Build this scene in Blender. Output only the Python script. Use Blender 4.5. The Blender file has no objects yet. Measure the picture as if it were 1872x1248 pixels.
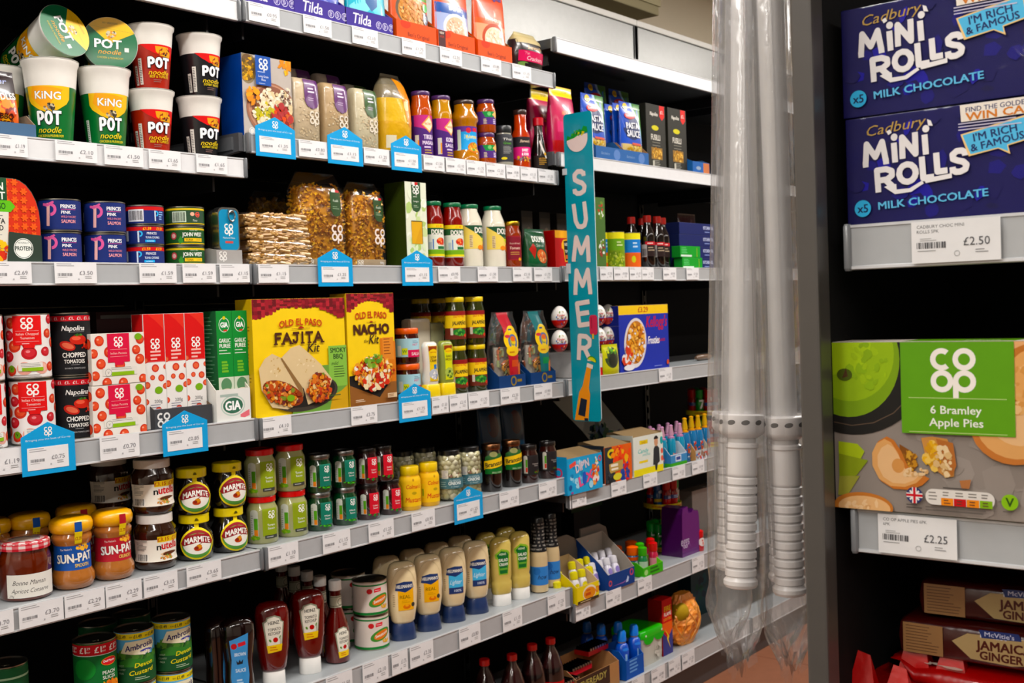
import bpy, bmesh, math, random
import numpy as np
from mathutils import Vector
from mathutils.geometry import tessellate_polygon
random.seed(7)
C = bpy.context.scene.collection
scene = bpy.context.scene

# ------------------------------------------------------------------ camera
FPX, CX, CY = 2080.0, 936.0, 624.0
AZ, PITCH, ROLL = math.atan2(1654, 2080), math.atan2(62, 2080), 0.0345
EYE = np.array([0, 0, 1.455])
_h = np.array([math.cos(AZ), math.sin(AZ), 0]); _r = np.array([math.sin(AZ), -math.cos(AZ), 0])
FW = _h*math.cos(PITCH) + np.array([0, 0, -math.sin(PITCH)])
_u = np.cross(_r, FW)
RT = _r*math.cos(ROLL) - _u*math.sin(ROLL); UP = _r*math.sin(ROLL) + _u*math.cos(ROLL)
cam = bpy.data.objects.new('camera', bpy.data.cameras.new('camera')); C.objects.link(cam)
from mathutils import Matrix
cam.matrix_world = Matrix([[RT[i], UP[i], -FW[i], EYE[i]] for i in range(3)] + [[0, 0, 0, 1]])
cam.data.sensor_width = 36; cam.data.lens = FPX/1872*36
cam.data.clip_start = .05
cam.data.dof.use_dof = True; cam.data.dof.focus_distance = 1.95; cam.data.dof.aperture_fstop = 11
scene.camera = cam

# ------------------------------------------------------------------ world, light, exposure
w = bpy.data.worlds.new('world'); scene.world = w; w.use_nodes = True
w.node_tree.nodes['Background'].inputs[0].default_value = (.85, .92, 1, 1)
w.node_tree.nodes['Background'].inputs[1].default_value = .03
def area(name, loc, sx, sy, power, col, rot=(0, 0, 0)):
    l = bpy.data.lights.new(name, 'AREA'); l.shape = 'RECTANGLE'; l.size = sx; l.size_y = sy
    l.energy = power; l.color = col
    o = bpy.data.objects.new(name, l); C.objects.link(o); o.location = loc; o.rotation_euler = rot
    return o
LAMPS = [(x, y) for y in (1.12, -.95) for x in (-2.5, -1.0, .55, 2.1, 3.65, 5.2, 6.75)]
for (x, y) in LAMPS:
    area('ceiling_lamp_light', (x, y, 3.05), 1.15, .16, (30 if y > 0 else 6.5) if x > 0 else 27, (1, .965, .93))
scene.view_settings.view_transform = 'Standard'; scene.view_settings.look = 'None'
scene.view_settings.gamma = 1; scene.view_settings.use_curve_mapping = False
scene.view_settings.exposure = 0.0

# ------------------------------------------------------------------ pixel <-> place on a real plane
def proj(P):
    d = np.array(P, float) - EYE; z = d @ FW
    return CX + FPX*(d @ RT)/z, CY - FPX*(d @ UP)/z, z
def X_at(px, Y, z):
    X = 2.
    for _ in range(25):
        p = proj((X, Y, z))[0]; q = proj((X+.001, Y, z))[0]; X -= (p-px)/((q-p)/.001)
    return X

# ------------------------------------------------------------------ colours and materials
def lin(h):
    if not isinstance(h, str): return h
    h = h.lstrip('#')
    if len(h) == 3: h = ''.join(c*2 for c in h)
    o = []
    for i in (0, 2, 4):
        c = int(h[i:i+2], 16)/255
        o.append(c/12.92 if c <= .04045 else ((c+.055)/1.055)**2.4)
    y = .21*o[0]+.72*o[1]+.07*o[2]; o = [min(1, max(0, y+(c-y)*1.16)) for c in o]
    return (*o, 1.0)
MATS = {}
def mat(kind):
    if kind in MATS: return MATS[kind]
    m = bpy.data.materials.new(kind); m.use_nodes = True; nt = m.node_tree
    b = nt.nodes['Principled BSDF']; out = nt.nodes['Material Output']
    at = nt.nodes.new('ShaderNodeAttribute'); at.attribute_name = 'Col'
    nz = nt.nodes.new('ShaderNodeTexNoise'); nz.inputs['Scale'].default_value = 40
    co = nt.nodes.new('ShaderNodeTexCoord'); nt.links.new(co.outputs['Object'], nz.inputs['Vector'])
    mx = nt.nodes.new('ShaderNodeMixRGB'); mx.blend_type = 'MULTIPLY'; mx.inputs[0].default_value = .10
    nt.links.new(at.outputs['Color'], mx.inputs[1]); nt.links.new(nz.outputs['Fac'], mx.inputs[2])
    nt.links.new(mx.outputs[0], b.inputs['Base Color'])
    S = {'paper': (.5, 0, 0), 'gloss': (.28, 0, .25), 'glassy': (.12, 0, 1), 'metal': (.28, 1, 0), 'matte': (.8, 0, 0),
         'brushed': (.33, 1, 0), 'foil': (.3, 0, .4), 'ink': (.6, 0, 0), 'plastic': (.35, 0, .1)}
    if kind in S:
        r, me, coat = S[kind]
        if kind in ('ink', 'matte', 'paper'): b.inputs['Specular IOR Level'].default_value = .25
        b.inputs['Roughness'].default_value = r; b.inputs['Metallic'].default_value = me
        b.inputs['Coat Weight'].default_value = coat; b.inputs['Coat Roughness'].default_value = .06
        if kind in ('foil', 'brushed', 'matte'):
            bp = nt.nodes.new('ShaderNodeBump'); n2 = nt.nodes.new('ShaderNodeTexNoise')
            mp = nt.nodes.new('ShaderNodeMapping'); nt.links.new(co.outputs['Object'], mp.inputs[0]); nt.links.new(mp.outputs[0], n2.inputs[0])
            n2.inputs['Scale'].default_value = {'foil': 45, 'brushed': 30, 'matte': 60}[kind]
            if kind == 'brushed': mp.inputs['Scale'].default_value = (1, 1, 12)
            bp.inputs['Strength'].default_value = {'foil': .45, 'brushed': .08, 'matte': .1}[kind]; bp.inputs['Distance'].default_value = .004
            nt.links.new(n2.outputs['Fac'], bp.inputs['Height']); nt.links.new(bp.outputs[0], b.inputs['Normal'])
    elif kind in ('film', 'wrap', 'sleeve', 'blade', 'glass'):
        tr = nt.nodes.new('ShaderNodeBsdfTransparent'); gl = nt.nodes.new('ShaderNodeBsdfGlossy')
        df = nt.nodes.new('ShaderNodeBsdfDiffuse'); df.inputs[0].default_value = (.9, .88, .87, 1)
        gl.inputs['Roughness'].default_value = {'film': .12, 'wrap': .1, 'sleeve': .16, 'blade': .2, 'glass': .05}[kind]
        m1 = nt.nodes.new('ShaderNodeMixShader'); m2 = nt.nodes.new('ShaderNodeMixShader')
        lw = nt.nodes.new('ShaderNodeLayerWeight'); lw.inputs[0].default_value = {'film': .25, 'wrap': .2, 'sleeve': .3, 'blade': .4, 'glass': .25}[kind]
        mr = nt.nodes.new('ShaderNodeMapRange'); lo, hi, dif = {'film': (.025, .40, .012), 'wrap': (.006, .14, .0), 'sleeve': (.035, .42, .065), 'blade': (.06, .35, .5), 'glass': (.05, .7, .0)}[kind]
        mr.inputs['To Min'].default_value = lo; mr.inputs['To Max'].default_value = hi
        nt.links.new(lw.outputs['Fresnel'], mr.inputs[0])
        m1.inputs[0].default_value = dif
        nt.links.new(tr.outputs[0], m1.inputs[1]); nt.links.new(df.outputs[0], m1.inputs[2])
        nt.links.new(mr.outputs[0], m2.inputs[0]); nt.links.new(m1.outputs[0], m2.inputs[1]); nt.links.new(gl.outputs[0], m2.inputs[2])
        if kind != 'glass':
            bp = nt.nodes.new('ShaderNodeBump'); nz.inputs['Scale'].default_value = 28 if kind != 'blade' else 300
            bp.inputs['Strength'].default_value = .5 if kind != 'blade' else .3; bp.inputs['Distance'].default_value = .006 if kind != 'blade' else .001
            nt.links.new(nz.outputs['Fac'], bp.inputs['Height']); nt.links.new(bp.outputs[0], gl.inputs['Normal']); nt.links.new(bp.outputs[0], df.inputs['Normal'])
        nt.nodes.remove(b); nt.links.new(m2.outputs[0], out.inputs[0])
    elif kind == 'lamp':
        b.inputs['Emission Strength'].default_value = 6; nt.links.new(at.outputs['Color'], b.inputs['Emission Color'])
    elif kind == 'tiles':
        br = nt.nodes.new('ShaderNodeTexNoise'); br.inputs['Scale'].default_value = 25
        nt.links.new(co.outputs['Object'], br.inputs[0]); b.inputs['Roughness'].default_value = .45
        nt.links.new(br.outputs['Fac'], mx.inputs[2]); mx.inputs[0].default_value = .3
    elif kind == 'wallpaint':
        b.inputs['Roughness'].default_value = .85; nz.inputs['Scale'].default_value = 4; mx.inputs[0].default_value = .08
    MATS[kind] = m
    return m

# ------------------------------------------------------------------ geometry collector (millimetres)
class Geo:
    def __init__(s): s.v = []; s.f = []; s.c = []
    def add(s, vs, fs, col):
        o = len(s.v); s.v += [tuple(p) for p in vs]; s.f += [tuple(i+o for i in f) for f in fs]
        if isinstance(col, list): s.c += [lin(k) for k in col]
        else: s.c += [lin(col)]*len(fs)
        return s
    def rings(s, rs, cols, cap0=True, cap1=True):
        n = len(rs[0]); vs = [p for r in rs for p in r]; fs = []; cc = []
        for k in range(len(rs)-1):
            for i in range(n):
                j = (i+1) % n; fs.append((k*n+i, k*n+j, (k+1)*n+j, (k+1)*n+i)); cc.append(cols[k] if isinstance(cols, list) else cols)
        c0 = cols[0] if isinstance(cols, list) else cols; c1 = cols[-1] if isinstance(cols, list) else cols
        if cap0: fs.append(tuple(range(n-1, -1, -1))); cc.append(c0)
        if cap1: fs.append(tuple((len(rs)-1)*n+i for i in range(n))); cc.append(c1)
        return s.add(vs, fs, cc)
    def lathe(s, prof, n=28, cx=0, cy=0, cap=(True, True)):   # prof: (r, z, colour of the band above)
        rs = [[(cx+r*math.sin(2*math.pi*i/n), cy-r*math.cos(2*math.pi*i/n), z) for i in range(n)] for r, z, *_ in prof]
        return s.rings(rs, [p[2] for p in prof[:-1]], *cap)
    def loft(s, secs, n=32, p=2.0, cap=(True, True)):  # (z, rx, ry, col[, cy])
        rs = []
        for q in secs:
            z, rx, ry = q[:3]; cy = q[4] if len(q) > 4 else 0
            pp = q[5] if len(q) > 5 else p; ring = []
            for i in range(n):
                a = 2*math.pi*i/n; ca, sa = -math.cos(a), math.sin(a)
                ring.append((rx*math.copysign(abs(sa)**(2/pp), sa), cy+ry*math.copysign(abs(ca)**(2/pp), ca), z))
            rs.append(ring)
        return s.rings(rs, [q[3] for q in secs[:-1]], *cap)
    def box(s, x0, x1, y0, y1, z0, z1, col, left=None, top=None, right=None, back=None, front=None):
        vs = [(x0,y0,z0),(x1,y0,z0),(x1,y1,z0),(x0,y1,z0),(x0,y0,z1),(x1,y0,z1),(x1,y1,z1),(x0,y1,z1)]
        fs = [(0,1,5,4),(1,2,6,5),(2,3,7,6),(3,0,4,7),(4,5,6,7),(3,2,1,0)]
        return s.add(vs, fs, [front or col, right or col, back or col, left or col, top or col, col])
    def tube(s, pts, r, col, n=8):
        rs = []
        for i, p in enumerate(pts):
            a = Vector(pts[max(0, i-1)]); b = Vector(pts[min(len(pts)-1, i+1)]); d = (b-a).normalized()
            u = d.orthogonal().normalized() if abs(d.z) > .99 or True else None
            up = Vector((0, 0, 1)) if abs(d.z) < .9 else Vector((1, 0, 0))
            u = d.cross(up).normalized(); v = d.cross(u); rr = r[i] if isinstance(r, (list, tuple)) else r
            rs.append([tuple(Vector(p)+u*rr*math.cos(2*math.pi*k/n)+v*rr*math.sin(2*math.pi*k/n)) for k in range(n)])
        return s.rings(rs, col)
    def sphere(s, c, r, col, n=10, m=6, sz=1):
        prof = []
        return s.rings([[(c[0]+r*math.sin(math.pi*(k+.02)/m*.99)*math.sin(2*math.pi*i/n), c[1]-r*math.sin(math.pi*(k+.02)/m*.99)*math.cos(2*math.pi*i/n), c[2]-r*sz*math.cos(math.pi*k/m)) for i in range(n)] for k in range(m+1)], col)
    def mesh(s, name, m, smooth=35, bevel=0, jitter=0, sc=.001):
        me = bpy.data.meshes.new(name)
        me.from_pydata([(a*sc, b*sc, c*sc) for a, b, c in s.v], [], s.f)
        ca = me.color_attributes.new('Col', 'FLOAT_COLOR', 'CORNER')
        dat = []
        for f, c in zip(s.f, s.c): dat += list(c)*len(f)
        ca.data.foreach_set('color', dat)
        if bevel:
            bm = bmesh.new(); bm.from_mesh(me)
            bmesh.ops.bevel(bm, geom=bm.edges[:]+bm.verts[:], offset=bevel*sc, segments=2, profile=.6, affect='EDGES', clamp_overlap=True)
            bm.to_mesh(me); bm.free()
        if smooth:
            me.polygons.foreach_set('use_smooth', [True]*len(me.polygons)); me.set_sharp_from_angle(angle=math.radians(smooth))
        me.materials.append(mat(m)); me.update()
        return me

# ------------------------------------------------------------------ flat print (millimetres, u right, v up), laid on surfaces
_TXT = {}
def glyphs(t, bold=0.0):
    k = (t, bold)
    if k not in _TXT:
        cu = bpy.data.curves.new('t', 'FONT'); cu.body = t;  cu.resolution_u = 2; cu.fill_mode = 'FRONT'
        o = bpy.data.objects.new('t', cu); me = bpy.data.meshes.new_from_object(o)
        v = [(p.co.x, p.co.y) for p in me.vertices]; f = [tuple(q.vertices) for q in me.polygons]
        bpy.data.objects.remove(o); bpy.data.curves.remove(cu); bpy.data.meshes.remove(me)
        _TXT[k] = (v, f)
    return _TXT[k]
_hv = glyphs('H')[0]; CAPH = max(p[1] for p in _hv)-min(p[1] for p in _hv)
EPS = .016
class Print:
    def __init__(s): s.items = []
    def raw(s, pts, fs, c): s.items.append((pts, fs, lin(c))); return s
    def rect(s, cx, cy, w, h, c, rot=0):
        a = math.radians(rot); q = [(-w/2, -h/2), (w/2, -h/2), (w/2, h/2), (-w/2, h/2)]
        return s.raw([(cx+x*math.cos(a)-y*math.sin(a), cy+x*math.sin(a)+y*math.cos(a)) for x, y in q], [(0, 1, 2, 3)], c)
    def poly(s, pts, c):
        tr = tessellate_polygon([[Vector((x, y, 0)) for x, y in pts]])
        fs = []
        for t in tr:
            a, b, d = (pts[i] for i in t)
            fs.append(tuple(t) if (b[0]-a[0])*(d[1]-a[1])-(b[1]-a[1])*(d[0]-a[0]) > 0 else tuple(reversed(t)))
        return s.raw(list(pts), fs, c)
    def ell(s, cx, cy, rx, ry, c, rot=0, n=24, a0=0, a1=360):
        a = math.radians(rot); pts = []
        full = abs(a1-a0) >= 360
        for i in range(n if full else n+1):
            t = math.radians(a0+(a1-a0)*i/n); x, y = rx*math.cos(t), ry*math.sin(t)
            pts.append((cx+x*math.cos(a)-y*math.sin(a), cy+x*math.sin(a)+y*math.cos(a)))
        return s.raw(pts, [tuple(range(len(pts)))], c)
    def ring(s, cx, cy, ro, ri, c, a0=0, a1=360, n=20, sy=1):
        pts = []; fs = []
        for i in range(n+1):
            t = math.radians(a0+(a1-a0)*i/n); pts += [(cx+ro*math.cos(t), cy+sy*ro*math.sin(t)), (cx+ri*math.cos(t), cy+sy*ri*math.sin(t))]
        for i in range(n): k = 2*i; fs.append((k, k+2, k+3, k+1) if a1 > a0 else (k+1, k+3, k+2, k))
        return s.raw(pts, fs, c)
    def text(s, t, cx, cy, h, c, w=None, bold=0.0, rot=0, shear=0, arc=0, vs=1, al='c'):
        v, f = glyphs(t)
        if not v: return s
        x0 = min(p[0] for p in v); x1 = max(p[0] for p in v); k = h/CAPH; kx = (w/(x1-x0)) if w else k
        a = math.radians(rot); pts = []
        for x, y in v:
            x = (x-(x0+x1)/2)*kx if al == 'c' else (x-x0)*kx
            y = (y-CAPH/2)*k + shear*0; x += shear*y
            if arc: y -= arc*(x/((x1-x0)*kx/2))**2
            pts.append((cx+x*math.cos(a)-y*math.sin(a), cy+x*math.sin(a)+y*math.cos(a)))
        if bold:      # heavier weight: the letters struck four times, a hair apart
            d = min(bold, .12)*.42*h/CAPH; vv = []; ff = []
            for ex, ey in ((-d, -d*.6), (d, -d*.6), (-d, d*.6), (d, d*.6)): o = len(vv); vv += [(x+ex, y+ey) for x, y in pts]; s.raw([(x+ex, y+ey) for x, y in pts], f, c)
            return s
        return s.raw(pts, f, c)
    def texto(s, t, cx, cy, h, c, oc, w=None, bold=.03, out=.045, **k):
        if w is None:
            v, _ = glyphs(t); w = (max(p[0] for p in v)-min(p[0] for p in v))*h/CAPH
        s.text(t, cx, cy, h, oc, w=w*1.01, bold=bold+out, **k); return s.text(t, cx, cy, h, c, w=w, bold=bold, **k)
    def stroke(s, pts, wd, c):      # thick rounded pen stroke
        for i in range(len(pts)-1):
            (x0, y0), (x1, y1) = pts[i], pts[i+1]; L = math.hypot(x1-x0, y1-y0) or 1; nx, ny = -(y1-y0)/L*wd/2, (x1-x0)/L*wd/2
            s.raw([(x0-nx, y0-ny), (x1-nx, y1-ny), (x1+nx, y1+ny), (x0+nx, y0+ny)], [(0, 1, 2, 3)], c)
        for i, (x, y) in enumerate(pts):
            if 0 < i < len(pts)-1: s.ell(x, y, wd/2, wd/2, c, n=12)
        return s
    def fat(s, ch, cx, cy, w, h, c, wd, rot=0):      # bold display capitals
        G_ = {'M': [[(0, 0), (.12, 1), (.5, .3), (.88, 1), (1, 0)]], 'N': [[(0, 0), (.06, 1), (.94, 0), (1, 1)]], 'i': [[(.5, 0), (.5, 1)]], 'L': [[(0, 1), (0, 0), (1, 0)]], 'U': [[(0, 1), (.02, .3), (.2, .05), (.5, 0), (.8, .05), (.98, .3), (1, 1)]],
              'E': [[(1, 1), (0, 1), (0, 0), (1, 0)], [(0, .52), (.85, .52)]], 'R': [[(0, 0), (0, 1), (.6, 1), (.95, .86), (.95, .62), (.6, .46), (.02, .46)], [(.5, .46), (1, 0)]], 'S': [[(.95, .86), (.75, .98), (.4, 1), (.1, .87), (.1, .66), (.4, .54), (.75, .45), (.95, .28), (.85, .08), (.5, 0), (.2, .02), (0, .14)]],
              'O': [[(.5+.5*math.cos(t*.5236), .5+.5*math.sin(t*.5236)) for t in range(13)]], 'P': [[(0, 0), (0, 1), (.65, 1), (1, .85), (1, .55), (.65, .4), (0, .4)]], 'T': [[(0, 1), (1, 1)], [(.5, 1), (.5, 0)]],
              'F': [[(0, 0), (0, 1), (1, 1)], [(0, .52), (.8, .52)]], 'A': [[(0, 0), (.5, 1), (1, 0)], [(.2, .35), (.8, .35)]], 'J': [[(.1, 1), (1, 1)], [(.75, 1), (.75, .25), (.5, 0), (.2, .02), (0, .2)]], 'I': [[(.5, 0), (.5, 1)]]}
        a = math.radians(rot); W, H = w-wd, h-wd
        for st in G_[ch]: s.stroke([(cx+(x-.5)*W*math.cos(a)-(y-.5)*H*math.sin(a), cy+(x-.5)*W*math.sin(a)+(y-.5)*H*math.cos(a)) for x, y in st], wd, c)
        for st in G_[ch]:
            for x, y in (st[0], st[-1]):
                s.rect(cx+(x-.5)*W*math.cos(a)-(y-.5)*H*math.sin(a), cy+(x-.5)*W*math.sin(a)+(y-.5)*H*math.cos(a), wd*.98, wd*.98, c, rot)
        return s
    def coop(s, cx, cy, z, c):      # two rows of round letters, total height z
        r = z*.24; t = r*.48; d = z*.235
        s.ring(cx-d, cy+d, r, r-t, c, 50, 310); s.ring(cx+d, cy+d, r, r-t, c)
        s.ring(cx-d, cy-d, r, r-t, c); s.ring(cx+d, cy-d, r, r-t, c); return s.rect(cx+d-r+t/2, cy-d-r*.8, t, r*1.5, c)
    def lines(s, cx, cy, w, n, pitch, th, c, seed=1, al='l'):
        rr = random.Random(seed)
        for i in range(n):
            l = w*(rr.uniform(.6, 1)); s.rect(cx-(w-l)/2*(al == 'l'), cy+pitch*(n-1)/2-i*pitch, l, th, c)
        return s
    def bars(s, cx, cy, w, h, c='#333', seed=3):
        rr = random.Random(seed); x = cx-w/2
        while x < cx+w/2-1:
            b = rr.choice([.02, .03, .05])*w; s.rect(x+b/2, cy, b, h, c); x += b+rr.choice([.02, .03, .04])*w
        return s
    def blobs(s, cx, cy, rx, ry, pal, n, sz, seed=1, rot=0):
        rr = random.Random(seed)
        for i in range(n):
            a = rr.uniform(0, 6.283); q = math.sqrt(rr.random()); x = rx*q*math.cos(a); y = ry*q*math.sin(a)
            th = math.radians(rot); x, y = x*math.cos(th)-y*math.sin(th), x*math.sin(th)+y*math.cos(th)
            m = rr.randint(5, 7); st = rr.uniform(.4, 1); ro = rr.uniform(0, 3.14); k = sz*rr.uniform(.5, 1.2); pts = []
            for j in range(m):
                t = 6.283*j/m; px = k*math.cos(t)*rr.uniform(.7, 1.1); py = k*st*math.sin(t)*rr.uniform(.7, 1.1)
                pts.append((cx+x+px*math.cos(ro)-py*math.sin(ro), cy+y+px*math.sin(ro)+py*math.cos(ro)))
            s.raw(pts, [tuple(range(m))], rr.choice(pal))
        return s
    def clip(s, u0, u1, v0, v1):   # trim print to the face it sits on
        out = []
        for pts, fs, c in s.items:
            if all(u0 <= p[0] <= u1 and v0 <= p[1] <= v1 for p in pts): out.append((pts, fs, c)); continue
            P = []; F = []
            for f in fs:
                poly = [pts[i] for i in f]
                for ax, lim, sg in ((0, u0, 1), (0, u1, -1), (1, v0, 1), (1, v1, -1)):
                    new = []
                    for i in range(len(poly)):
                        a = poly[i-1]; b = poly[i]; ia = sg*(a[ax]-lim) >= 0; ib = sg*(b[ax]-lim) >= 0
                        if ia != ib:
                            t = (lim-a[ax])/(b[ax]-a[ax]); new.append((a[0]+t*(b[0]-a[0]), a[1]+t*(b[1]-a[1])))
                        if ib: new.append(b)
                    poly = new
                    if len(poly) < 3: break
                if len(poly) >= 3: o = len(P); P += poly; F.append(tuple(range(o, o+len(poly))))
            if F: out.append((P, F, c))
        s.items = out; return s
    def mesh(s, name, fn, m='ink', su=None, sv=None, eps=EPS):
        # every shape is cut on one grid (columns of width su, the surface's own height knots), so all layers follow the same facets
        vk = getattr(fn, 'knots', []); su = su and getattr(fn, 'su', su); base = getattr(fn, 'base', .12)
        def cut(poly, ax, lines):
            out = [poly]
            for q in lines:
                nx = []
                for pl in out:
                    d = [p[ax]-q for p in pl]
                    if max(d) <= 1e-6 or min(d) >= -1e-6: nx.append(pl); continue
                    A = []; B = []
                    for i in range(len(pl)):
                        p0, p1, d0, d1 = pl[i-1], pl[i], d[i-1], d[i]
                        if (d0 < 0) != (d1 < 0) and d0 != d1:
                            t = d0/(d0-d1); x = (p0[0]+t*(p1[0]-p0[0]), p0[1]+t*(p1[1]-p0[1])); A.append(x); B.append(x)
                        (A if d1 < 0 else B).append(p1)
                    for P_ in (A, B):
                        if len(P_) > 2: nx.append(P_)
                out = nx
            return out
        vs = []; fs = []; cs = []; cache = {}
        def ev(u, v, o):
            k = (round(u, 4), round(v, 4), round(o, 4))
            if k not in cache: cache[k] = fn(u, v, o)
            return cache[k]
        for k, (pts, fcs, c) in enumerate(s.items):
            o = base+k*eps; idx = {}
            for f in fcs:
                poly = [pts[i] for i in f]; pl = [poly]
                if su:
                    u0 = min(p[0] for p in poly); u1 = max(p[0] for p in poly)
                    ln = [i*su for i in range(math.floor(u0/su)+1, math.ceil(u1/su))]
                    if ln: pl = cut(poly, 0, ln)
                    v0 = min(p[1] for p in poly); v1 = max(p[1] for p in poly); lv = [q for q in vk if v0 < q < v1]
                    if lv: pl = [w for q in pl for w in cut(q, 1, lv)]
                for q in pl:
                    ids = []
                    cell = math.floor(sum(p[0] for p in q)/len(q)/su) if su else 0
                    for p in q:
                        key = (round(p[0], 3), round(p[1], 3))
                        if key not in idx:
                            if su:
                                g0 = cell*su; t = (p[0]-g0)/su; A = ev(g0, p[1], o); B = ev(g0+su, p[1], o)
                                P3 = tuple(A[j]+(B[j]-A[j])*t for j in range(3))
                            else: P3 = fn(p[0], p[1], o)
                            idx[key] = len(vs); vs.append((P3[0]*.001, P3[1]*.001, P3[2]*.001))
                        if idx[key] not in ids: ids.append(idx[key])
                    if len(ids) > 2: fs.append(ids); cs += list(c)*len(ids)
        me = bpy.data.meshes.new(name); me.from_pydata(vs, [], fs)
        ca = me.color_attributes.new('Col', 'FLOAT_COLOR', 'CORNER'); ca.data.foreach_set('color', cs)
        if su: me.polygons.foreach_set('use_smooth', [True]*len(me.polygons))
        me.materials.append(mat(m)); return me
def f_front(d, z0=0):     return lambda u, v, o: (u, -d/2-o, v+z0)
def f_left(w, z0=0):      return lambda u, v, o: (-w/2-o, -u, v+z0)
def f_top(h):             return lambda u, v, o: (u, v, h+o)
def f_round(prof, rref=None):
    zs = [p[1] for p in prof]; rs = [p[0] for p in prof]; rr = rref or max(rs)
    def g(u, v, o):
        r = float(np.interp(v, zs, rs)); a = u/rr
        return ((r+o)*math.sin(a), -(r+o)*math.cos(a), v)
    g.knots = sorted(set(zs)); g.su = rr*.15; g.base = .22+.0035*max(rs); return g
def f_loft(secs, p=2.0):
    zs = [q[0] for q in secs]; rx = [q[1] for q in secs]; ry = [q[2] for q in secs]; cy = [q[4] if len(q) > 4 else 0 for q in secs]
    def g(u, v, o):
        a = float(np.interp(v, zs, rx)); b = float(np.interp(v, zs, ry)); t = min(abs(u)/max(a, .1), .985)
        return (u if t < .985 else math.copysign(a*.985, u), float(np.interp(v, zs, cy))-b*(1-t**p)**(1/p)-o, v)
    g.knots = sorted(set(zs)); g.su = max(rx)*.11; g.base = .6; return g

# ------------------------------------------------------------------ things
REG = []; USED = set()
class Kind:
    def __init__(s, name, cat, r=None, w=None, d=None, h=0): s.name = name; s.cat = cat; s.r = r; s.w = w or 2*r; s.d = d or (2*r if r else w); s.h = h; s.parts = []
    def part(s, name, me, parent=None, label=None): s.parts.append((name, me, parent, label)); return s
def empty(name, loc, rot=(0, 0, 0)):
    o = bpy.data.objects.new(name, None); C.objects.link(o); o.location = loc; o.rotation_euler = rot; o.empty_display_size = .02; return o
def obj(name, me, parent=None):
    o = bpy.data.objects.new(name, me); C.objects.link(o); o.parent = parent; return o
def tag(o, label, cat, group=None):
    o['label'] = label; o['category'] = cat
    if group: o['group'] = group
    return o
def put(k, loc, label, rz=0, group=None, rot=None, skip=()):
    root = empty(k.name, loc, rot or (0, 0, rz)); made = {}
    for n, me, par, lb in k.parts:
        if n in skip: continue
        o = obj(n, me, made.get(par, root)); made[n] = o
        if lb: o['label'] = lb
        if n in ('pasta', 'jelly_sweets', 'silverskin_onions'): o['kind'] = 'stuff'
    return tag(root, label, k.cat, group)
FY = 2.117
# lip bottoms and tops of the three bays (A left, B middle, C right), D runs on behind the toy swords
LIP = {'A1': (2.135, 2.183), 'A2': (1.775, 1.821), 'A3': (1.530, 1.577), 'A4': (1.166, 1.219), 'A5': (.863, .912), 'A6': (.495, .555), 'A7': (.105, .16),
       'B1': (2.138, 2.187), 'B2': (1.835, 1.881), 'B3': (1.529, 1.577), 'B4': (1.166, 1.217), 'B5': (.859, .913), 'B6': (.495, .558), 'B7': (.105, .16),
       'C1': (2.255, 2.303), 'C2': (1.896, 1.941), 'C3': (1.532, 1.581), 'C4': (1.167, 1.22), 'C5': (.805, .858), 'C6': (.440, .501), 'C7': (.103, .166),
       'D1': (2.255, 2.303), 'D2': (1.896, 1.941), 'D3': (1.532, 1.581), 'D4': (1.167, 1.22), 'D5': (.805, .858), 'D6': (.440, .501), 'D7': (.103, .166)}
BAY = {'A': (.452, 1.698), 'B': (1.702, 2.923), 'C': (2.927, 4.148), 'D': (4.152, 6.9)}
def P(k, row, xr, label, short=None, sb=.03, up=0, face=None, group=None, left=False, tilt=0, skip=(), grp=None):
    """xr: picture column of the right silhouette (round) or of the front left corner (left=True) or front right corner (flat)"""
    z = LIP[row][1]-.004+up
    if face is None: face = 20 if k.r else 0
    if not k.r:
        Y = FY+sb+k.d*.0005
        if face:
            X = X_at(xr, Y, z+k.h*.0005)
            for _ in range(5):
                dep = proj((X, Y, z+k.h*.0005))[2]; va = math.atan2(X, Y)-math.radians(face)   # viewing angle off the bottle's own front
                X = X_at(xr-math.hypot(k.w*.5*math.cos(va), k.d*.5*math.sin(va))*.001*FPX/dep, Y, z+k.h*.0005)
        else: X = X_at(xr, FY+sb, z+k.h*.0005)+(k.w*.0005 if left else -k.w*.0005)
    if k.r:
        Y = FY+sb+k.r*.001; X = X_at(xr, Y, z)
        for _ in range(6):
            dep = proj((X, Y, z+k.h*.0005))[2]; X = X_at(xr-k.r*.001*FPX/dep, Y, z+k.h*.0005)
    o = put(k, (X, Y, z), label, group=group, rot=(math.radians(tilt), 0, -math.radians(face)), skip=skip)
    if short: REG.append((row, X, short))
    return o

# ================================================================== THE SETTING
def struct(name, g, m, label=None, smooth=0, parent=None):
    o = obj(name, g.mesh(name, m, smooth=smooth, sc=1), parent)
    if not parent: o['kind'] = 'structure'; o['label'] = label; o['category'] = name.split('_')[0]
    return o
fl = struct('floor', Geo().box(-3, 9, -3.2, 3.0, -.1, -.006, '#3a2a22'), 'tiles', 'reddish brown tiled shop floor at the foot of the shelving')
for i in range(15):
    for j in range(6):
        if i == 0 and j == 0:
            tm = Geo().box(-.298, .298, -.298, .298, -.006, 0, '#8a5a44').mesh('tile', 'tiles', smooth=0, bevel=.002, sc=1)
        t_ = obj('tile', tm, fl); t_.location = (.6*i+.3-.0, .6*j-.9+.0, 0)
struct('ceiling', Geo().box(-3, 9, -3.2, 3.0, 3.1, 3.2, '#d8d4cc'), 'wallpaint', 'off-white shop ceiling above the aisle')
struct('wall_back', Geo().box(-3, 9, 2.9, 3.0, 0, 3.1, '#f2e6cf'), 'wallpaint', 'cream painted wall showing above the silver panels')
struct('wall_far', Geo().box(9, 9.1, -3.2, 3.0, 0, 3.1, '#e6dac2'), 'wallpaint', 'cream far wall at the end of the aisle')
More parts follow.
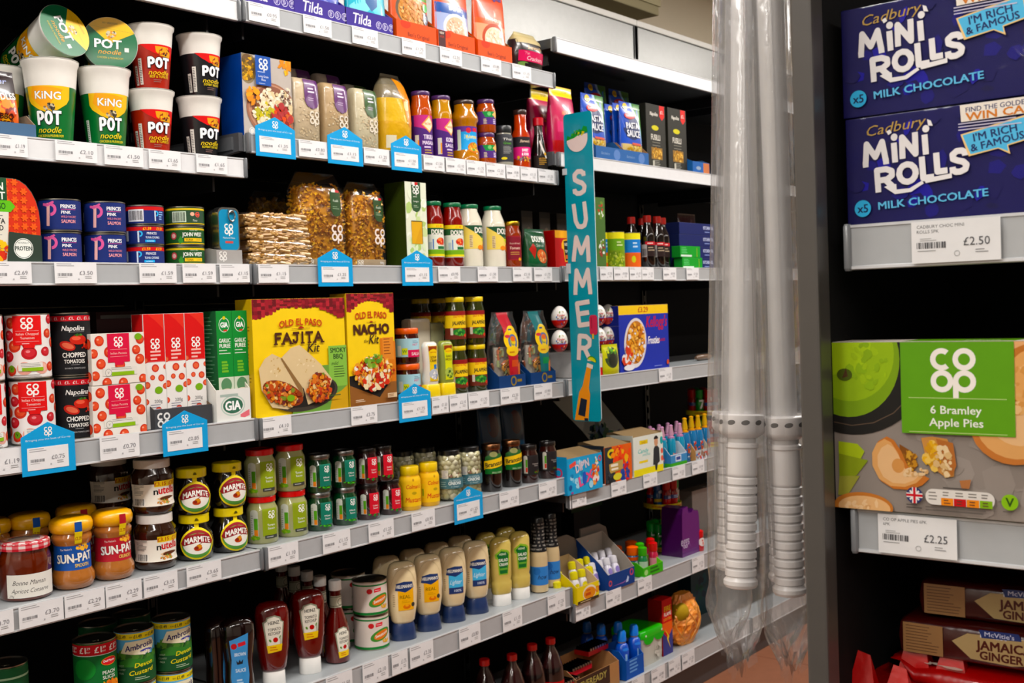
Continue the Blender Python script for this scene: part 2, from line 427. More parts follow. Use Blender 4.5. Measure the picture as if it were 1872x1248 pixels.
struct('wall_near', Geo().box(-3.1, -3, -3.2, 3.0, 0, 3.1, '#b8b0a4'), 'wallpaint', 'pale wall behind the photographer')
struct('wall_right', Geo().box(-3, 9, -3.3, -3.2, 0, 3.1, '#a8a096'), 'wallpaint', 'pale wall on the other side of the shop')
# beige trunking on the wall above the panels
o = empty('wall_trunking', (3.9, 2.75, 2.75)); tag(o, 'beige boxed trunking high on the cream wall at the top edge', 'trunking')
obj('trunking_box', Geo().box(-1900, 610, -80, 148, 0, 230, '#a39a7c').mesh('trunking_box', 'wallpaint', smooth=0, bevel=6), o)
obj('trunking_lid', Geo().box(-1900, 616, -88, -78, 40, 236, '#b7ae8e').mesh('trunking_lid', 'wallpaint', smooth=0, bevel=3), o)

lamp_g = Geo().box(-580, 580, -75, 75, 0, 12, '#fff6ea').mesh('diffuser', 'lamp', smooth=0)
house_g = Geo().box(-600, 600, -90, 90, 12, 30, '#d0d0cc').mesh('lamp_housing', 'plastic', smooth=0, bevel=3)
for i, (x, y) in enumerate(LAMPS):
    o = empty('ceiling_lamp', (x, y, 3.07)); tag(o, 'white ceiling lamp, %s of the row %s' % (['first', 'second', 'third', 'fourth', 'fifth', 'sixth', 'seventh'][i % 7], 'over the aisle' if y > 0 else 'behind the end unit'), 'lamp', 'ceiling lamps out of frame')
    obj('lamp_housing', house_g, o); obj('diffuser', lamp_g, o)

# ------------------------------------------------------------------ shelving along the aisle
GREY, LGREY, BLK = '#b0b3b5', '#c9cbcc', '#060607'
BAYNAME = {'A': 'left', 'B': 'middle', 'C': 'right', 'D': 'far'}
LEVEL = {1: 'top', 2: 'second', 3: 'third', 4: 'fourth', 5: 'fifth', 6: 'sixth', 7: 'lowest'}
WHAT = {'A1': 'bare strip at top edge, whitened as brightly lit', 'A2': 'under the instant noodle pots', 'A3': 'under the salmon and tuna cans', 'A4': 'under the tomato cans and passata',
        'A5': 'under the jam, peanut butter and yeast spread', 'A6': 'under the peach and custard cans', 'A7': 'at the foot of the unit',
        'B1': 'under the purple and orange rice bags', 'B2': 'under the rice packs and curry jars', 'B3': 'under the pasta bags and pasta sauces', 'B4': 'under the yellow meal kit boxes',
        'B5': 'under the lime, green and red jars', 'B6': 'under the ketchup and mayonnaise', 'B7': 'under the cola bottles',
        'C1': 'empty, below the silver panel', 'C2': 'under the pasta sachets and black boxes', 'C3': 'under the dark bottles and foil boxes', 'C4': 'under the blue cereal box',
        'C5': 'under the sweets display boxes', 'C6': 'under the yellow and blue sweet trays', 'C7': 'under the blue spray bottles'}
for row, (zb, zt) in LIP.items():
    b, n = row[0], int(row[1]); x0, x1 = BAY[b]; W = (x1-x0)*1000; H = (zt-zb)*1000
    o = empty('shelf', (x0, FY, zb)); tag(o, 'grey shelf, %s bay, %s level, %s' % (BAYNAME[b], LEVEL[n], WHAT.get(row, 'partly behind the toy swords')), 'shelf')
    g = Geo().box(0, W, 14, 452, H-34, H-4, '#101112', top='#9fa3a5', back=BLK, left='#3f4042').box(0, W, 8, 14, 4, H-4, '#8f9294')  # underside coloured near black: shade under the shelf put into the colour
    for k in (.04, .96): g.box(W*k-3, W*k+3, 60, 440, H-74, H-34, '#18181a')
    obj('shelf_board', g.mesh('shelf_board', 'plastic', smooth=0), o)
    # price strip: gently dished clear-fronted channel with rolled top and bottom lips
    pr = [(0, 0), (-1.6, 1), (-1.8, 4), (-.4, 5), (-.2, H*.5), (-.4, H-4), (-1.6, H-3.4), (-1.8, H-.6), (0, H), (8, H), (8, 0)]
    WB = '#e4e5e6' if row in ('A1', 'C1', 'C2', 'A2') else GREY; cols = ['#c2c4c6', '#dcdee0', '#b6b8ba', WB, WB, '#aeb0b2', '#d3d5d7', '#c4c6c8', GREY, GREY, GREY]  # strong light put into the upper strips' white; lips carry a painted highlight
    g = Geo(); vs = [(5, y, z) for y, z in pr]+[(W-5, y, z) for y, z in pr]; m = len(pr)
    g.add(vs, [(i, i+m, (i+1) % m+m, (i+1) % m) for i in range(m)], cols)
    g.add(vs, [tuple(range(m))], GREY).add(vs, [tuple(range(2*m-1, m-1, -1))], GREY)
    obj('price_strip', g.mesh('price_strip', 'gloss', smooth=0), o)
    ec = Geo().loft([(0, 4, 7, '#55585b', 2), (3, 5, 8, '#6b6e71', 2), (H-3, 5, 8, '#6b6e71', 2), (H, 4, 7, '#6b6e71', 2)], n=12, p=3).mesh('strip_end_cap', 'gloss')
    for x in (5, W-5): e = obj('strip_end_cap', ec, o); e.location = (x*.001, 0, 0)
# dark plastic bracket showing at the stepped end of the middle bay's second shelf, and of the right bay's
for (x, row, what) in ((1.70, 'B2', 'rice carton'), (2.925, 'C2', 'pink pouch')):
    o = empty('shelf_bracket', (x, FY+.01, LIP[row][0])); tag(o, 'dark grey shelf bracket beside the %s' % what, 'bracket')
    g = Geo(); vs = []
    for yy in (0, 420): pass
    g.add([(-14, 0, 4), (-14, 300, -28), (-14, 300, 46), (-14, 0, 46), (-2, 0, 4), (-2, 300, -28), (-2, 300, 46), (-2, 0, 46)],
          [(0, 3, 2, 1), (4, 5, 6, 7), (0, 4, 7, 3), (1, 2, 6, 5), (3, 7, 6, 2), (0, 1, 5, 4)], '#4c4d50')
    g.box(-19, -14, 20, 260, 8, 38, '#5d5f62')
    obj('bracket_plate', g.mesh('bracket_plate', 'plastic', smooth=0), o)
for b, (x0, x1) in BAY.items():
    o = empty('shelving_frame', ((x0+x1)/2, 2.58, 0)); W = (x1-x0)*500
    tag(o, 'black back panels, posts and plinth of the %s shelving bay' % BAYNAME[b], 'shelving')
    zt = 2190 if b in 'AB' else 2300
    for i in range(6):
        z0 = 100+i*(zt-100)/6; obj('back_panel', Geo().box(-W+12, W-12, 0, 12, z0+1, z0+(zt-100)/6-1, '#020203').mesh('back_panel', 'matte', smooth=0, bevel=1.5), o)
    for sx in (-1, 1):
        g = Geo().box(sx*W-12, sx*W+12, -8, 40, 0, 2640, '#141415')
        for k in range(48): g.box(sx*W-3, sx*W+3, -9.5, -8, 60+k*50, 85+k*50, '#050505')
        obj('post', g.mesh('post', 'plastic', smooth=0), o)
    obj('plinth', Geo().box(-W, W, -440, -400, 0, 100, '#3a3b3d').mesh('plinth', 'plastic', smooth=0, bevel=3), o)
    if True:
        pl = Geo().box(-W+4, W-4, -4, 14, zt+2, 2625, '#8c8c8a').mesh('header_panel', 'brushed', smooth=0, bevel=2)
        obj('header_panel', pl, o, )['label'] = 'brushed silver header panel'
        obj('header_trim', Geo().box(-W, W, -14, 18, 2625, 2650, '#e4e1da').mesh('header_trim', 'plastic', smooth=0, bevel=3), o)

# ------------------------------------------------------------------ end unit on the right, facing the camera side
XR = 1.25
o = empty('end_unit_frame', (XR, -.1, 0)); tag(o, 'black end shelving unit with grey front post, right of the toy swords', 'shelving')
obj('side_panel', Geo().box(-20, 500, 622, 640, 0, 2300, '#050505').mesh('side_panel', 'matte', smooth=0, bevel=1), o)
obj('front_post', Geo().box(-50, -18, 618, 643, 0, 2300, '#4d4a47').mesh('front_post', 'plastic', smooth=0, bevel=3), o)['label'] = 'grey front post'
obj('back_panel', Geo().box(480, 500, -620, 622, 0, 2300, '#020203').mesh('back_panel', 'matte', smooth=0, bevel=1), o)
obj('side_panel', Geo().box(-20, 500, -640, -622, 0, 2300, '#050505').mesh('side_panel', 'matte', smooth=0, bevel=1), o)
RL = {1: (1.484, 1.535), 2: (1.163, 1.213), 3: (.905, .955)}
for n, (zb, zt) in RL.items():
    H = (zt-zb)*1000
    o = empty('shelf', (XR, .503, zb)); tag(o, 'grey end unit shelf with price strip under the %s' % {1: 'chocolate roll cartons', 2: 'apple pie carton', 3: 'ginger cakes and red bags, in shade'}[n], 'shelf')
    g = Geo().box(14, 480, -1100, 10, H-32, H-4, '#1d1e20', top='#8d9092').box(8, 14, -1100, 0, 4, H-4, '#8f9294')  # dark underside has the shade put into its colour
    obj('shelf_board', g.mesh('shelf_board', 'plastic', smooth=0), o)
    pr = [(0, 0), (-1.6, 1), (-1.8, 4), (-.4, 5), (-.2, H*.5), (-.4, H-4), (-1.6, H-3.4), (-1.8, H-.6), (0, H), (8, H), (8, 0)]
    cols = ['#c2c4c6', '#dcdee0', '#b6b8ba', GREY, GREY, '#9c9fa1', '#d3d5d7', '#c4c6c8', GREY, GREY, GREY]  # edge highlight put into the lip colours
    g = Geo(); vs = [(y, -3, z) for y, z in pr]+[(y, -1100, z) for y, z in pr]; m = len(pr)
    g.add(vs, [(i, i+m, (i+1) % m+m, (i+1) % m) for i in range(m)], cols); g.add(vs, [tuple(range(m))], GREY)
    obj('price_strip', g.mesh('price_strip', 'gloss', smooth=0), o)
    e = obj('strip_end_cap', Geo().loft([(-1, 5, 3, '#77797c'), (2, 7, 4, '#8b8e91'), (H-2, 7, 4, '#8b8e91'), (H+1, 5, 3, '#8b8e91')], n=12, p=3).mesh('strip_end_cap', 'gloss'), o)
    e.location = (0, .0, 0)

# ================================================================== KINDS OF GOODS
W_, BK = '#f4f2ee', '#121212'
def jarprof(r, h, neck, cn, body=None, foot=.9):   # round jar body; cn colour
    nz = h
    return [(0.1, 0, cn), (r*foot, 0, cn), (r, h*.05, cn), (r, h*.74, cn), (r*.98, h*.8, cn), (neck, h*.9, cn), (neck, nz, cn)]
def jar(name, cat, r, h, lidc, bodyc, pr=None, lidh=14, lidr=None, neck=None, lid='gloss', mb='glassy', band=None, prof=None, bandh=None, lidprint=None):
    k = Kind(name, cat, r=r, h=h); neck = neck or r*.84; lidr = lidr or neck*1.06; hb = h-lidh*.6
    pf = prof or jarprof(r, hb, neck, bodyc)
    k.part('jar_body', Geo().lathe(pf).mesh('jar_body', mb, smooth=50))
    if band:   # paper label round the jar: (z0, z1, colour)
        z0, z1, c = band; fr = f_round(pf)
        R0 = float(np.interp(z0, [p[1] for p in pf], [p[0] for p in pf]))+.1; R1 = float(np.interp(z1, [p[1] for p in pf], [p[0] for p in pf]))+.1
        n = 28; zs = [z0+(z1-z0)*i/4 for i in range(5)]
        k.part('label', Geo().lathe([(float(np.interp(z, [p[1] for p in pf], [p[0] for p in pf]))+.1, z, c) for z in zs], cap=(False, False)).mesh('label', 'paper', smooth=60))
    if pr: k.part('label_print', pr.mesh('label_print', f_round([(p[0], p[1]) for p in pf], r), su=r*.25, sv=h*.08), parent='label' if band else None)
    zl = h-lidh
    k.part('lid', Geo().lathe([(lidr*.97, zl, lidc), (lidr, zl+1.2, lidc), (lidr, h-2, lidc), (lidr*.95, h, lidc), (lidr*.8, h+.2, lidc), (lidr*.78, h-.8, lidc), (.1, h-.8, lidc)]).mesh('lid', lid, smooth=40))
    return k
def can(name, r, h, top, pr, wall, m='gloss', cat='can'):
    k = Kind(name, cat, r=r, h=h); S = '#b9b6aa'
    pf = [(r*.6, .5, S), (r*.95, 0, S), (r*1.005, .8, S), (r*1.005, 2.6, S), (r*.985, 3.2, wall), (r*.985, h-3.2, S), (r*1.005, h-2.6, S), (r*1.005, h-.5, S), (r*.97, h, S), (r*.93, h-3, S), (.1, h-3, S)]
    k.part('can_body', Geo().lathe(pf, n=36).mesh('can_body', 'metal', smooth=30))
    wl = [(r*.99, 3.6, wall), (r*.99, h-3.6, wall)]
    k.part('label', Geo().lathe(wl, n=36, cap=(False, False)).mesh('label', m, smooth=60))
    if pr: k.part('label_print', pr.mesh('label_print', f_round([(r*.99, 0), (r*.99, h)], r), su=r*.22), parent='label')
    k.part('ring_pull', Geo().box(-4, 4, -r*.8, -r*.3, h-3, h-2, S).lathe([(7, h-3, S), (7, h-1.8, S), (5, h-1.8, S)], n=12, cy=-r*.3).mesh('ring_pull', 'metal', smooth=30))
    return k
def carton(name, w, h, d, front, side, top='#ddd', pf=None, pl=None, pt=None, cat='box', m='paper', bev=1.0):
    k = Kind(name, cat, w=w, d=d, h=h)
    k.part('carton', Geo().box(-w/2, w/2, -d/2, d/2, 0, h, side, left=side, right=side, top=top, front=front).mesh('carton', m, smooth=0, bevel=bev))
    if pf: k.part('front_print', pf.clip(-w/2+.6, w/2-.6, .6, h-.6).mesh('front_print', f_front(d)))
    if pl: k.part('side_print', pl.clip(-d/2+.6, d/2-.6, .6, h-.6).mesh('side_print', f_left(w)))
    if pt: k.part('top_print', pt.mesh('top_print', f_top(h)))
    return k
def pouch(name, w, h, d, col, pr, cat='packet', m='foil', gusset=True, seal=None, p=2.4, topw=.96):
    k = Kind(name, cat, w=w, d=d, h=h); sc = seal or col
    se = [(0, w*.44, d*.40, col), (h*.03, w*.485, d*.5, col), (h*.25, w*.5, d*.52, col), (h*.55, w*.49, d*.46, col), (h*.78, w*.485, d*.28, col), (h*.9, w*.48*topw/.96, d*.09, sc), (h*.92, w*.5*topw, 1.2, sc), (h, w*.5*topw, 1.0, sc)]
    if not gusset: se[0] = (0, w*.49, 1.2, col); se[1] = (h*.06, w*.49, 2, col)
    k.part('pouch_film', Geo().loft(se, p=p).mesh('pouch_film', m, smooth=60))
    if pr: k.part('front_print', pr.clip(-w*.485, w*.485, h*.01, h-.5).mesh('front_print', f_loft(se, p), m='gloss', su=w*.08, sv=h*.05))
    return k
def tray(name, w, d, h0, h1, col, inner, pf=None, pl=None, cat='tray', hb=None):   # shelf-ready cardboard tray, cut low in front
    k = Kind(name, cat, w=w, d=d, h=h0); hb = hb or h1; t = 2
    g = Geo().box(-w/2, w/2, -d/2, -d/2+t, 0, h0, col, back=inner, top=inner)
    g.box(-w/2, w/2, d/2-t, d/2, 0, hb, inner, back=col).box(-w/2, w/2, -d/2+t, d/2-t, 0, 1.5, inner)
    for s in (-1, 1):
        x0, x1 = (s*w/2, s*w/2-s*t) if s < 0 else (w/2-t, w/2)
        a = (x0, x1) if x0 < x1 else (x1, x0)
        q = [(-d/2+t, 0), (d/2-t, 0), (d/2-t, hb), (-d/2+t+d*.25, h1), (-d/2+t, h0)]
        vs = [(a[0], y, z) for y, z in q]+[(a[1], y, z) for y, z in q]; n = 5
        g.add(vs, [tuple(range(n-1, -1, -1)), tuple(range(n, 2*n))]+[(i, (i+1) % n, (i+1) % n+n, i+n) for i in range(n)], [col if s < 0 else inner, inner if s < 0 else col]+[inner]*n)
    k.part('tray_card', g.mesh('tray_card', 'paper', smooth=0))
    if pf: k.part('front_print', pf.clip(-w/2+.5, w/2-.5, .5, h0-.5).mesh('front_print', f_front(d)))
    if pl: k.part('side_print', pl.clip(-d/2, d/2, .5, h1).mesh('side_print', f_left(w)))
    return k

# ---- noodle pots
def pot(king, red):
    r, h = (54, 172) if king else (49, 140); rb = r*.70
    top, body = '#eeebe4', ('#0b6b35' if king else ('#a22a1c' if red else '#17171a'))
    R = lambda z: rb+(r-rb)*(z/h)
    pf = [(rb*.8, 2, body), (rb, 0, body)]+[(R(h*t), h*t, body if t < .68 else top) for t in (.1, .25, .4, .55, .68, .8, .93)]+[(r+2, h*.965, top), (r+2.5, h-1, top), (r+1, h, top), (r-2, h-.5, top), (.1, h-.5, top)]
    k = Kind('noodle_pot', 'noodle pot', r=r, h=h)
    k.part('cup', Geo().lathe(pf, n=40).mesh('cup', 'gloss', smooth=50))
    p = Print(); s = h/172
    if king:
        p.poly([(-44, 117), (-44, 92), (-38, 82), (-20, 70), (0, 62), (20, 70), (38, 82), (44, 92), (44, 117)], '#f2c115')
        p.poly([(-30, 117), (-36, 96), (-16, 76), (0, 70), (10, 90), (30, 110), (10, 114)], '#f4a91a')
        p.texto('KiNG', 0, 98, 15, '#fff', '#2b2620', w=50, bold=.05, rot=-2)
        p.blobs(2, 74, 11, 8, ['#8c7f6c', '#4b4234', '#cfc3a8', '#2c2a22'], 26, 4, 3)
    else:
        p.poly([(-40, 96), (40, 96), (40, 66), (20, 74), (-8, 76), (-24, 84)], '#d61f1f')
        p.poly([(-8, 92), (22, 92), (32, 80), (30, 70), (4, 72), (-6, 80)], '#e2a41e').blobs(12, 82, 15, 8, ['#7c1712', '#c9481a', '#f0c040', '#301010'], 26, 3.5, 5)
        p.rect(-43, 38, 9, 56, '#e6e3da').lines(-43, 38, 7, 14, 3.6, 1.4, '#333', 4).rect(-56, 30, 9, 42, '#cfcbc2').lines(-56, 30, 7, 10, 3.4, 1.6, '#222', 6)
    yb = 48 if king else 52
    pw = 50; hh = 24*s+4
    for cc, g_ in (('#17251c' if king else '#111', 2.6), ('#fff', 0)):
        for ch, xx, ww in (('P', -17, 15), ('O', 0, 17), ('T', 17, 17)): p.fat(ch, xx, yb+5, ww+g_, hh+g_, cc, 5.6+g_)
    p.texto('noodle', 2, yb-15*s-4, 10.5*s+1.5, '#f0d24a', body, w=48, bold=.01, out=.03, shear=.35)
    p.text('CHICKEN & MUSHROOM' if king else ('BEEF & TOMATO' if red else 'BOMBAY BAD BOY'), 2, yb-31*s, 5.2, '#e8d23c', w=56 if king else 46, bold=.02)
    p.lines(0, yb-42*s, 26, 2, 4, 1.4, '#9ab39a' if king else '#8a6a64', 7)
    if king: p.rect(-52, 34, 8, 56, '#dfe3da').lines(-52, 34, 6, 14, 3.8, 1.4, '#333', 4)
    k.part('sleeve_print', p.mesh('sleeve_print', f_round(pf[1:-4], r*.86), su=12, sv=14))
    lg = Geo().lathe([(r+2.6, h, '#cfcfc8'), (r+3, h+.6, '#cfcfc8'), (r+2.6, h+1.2, '#cfcfc8')], n=40)
    k.part('foil_lid', lg.mesh('foil_lid', 'foil', smooth=30))
    q = Print(); rr = r+2.2
    q.ell(0, 0, rr, rr, '#1f6b45' if king else ('#8e2018' if red else '#1a1a1c'), n=40)
    if king:
        q.ell(0, 0, rr, rr, '#efc01c', a0=28, a1=140, n=24).poly([(0, 0), (rr*.88, rr*.46), (rr*-.76, rr*.64)], '#efc01c')
        q.text('MY VERSION', 0, rr*.78, 4, '#6b5a1c', w=30).blobs(2, rr*.36, 10, 7, ['#8c7f6c', '#4b4234', '#cfc3a8', '#d9932a'], 24, 4, 8)
        q.texto('POT', -4, -rr*.02, 18, '#fff', '#17351f', w=54, bold=.07, rot=0).texto('noodle', 0, -rr*.32, 10, '#e0a53c', '#1f6b45', w=46, bold=0, out=.03, shear=.3)
        q.text('CHICKEN & MUSHROOM', 0, -rr*.55, 4, '#d9c23c', w=52).rect(rr*.6, -rr*.2, 9, 9, '#dfe6df')
    k.part('lid_print', q.mesh('lid_print', f_top(h+1.4), m='gloss'), parent='foil_lid')
    return k
K_KING, K_BEEF, K_BOMB = pot(1, 0), pot(0, 1), pot(0, 0)
TRA = Print().text('£', 0, 0, 1, '#333')

# ---- cans
def salmon():
    p = Print().rect(0, 33, 150, 56, '#16286b')
    p.ring(-14, 44, 12, 6.5, '#d8609a', -90, 150, sy=1.1).rect(-19, 34, 6.5, 46, '#ecb8b4', rot=-3).poly([(-30, 52), (-18, 50), (-6, 58), (-8, 61), (-20, 56), (-30, 57)], '#d8609a')
    p.text('PRINCES', 22, 50, 7.5, '#fff', w=32, bold=.05).rect(22, 44, 31, .8, '#d8609a').text('PINK', 16, 38, 6, '#fff', w=19, bold=.05)
    p.text('WILD PACIFIC', 22, 29, 4.4, '#d98a9a', w=32, bold=.02).text('SALMON', 21, 20, 6.6, '#eba4a8', w=29, bold=.04).rect(-62, 34, 12, 22, '#d8dbe2')
    k = can('fish_can', 42, 66, 0, p, '#16286b'); return k
def tunap(barcode):
    p = Print().rect(0, 21, 260, 35, '#16286b').rect(0, 35, 262, 8, '#c8231f')
    if barcode:
        p.rect(-22, 20, 36, 26, '#e9e9ee').bars(-22, 20, 32, 20, '#444').ring(24, 24, 6, 3, '#4db2e8', -90, 150).rect(21, 19, 3, 22, '#dbe6f2')
        p.lines(38, 20, 14, 4, 5, 2.5, '#8fb6e6', 2)
    else:
        p.text('£1.59', 4, 35, 6, '#f4c21c', w=17, bold=.05).text('£1.59', 34, 35, 6, '#f4c21c', w=17, bold=.05)
        p.ring(-12, 24, 6.5, 3.4, '#4db2e8', -90, 150).rect(-15, 18, 3.4, 24, '#dbe6f2')
        p.text('PRINCES', 14, 25, 5, '#e9eef6', w=22, bold=.03).text('TUNA CHUNKS', 16, 16, 4.6, '#d7e4f6', w=32, bold=.03).rect(10, 8.5, 22, 5, '#33a8e4').text('in brine', 10, 8.5, 2.6, '#fff', w=14)
        p.rect(-44, 20, 9, 22, '#dfe3ea')
    return can('fish_can', 41, 43, 0, p, '#16286b')
def westp(barcode):
    p = Print().rect(0, 21, 260, 35, '#1f4f23').rect(0, 37, 262, 4, '#e3c22b').rect(0, 5, 262, 2, '#e3c22b')
    if barcode:
        p.rect(0, 20, 90, 26, '#2f4a35').rect(-20, 20, 32, 24, '#cfe0cc').bars(-20, 20, 28, 20, '#4f5a4c').ell(10, 26, 5, 4.4, '#e9b49a').ring(23, 25, 6, 4.4, '#e05a4e').rect(23, 25, 8, 4, '#e05a4e').text('Tuna', 16, 12, 4.5, '#dfe8dc', w=12, shear=.3)
    else:
        p.ell(-32, 22, 7, 8, '#b5424a').ell(-32, 22, 4.5, 5, '#e2b6b0').text('JOHN WEST', 12, 25, 8.4, '#f2f4ec', w=48, bold=.05).text('SINCE 1857', 14, 34, 2.6, '#cfe0c8', w=20)
        p.rect(14, 13, 44, 7.5, '#edc325').text('TUNA', 3, 13, 4.6, '#5b5a18', w=16, bold=.04).text('CHUNKS', 26, 13, 2.8, '#8a7a1a', w=14)
        p.poly([(-18, 4), (-22, 12), (-16, 22), (-12, 16), (-10, 8)], '#3f8a3a')
    return can('fish_can', 42.5, 43.5, 0, p, '#2c6a2d')
K_SALM, K_TUB, K_TU, K_JWB, K_JW = salmon(), tunap(1), tunap(0), westp(1), westp(0)
def cooptom():
    p = Print().rect(0, 66, 270, 122, '#ece9e6'); rr = random.Random(5)
    for (x, y, a, c) in [(-34, 112, 13, 0), (-40, 88, 12, 1), (-27, 66, 14, 0), (2, 52, 15, 1), (-42, 46, 13, 1), (36, 54, 11, 1), (44, 90, 11, 0), (-8, 22, 15, 2), (26, 22, 14, 2), (-36, 18, 12, 0), (48, 24, 11, 0), (52, 118, 11, 1), (-58, 66, 12, 0), (-60, 108, 12, 1), (-62, 28, 12, 0), (62, 72, 12, 0), (-80, 90, 12, 0), (-82, 50, 12, 1), (80, 100, 12, 0), (78, 40, 12, 1)]:
        c1 = ['#c23a2a', '#b3222a', '#dfa596'][c]; p.ell(x, y, a, a*.86, c1).ell(x+1, y+1, a*.7, a*.56, ['#d8563a', '#c5333a', '#e8b8a8'][c]).ell(x-2, y+3, a*.28, a*.18, ['#e58a6a', '#e2858a', '#f0d0c4'][c])
    p.poly([(-28, 126), (27, 126), (27, 68), (14, 68), (12, 62), (-8, 62), (-10, 68), (-28, 68)], '#d5181f')
    p.coop(0, 111, 24, W_).rect(0, 96, 44, .7, '#eaa').text('Italian Chopped', 0, 90, 5, '#f4c8c0', w=42, bold=.02).text('Tomatoes', 0, 82, 5, '#f4c8c0', w=26, bold=.02).rect(0, 75, 44, .7, '#eaa').lines(0, 71, 20, 1, 3, 1.6, '#eaa')
    p.ell(-34, 22, 7, 7, '#6d9b2f').text('V', -34, 22, 6, '#29461a', bold=.05).rect(4, 25, 46, 16, '#e6e4de').rect(8, 20, 40, 7, '#8db53a').lines(6, 29, 40, 3, 3, 1, '#8a8a86', 5).lines(0, 7, 60, 2, 4, 1.2, '#8a8480', 5)
    return can('food_can', 42, 130, 0, p, '#ece9e6')
def napolina():
    p = Print().rect(0, 66, 262, 122, '#111114').rect(0, 118, 263, 11, '#c0202c')
    for i in range(-4, 6): p.text('£1.', i*16, 118, 6, '#f2e6e2', w=10, bold=.04)
    p.text('Napolina', 4, 98, 10, '#f2f0ec', w=46, bold=.03, shear=.25).rect(10, 90, 30, .6, '#aaa')
    p.ell(12, 74, 17, 10, '#c2301f').ell(8, 77, 9, 4, '#e0604a').ell(-10, 62, 16, 9, '#b62a20', rot=-20).ell(-9, 62, 12, 5.5, '#d66a50', rot=-20).blobs(24, 61, 8, 6, ['#c2301f', '#a8261c', '#d85238'], 10, 4, 3)
    p.blobs(12, 84, 8, 2, ['#2f5a22', '#4a7a34'], 6, 3, 2).text('CHOPPED', 3, 43, 9.5, '#efece6', w=46, bold=.05).text('TOMATOES', 3, 30, 7.5, '#efece6', w=40, bold=.04).rect(4, 23, 16, .7, '#aaa').text('IN A RICH TOMATO JUICE', 4, 16, 3, '#bbb', w=40)
    return can('food_can', 39, 130, 0, p, '#111114')
K_TOM, K_NAP = cooptom(), napolina()
def cornp():
    p = Print().rect(0, 43, 300, 76, '#ddd0c6').rect(0, 81, 302, 4, '#2c7a3c').rect(0, 6, 302, 7, '#2c7a3c')
    p.ell(-14, 66, 8, 7, '#c22a2c').poly([(-2, 62), (18, 64), (19, 74), (-1, 72)], '#d9303a').text('Sweetcorn', 8, 68, 3, '#fff', w=14)
    p.ell(14, 40, 32, 15, '#4d8a3c', rot=18).ell(16, 40, 24, 10.5, '#d8752c', rot=18).text('Sweetcorn', 16, 41, 8, '#f6efe2', w=40, bold=.04, rot=14, shear=.2).blobs(28, 22, 12, 5, ['#eab22a', '#f2c84a', '#d8952a'], 30, 3, 3)
    return can('food_can', 47, 92, 0, p, '#ddd0c6')
def peachp():
    p = Print().rect(0, 58, 268, 106, '#1d6a34').rect(0, 100, 269, 22, '#c01f2b').rect(0, 88, 269, 1.2, '#eee')
    for i in range(-2, 3): p.text('£1', i*32, 100, 12, '#f6efe8', w=14, bold=.06).text('.29', i*32+12, 104, 4.5, '#f6efe8', w=8, bold=.05).text('RRP', i*32+12, 96, 3.2, '#f6efe8', w=8)
    p.ell(24, 72, 19, 9, '#e8a53a').ell(24, 72, 18, 8, '#cc2a30').text('Del Monte', 24, 73, 4.6, '#fff', w=28, bold=.05).ell(-30, 60, 24, 22, '#2e8a3c').text('PEACH', 22, 49, 7, '#e8efe2', w=30, bold=.04).text('SLICES', 22, 39, 7, '#e8efe2', w=30, bold=.04)
    p.blobs(18, 18, 34, 12, ['#e8892a', '#f0a83a', '#d86a20', '#e07a2c'], 40, 8, 3)
    return can('food_can', 44, 116, 0, p, '#1d6a34')
def custard(pr=True):
    p = Print().rect(0, 58, 262, 106, '#2e5a2e').rect(0, 88, 261, 50, '#6ab6e0').rect(0, 105, 262, 13, '#e6d322')
    for i in range(-3, 4): p.text('£1.49', i*34, 105, 7, '#3a3a20', w=17, bold=.04).text('RRP', i*34-14, 104, 3, '#3a3a20', w=7)
    p.blobs(-34, 66, 26, 7, ['#4a7a34', '#36602c', '#5c8a3c'], 20, 10, 3).blobs(20, 60, 40, 6, ['#4f7f3a', '#3a6a30'], 20, 11, 5)
    p.poly([(-38, 70), (-26, 94), (0, 96), (34, 96), (40, 84), (34, 72), (10, 64)], '#ece6c8').text('Ambrosia', 4, 84, 12, '#26205c', w=62, bold=.05, rot=9, shear=.2)
    p.ell(18, 71, 15, 5, '#3a3a9c', a0=0, a1=180).blobs(14, 68, 14, 4, ['#e9e6da', '#c9c0a0', '#efe9d6'], 16, 3, 2).rect(0, 30, 262, 50, '#1f4f2c')
    p.poly([(-42, 50), (-20, 60), (10, 54), (40, 60), (40, 40), (-42, 40)], '#3d7a35').text('Devon', 12, 44, 9.5, '#e8d94a', w=40, bold=.03, shear=.3, rot=5).text('Custard', 6, 28, 9.5, '#e8d94a', w=52, bold=.03, shear=.3, rot=5)
    p.text('WEST', -38, 42, 4, '#b8cdb0', w=14).text('COUNTRY', -38, 34, 4, '#b8cdb0', w=20).text('MILK', -38, 26, 4, '#b8cdb0', w=12).lines(8, 14, 34, 2, 4, 1.4, '#b8cdb0')
    return can('food_can', 42, 116, 0, p, '#1f4f2c')
K_CORN, K_PEACH, K_CUST = cornp(), peachp(), custard()

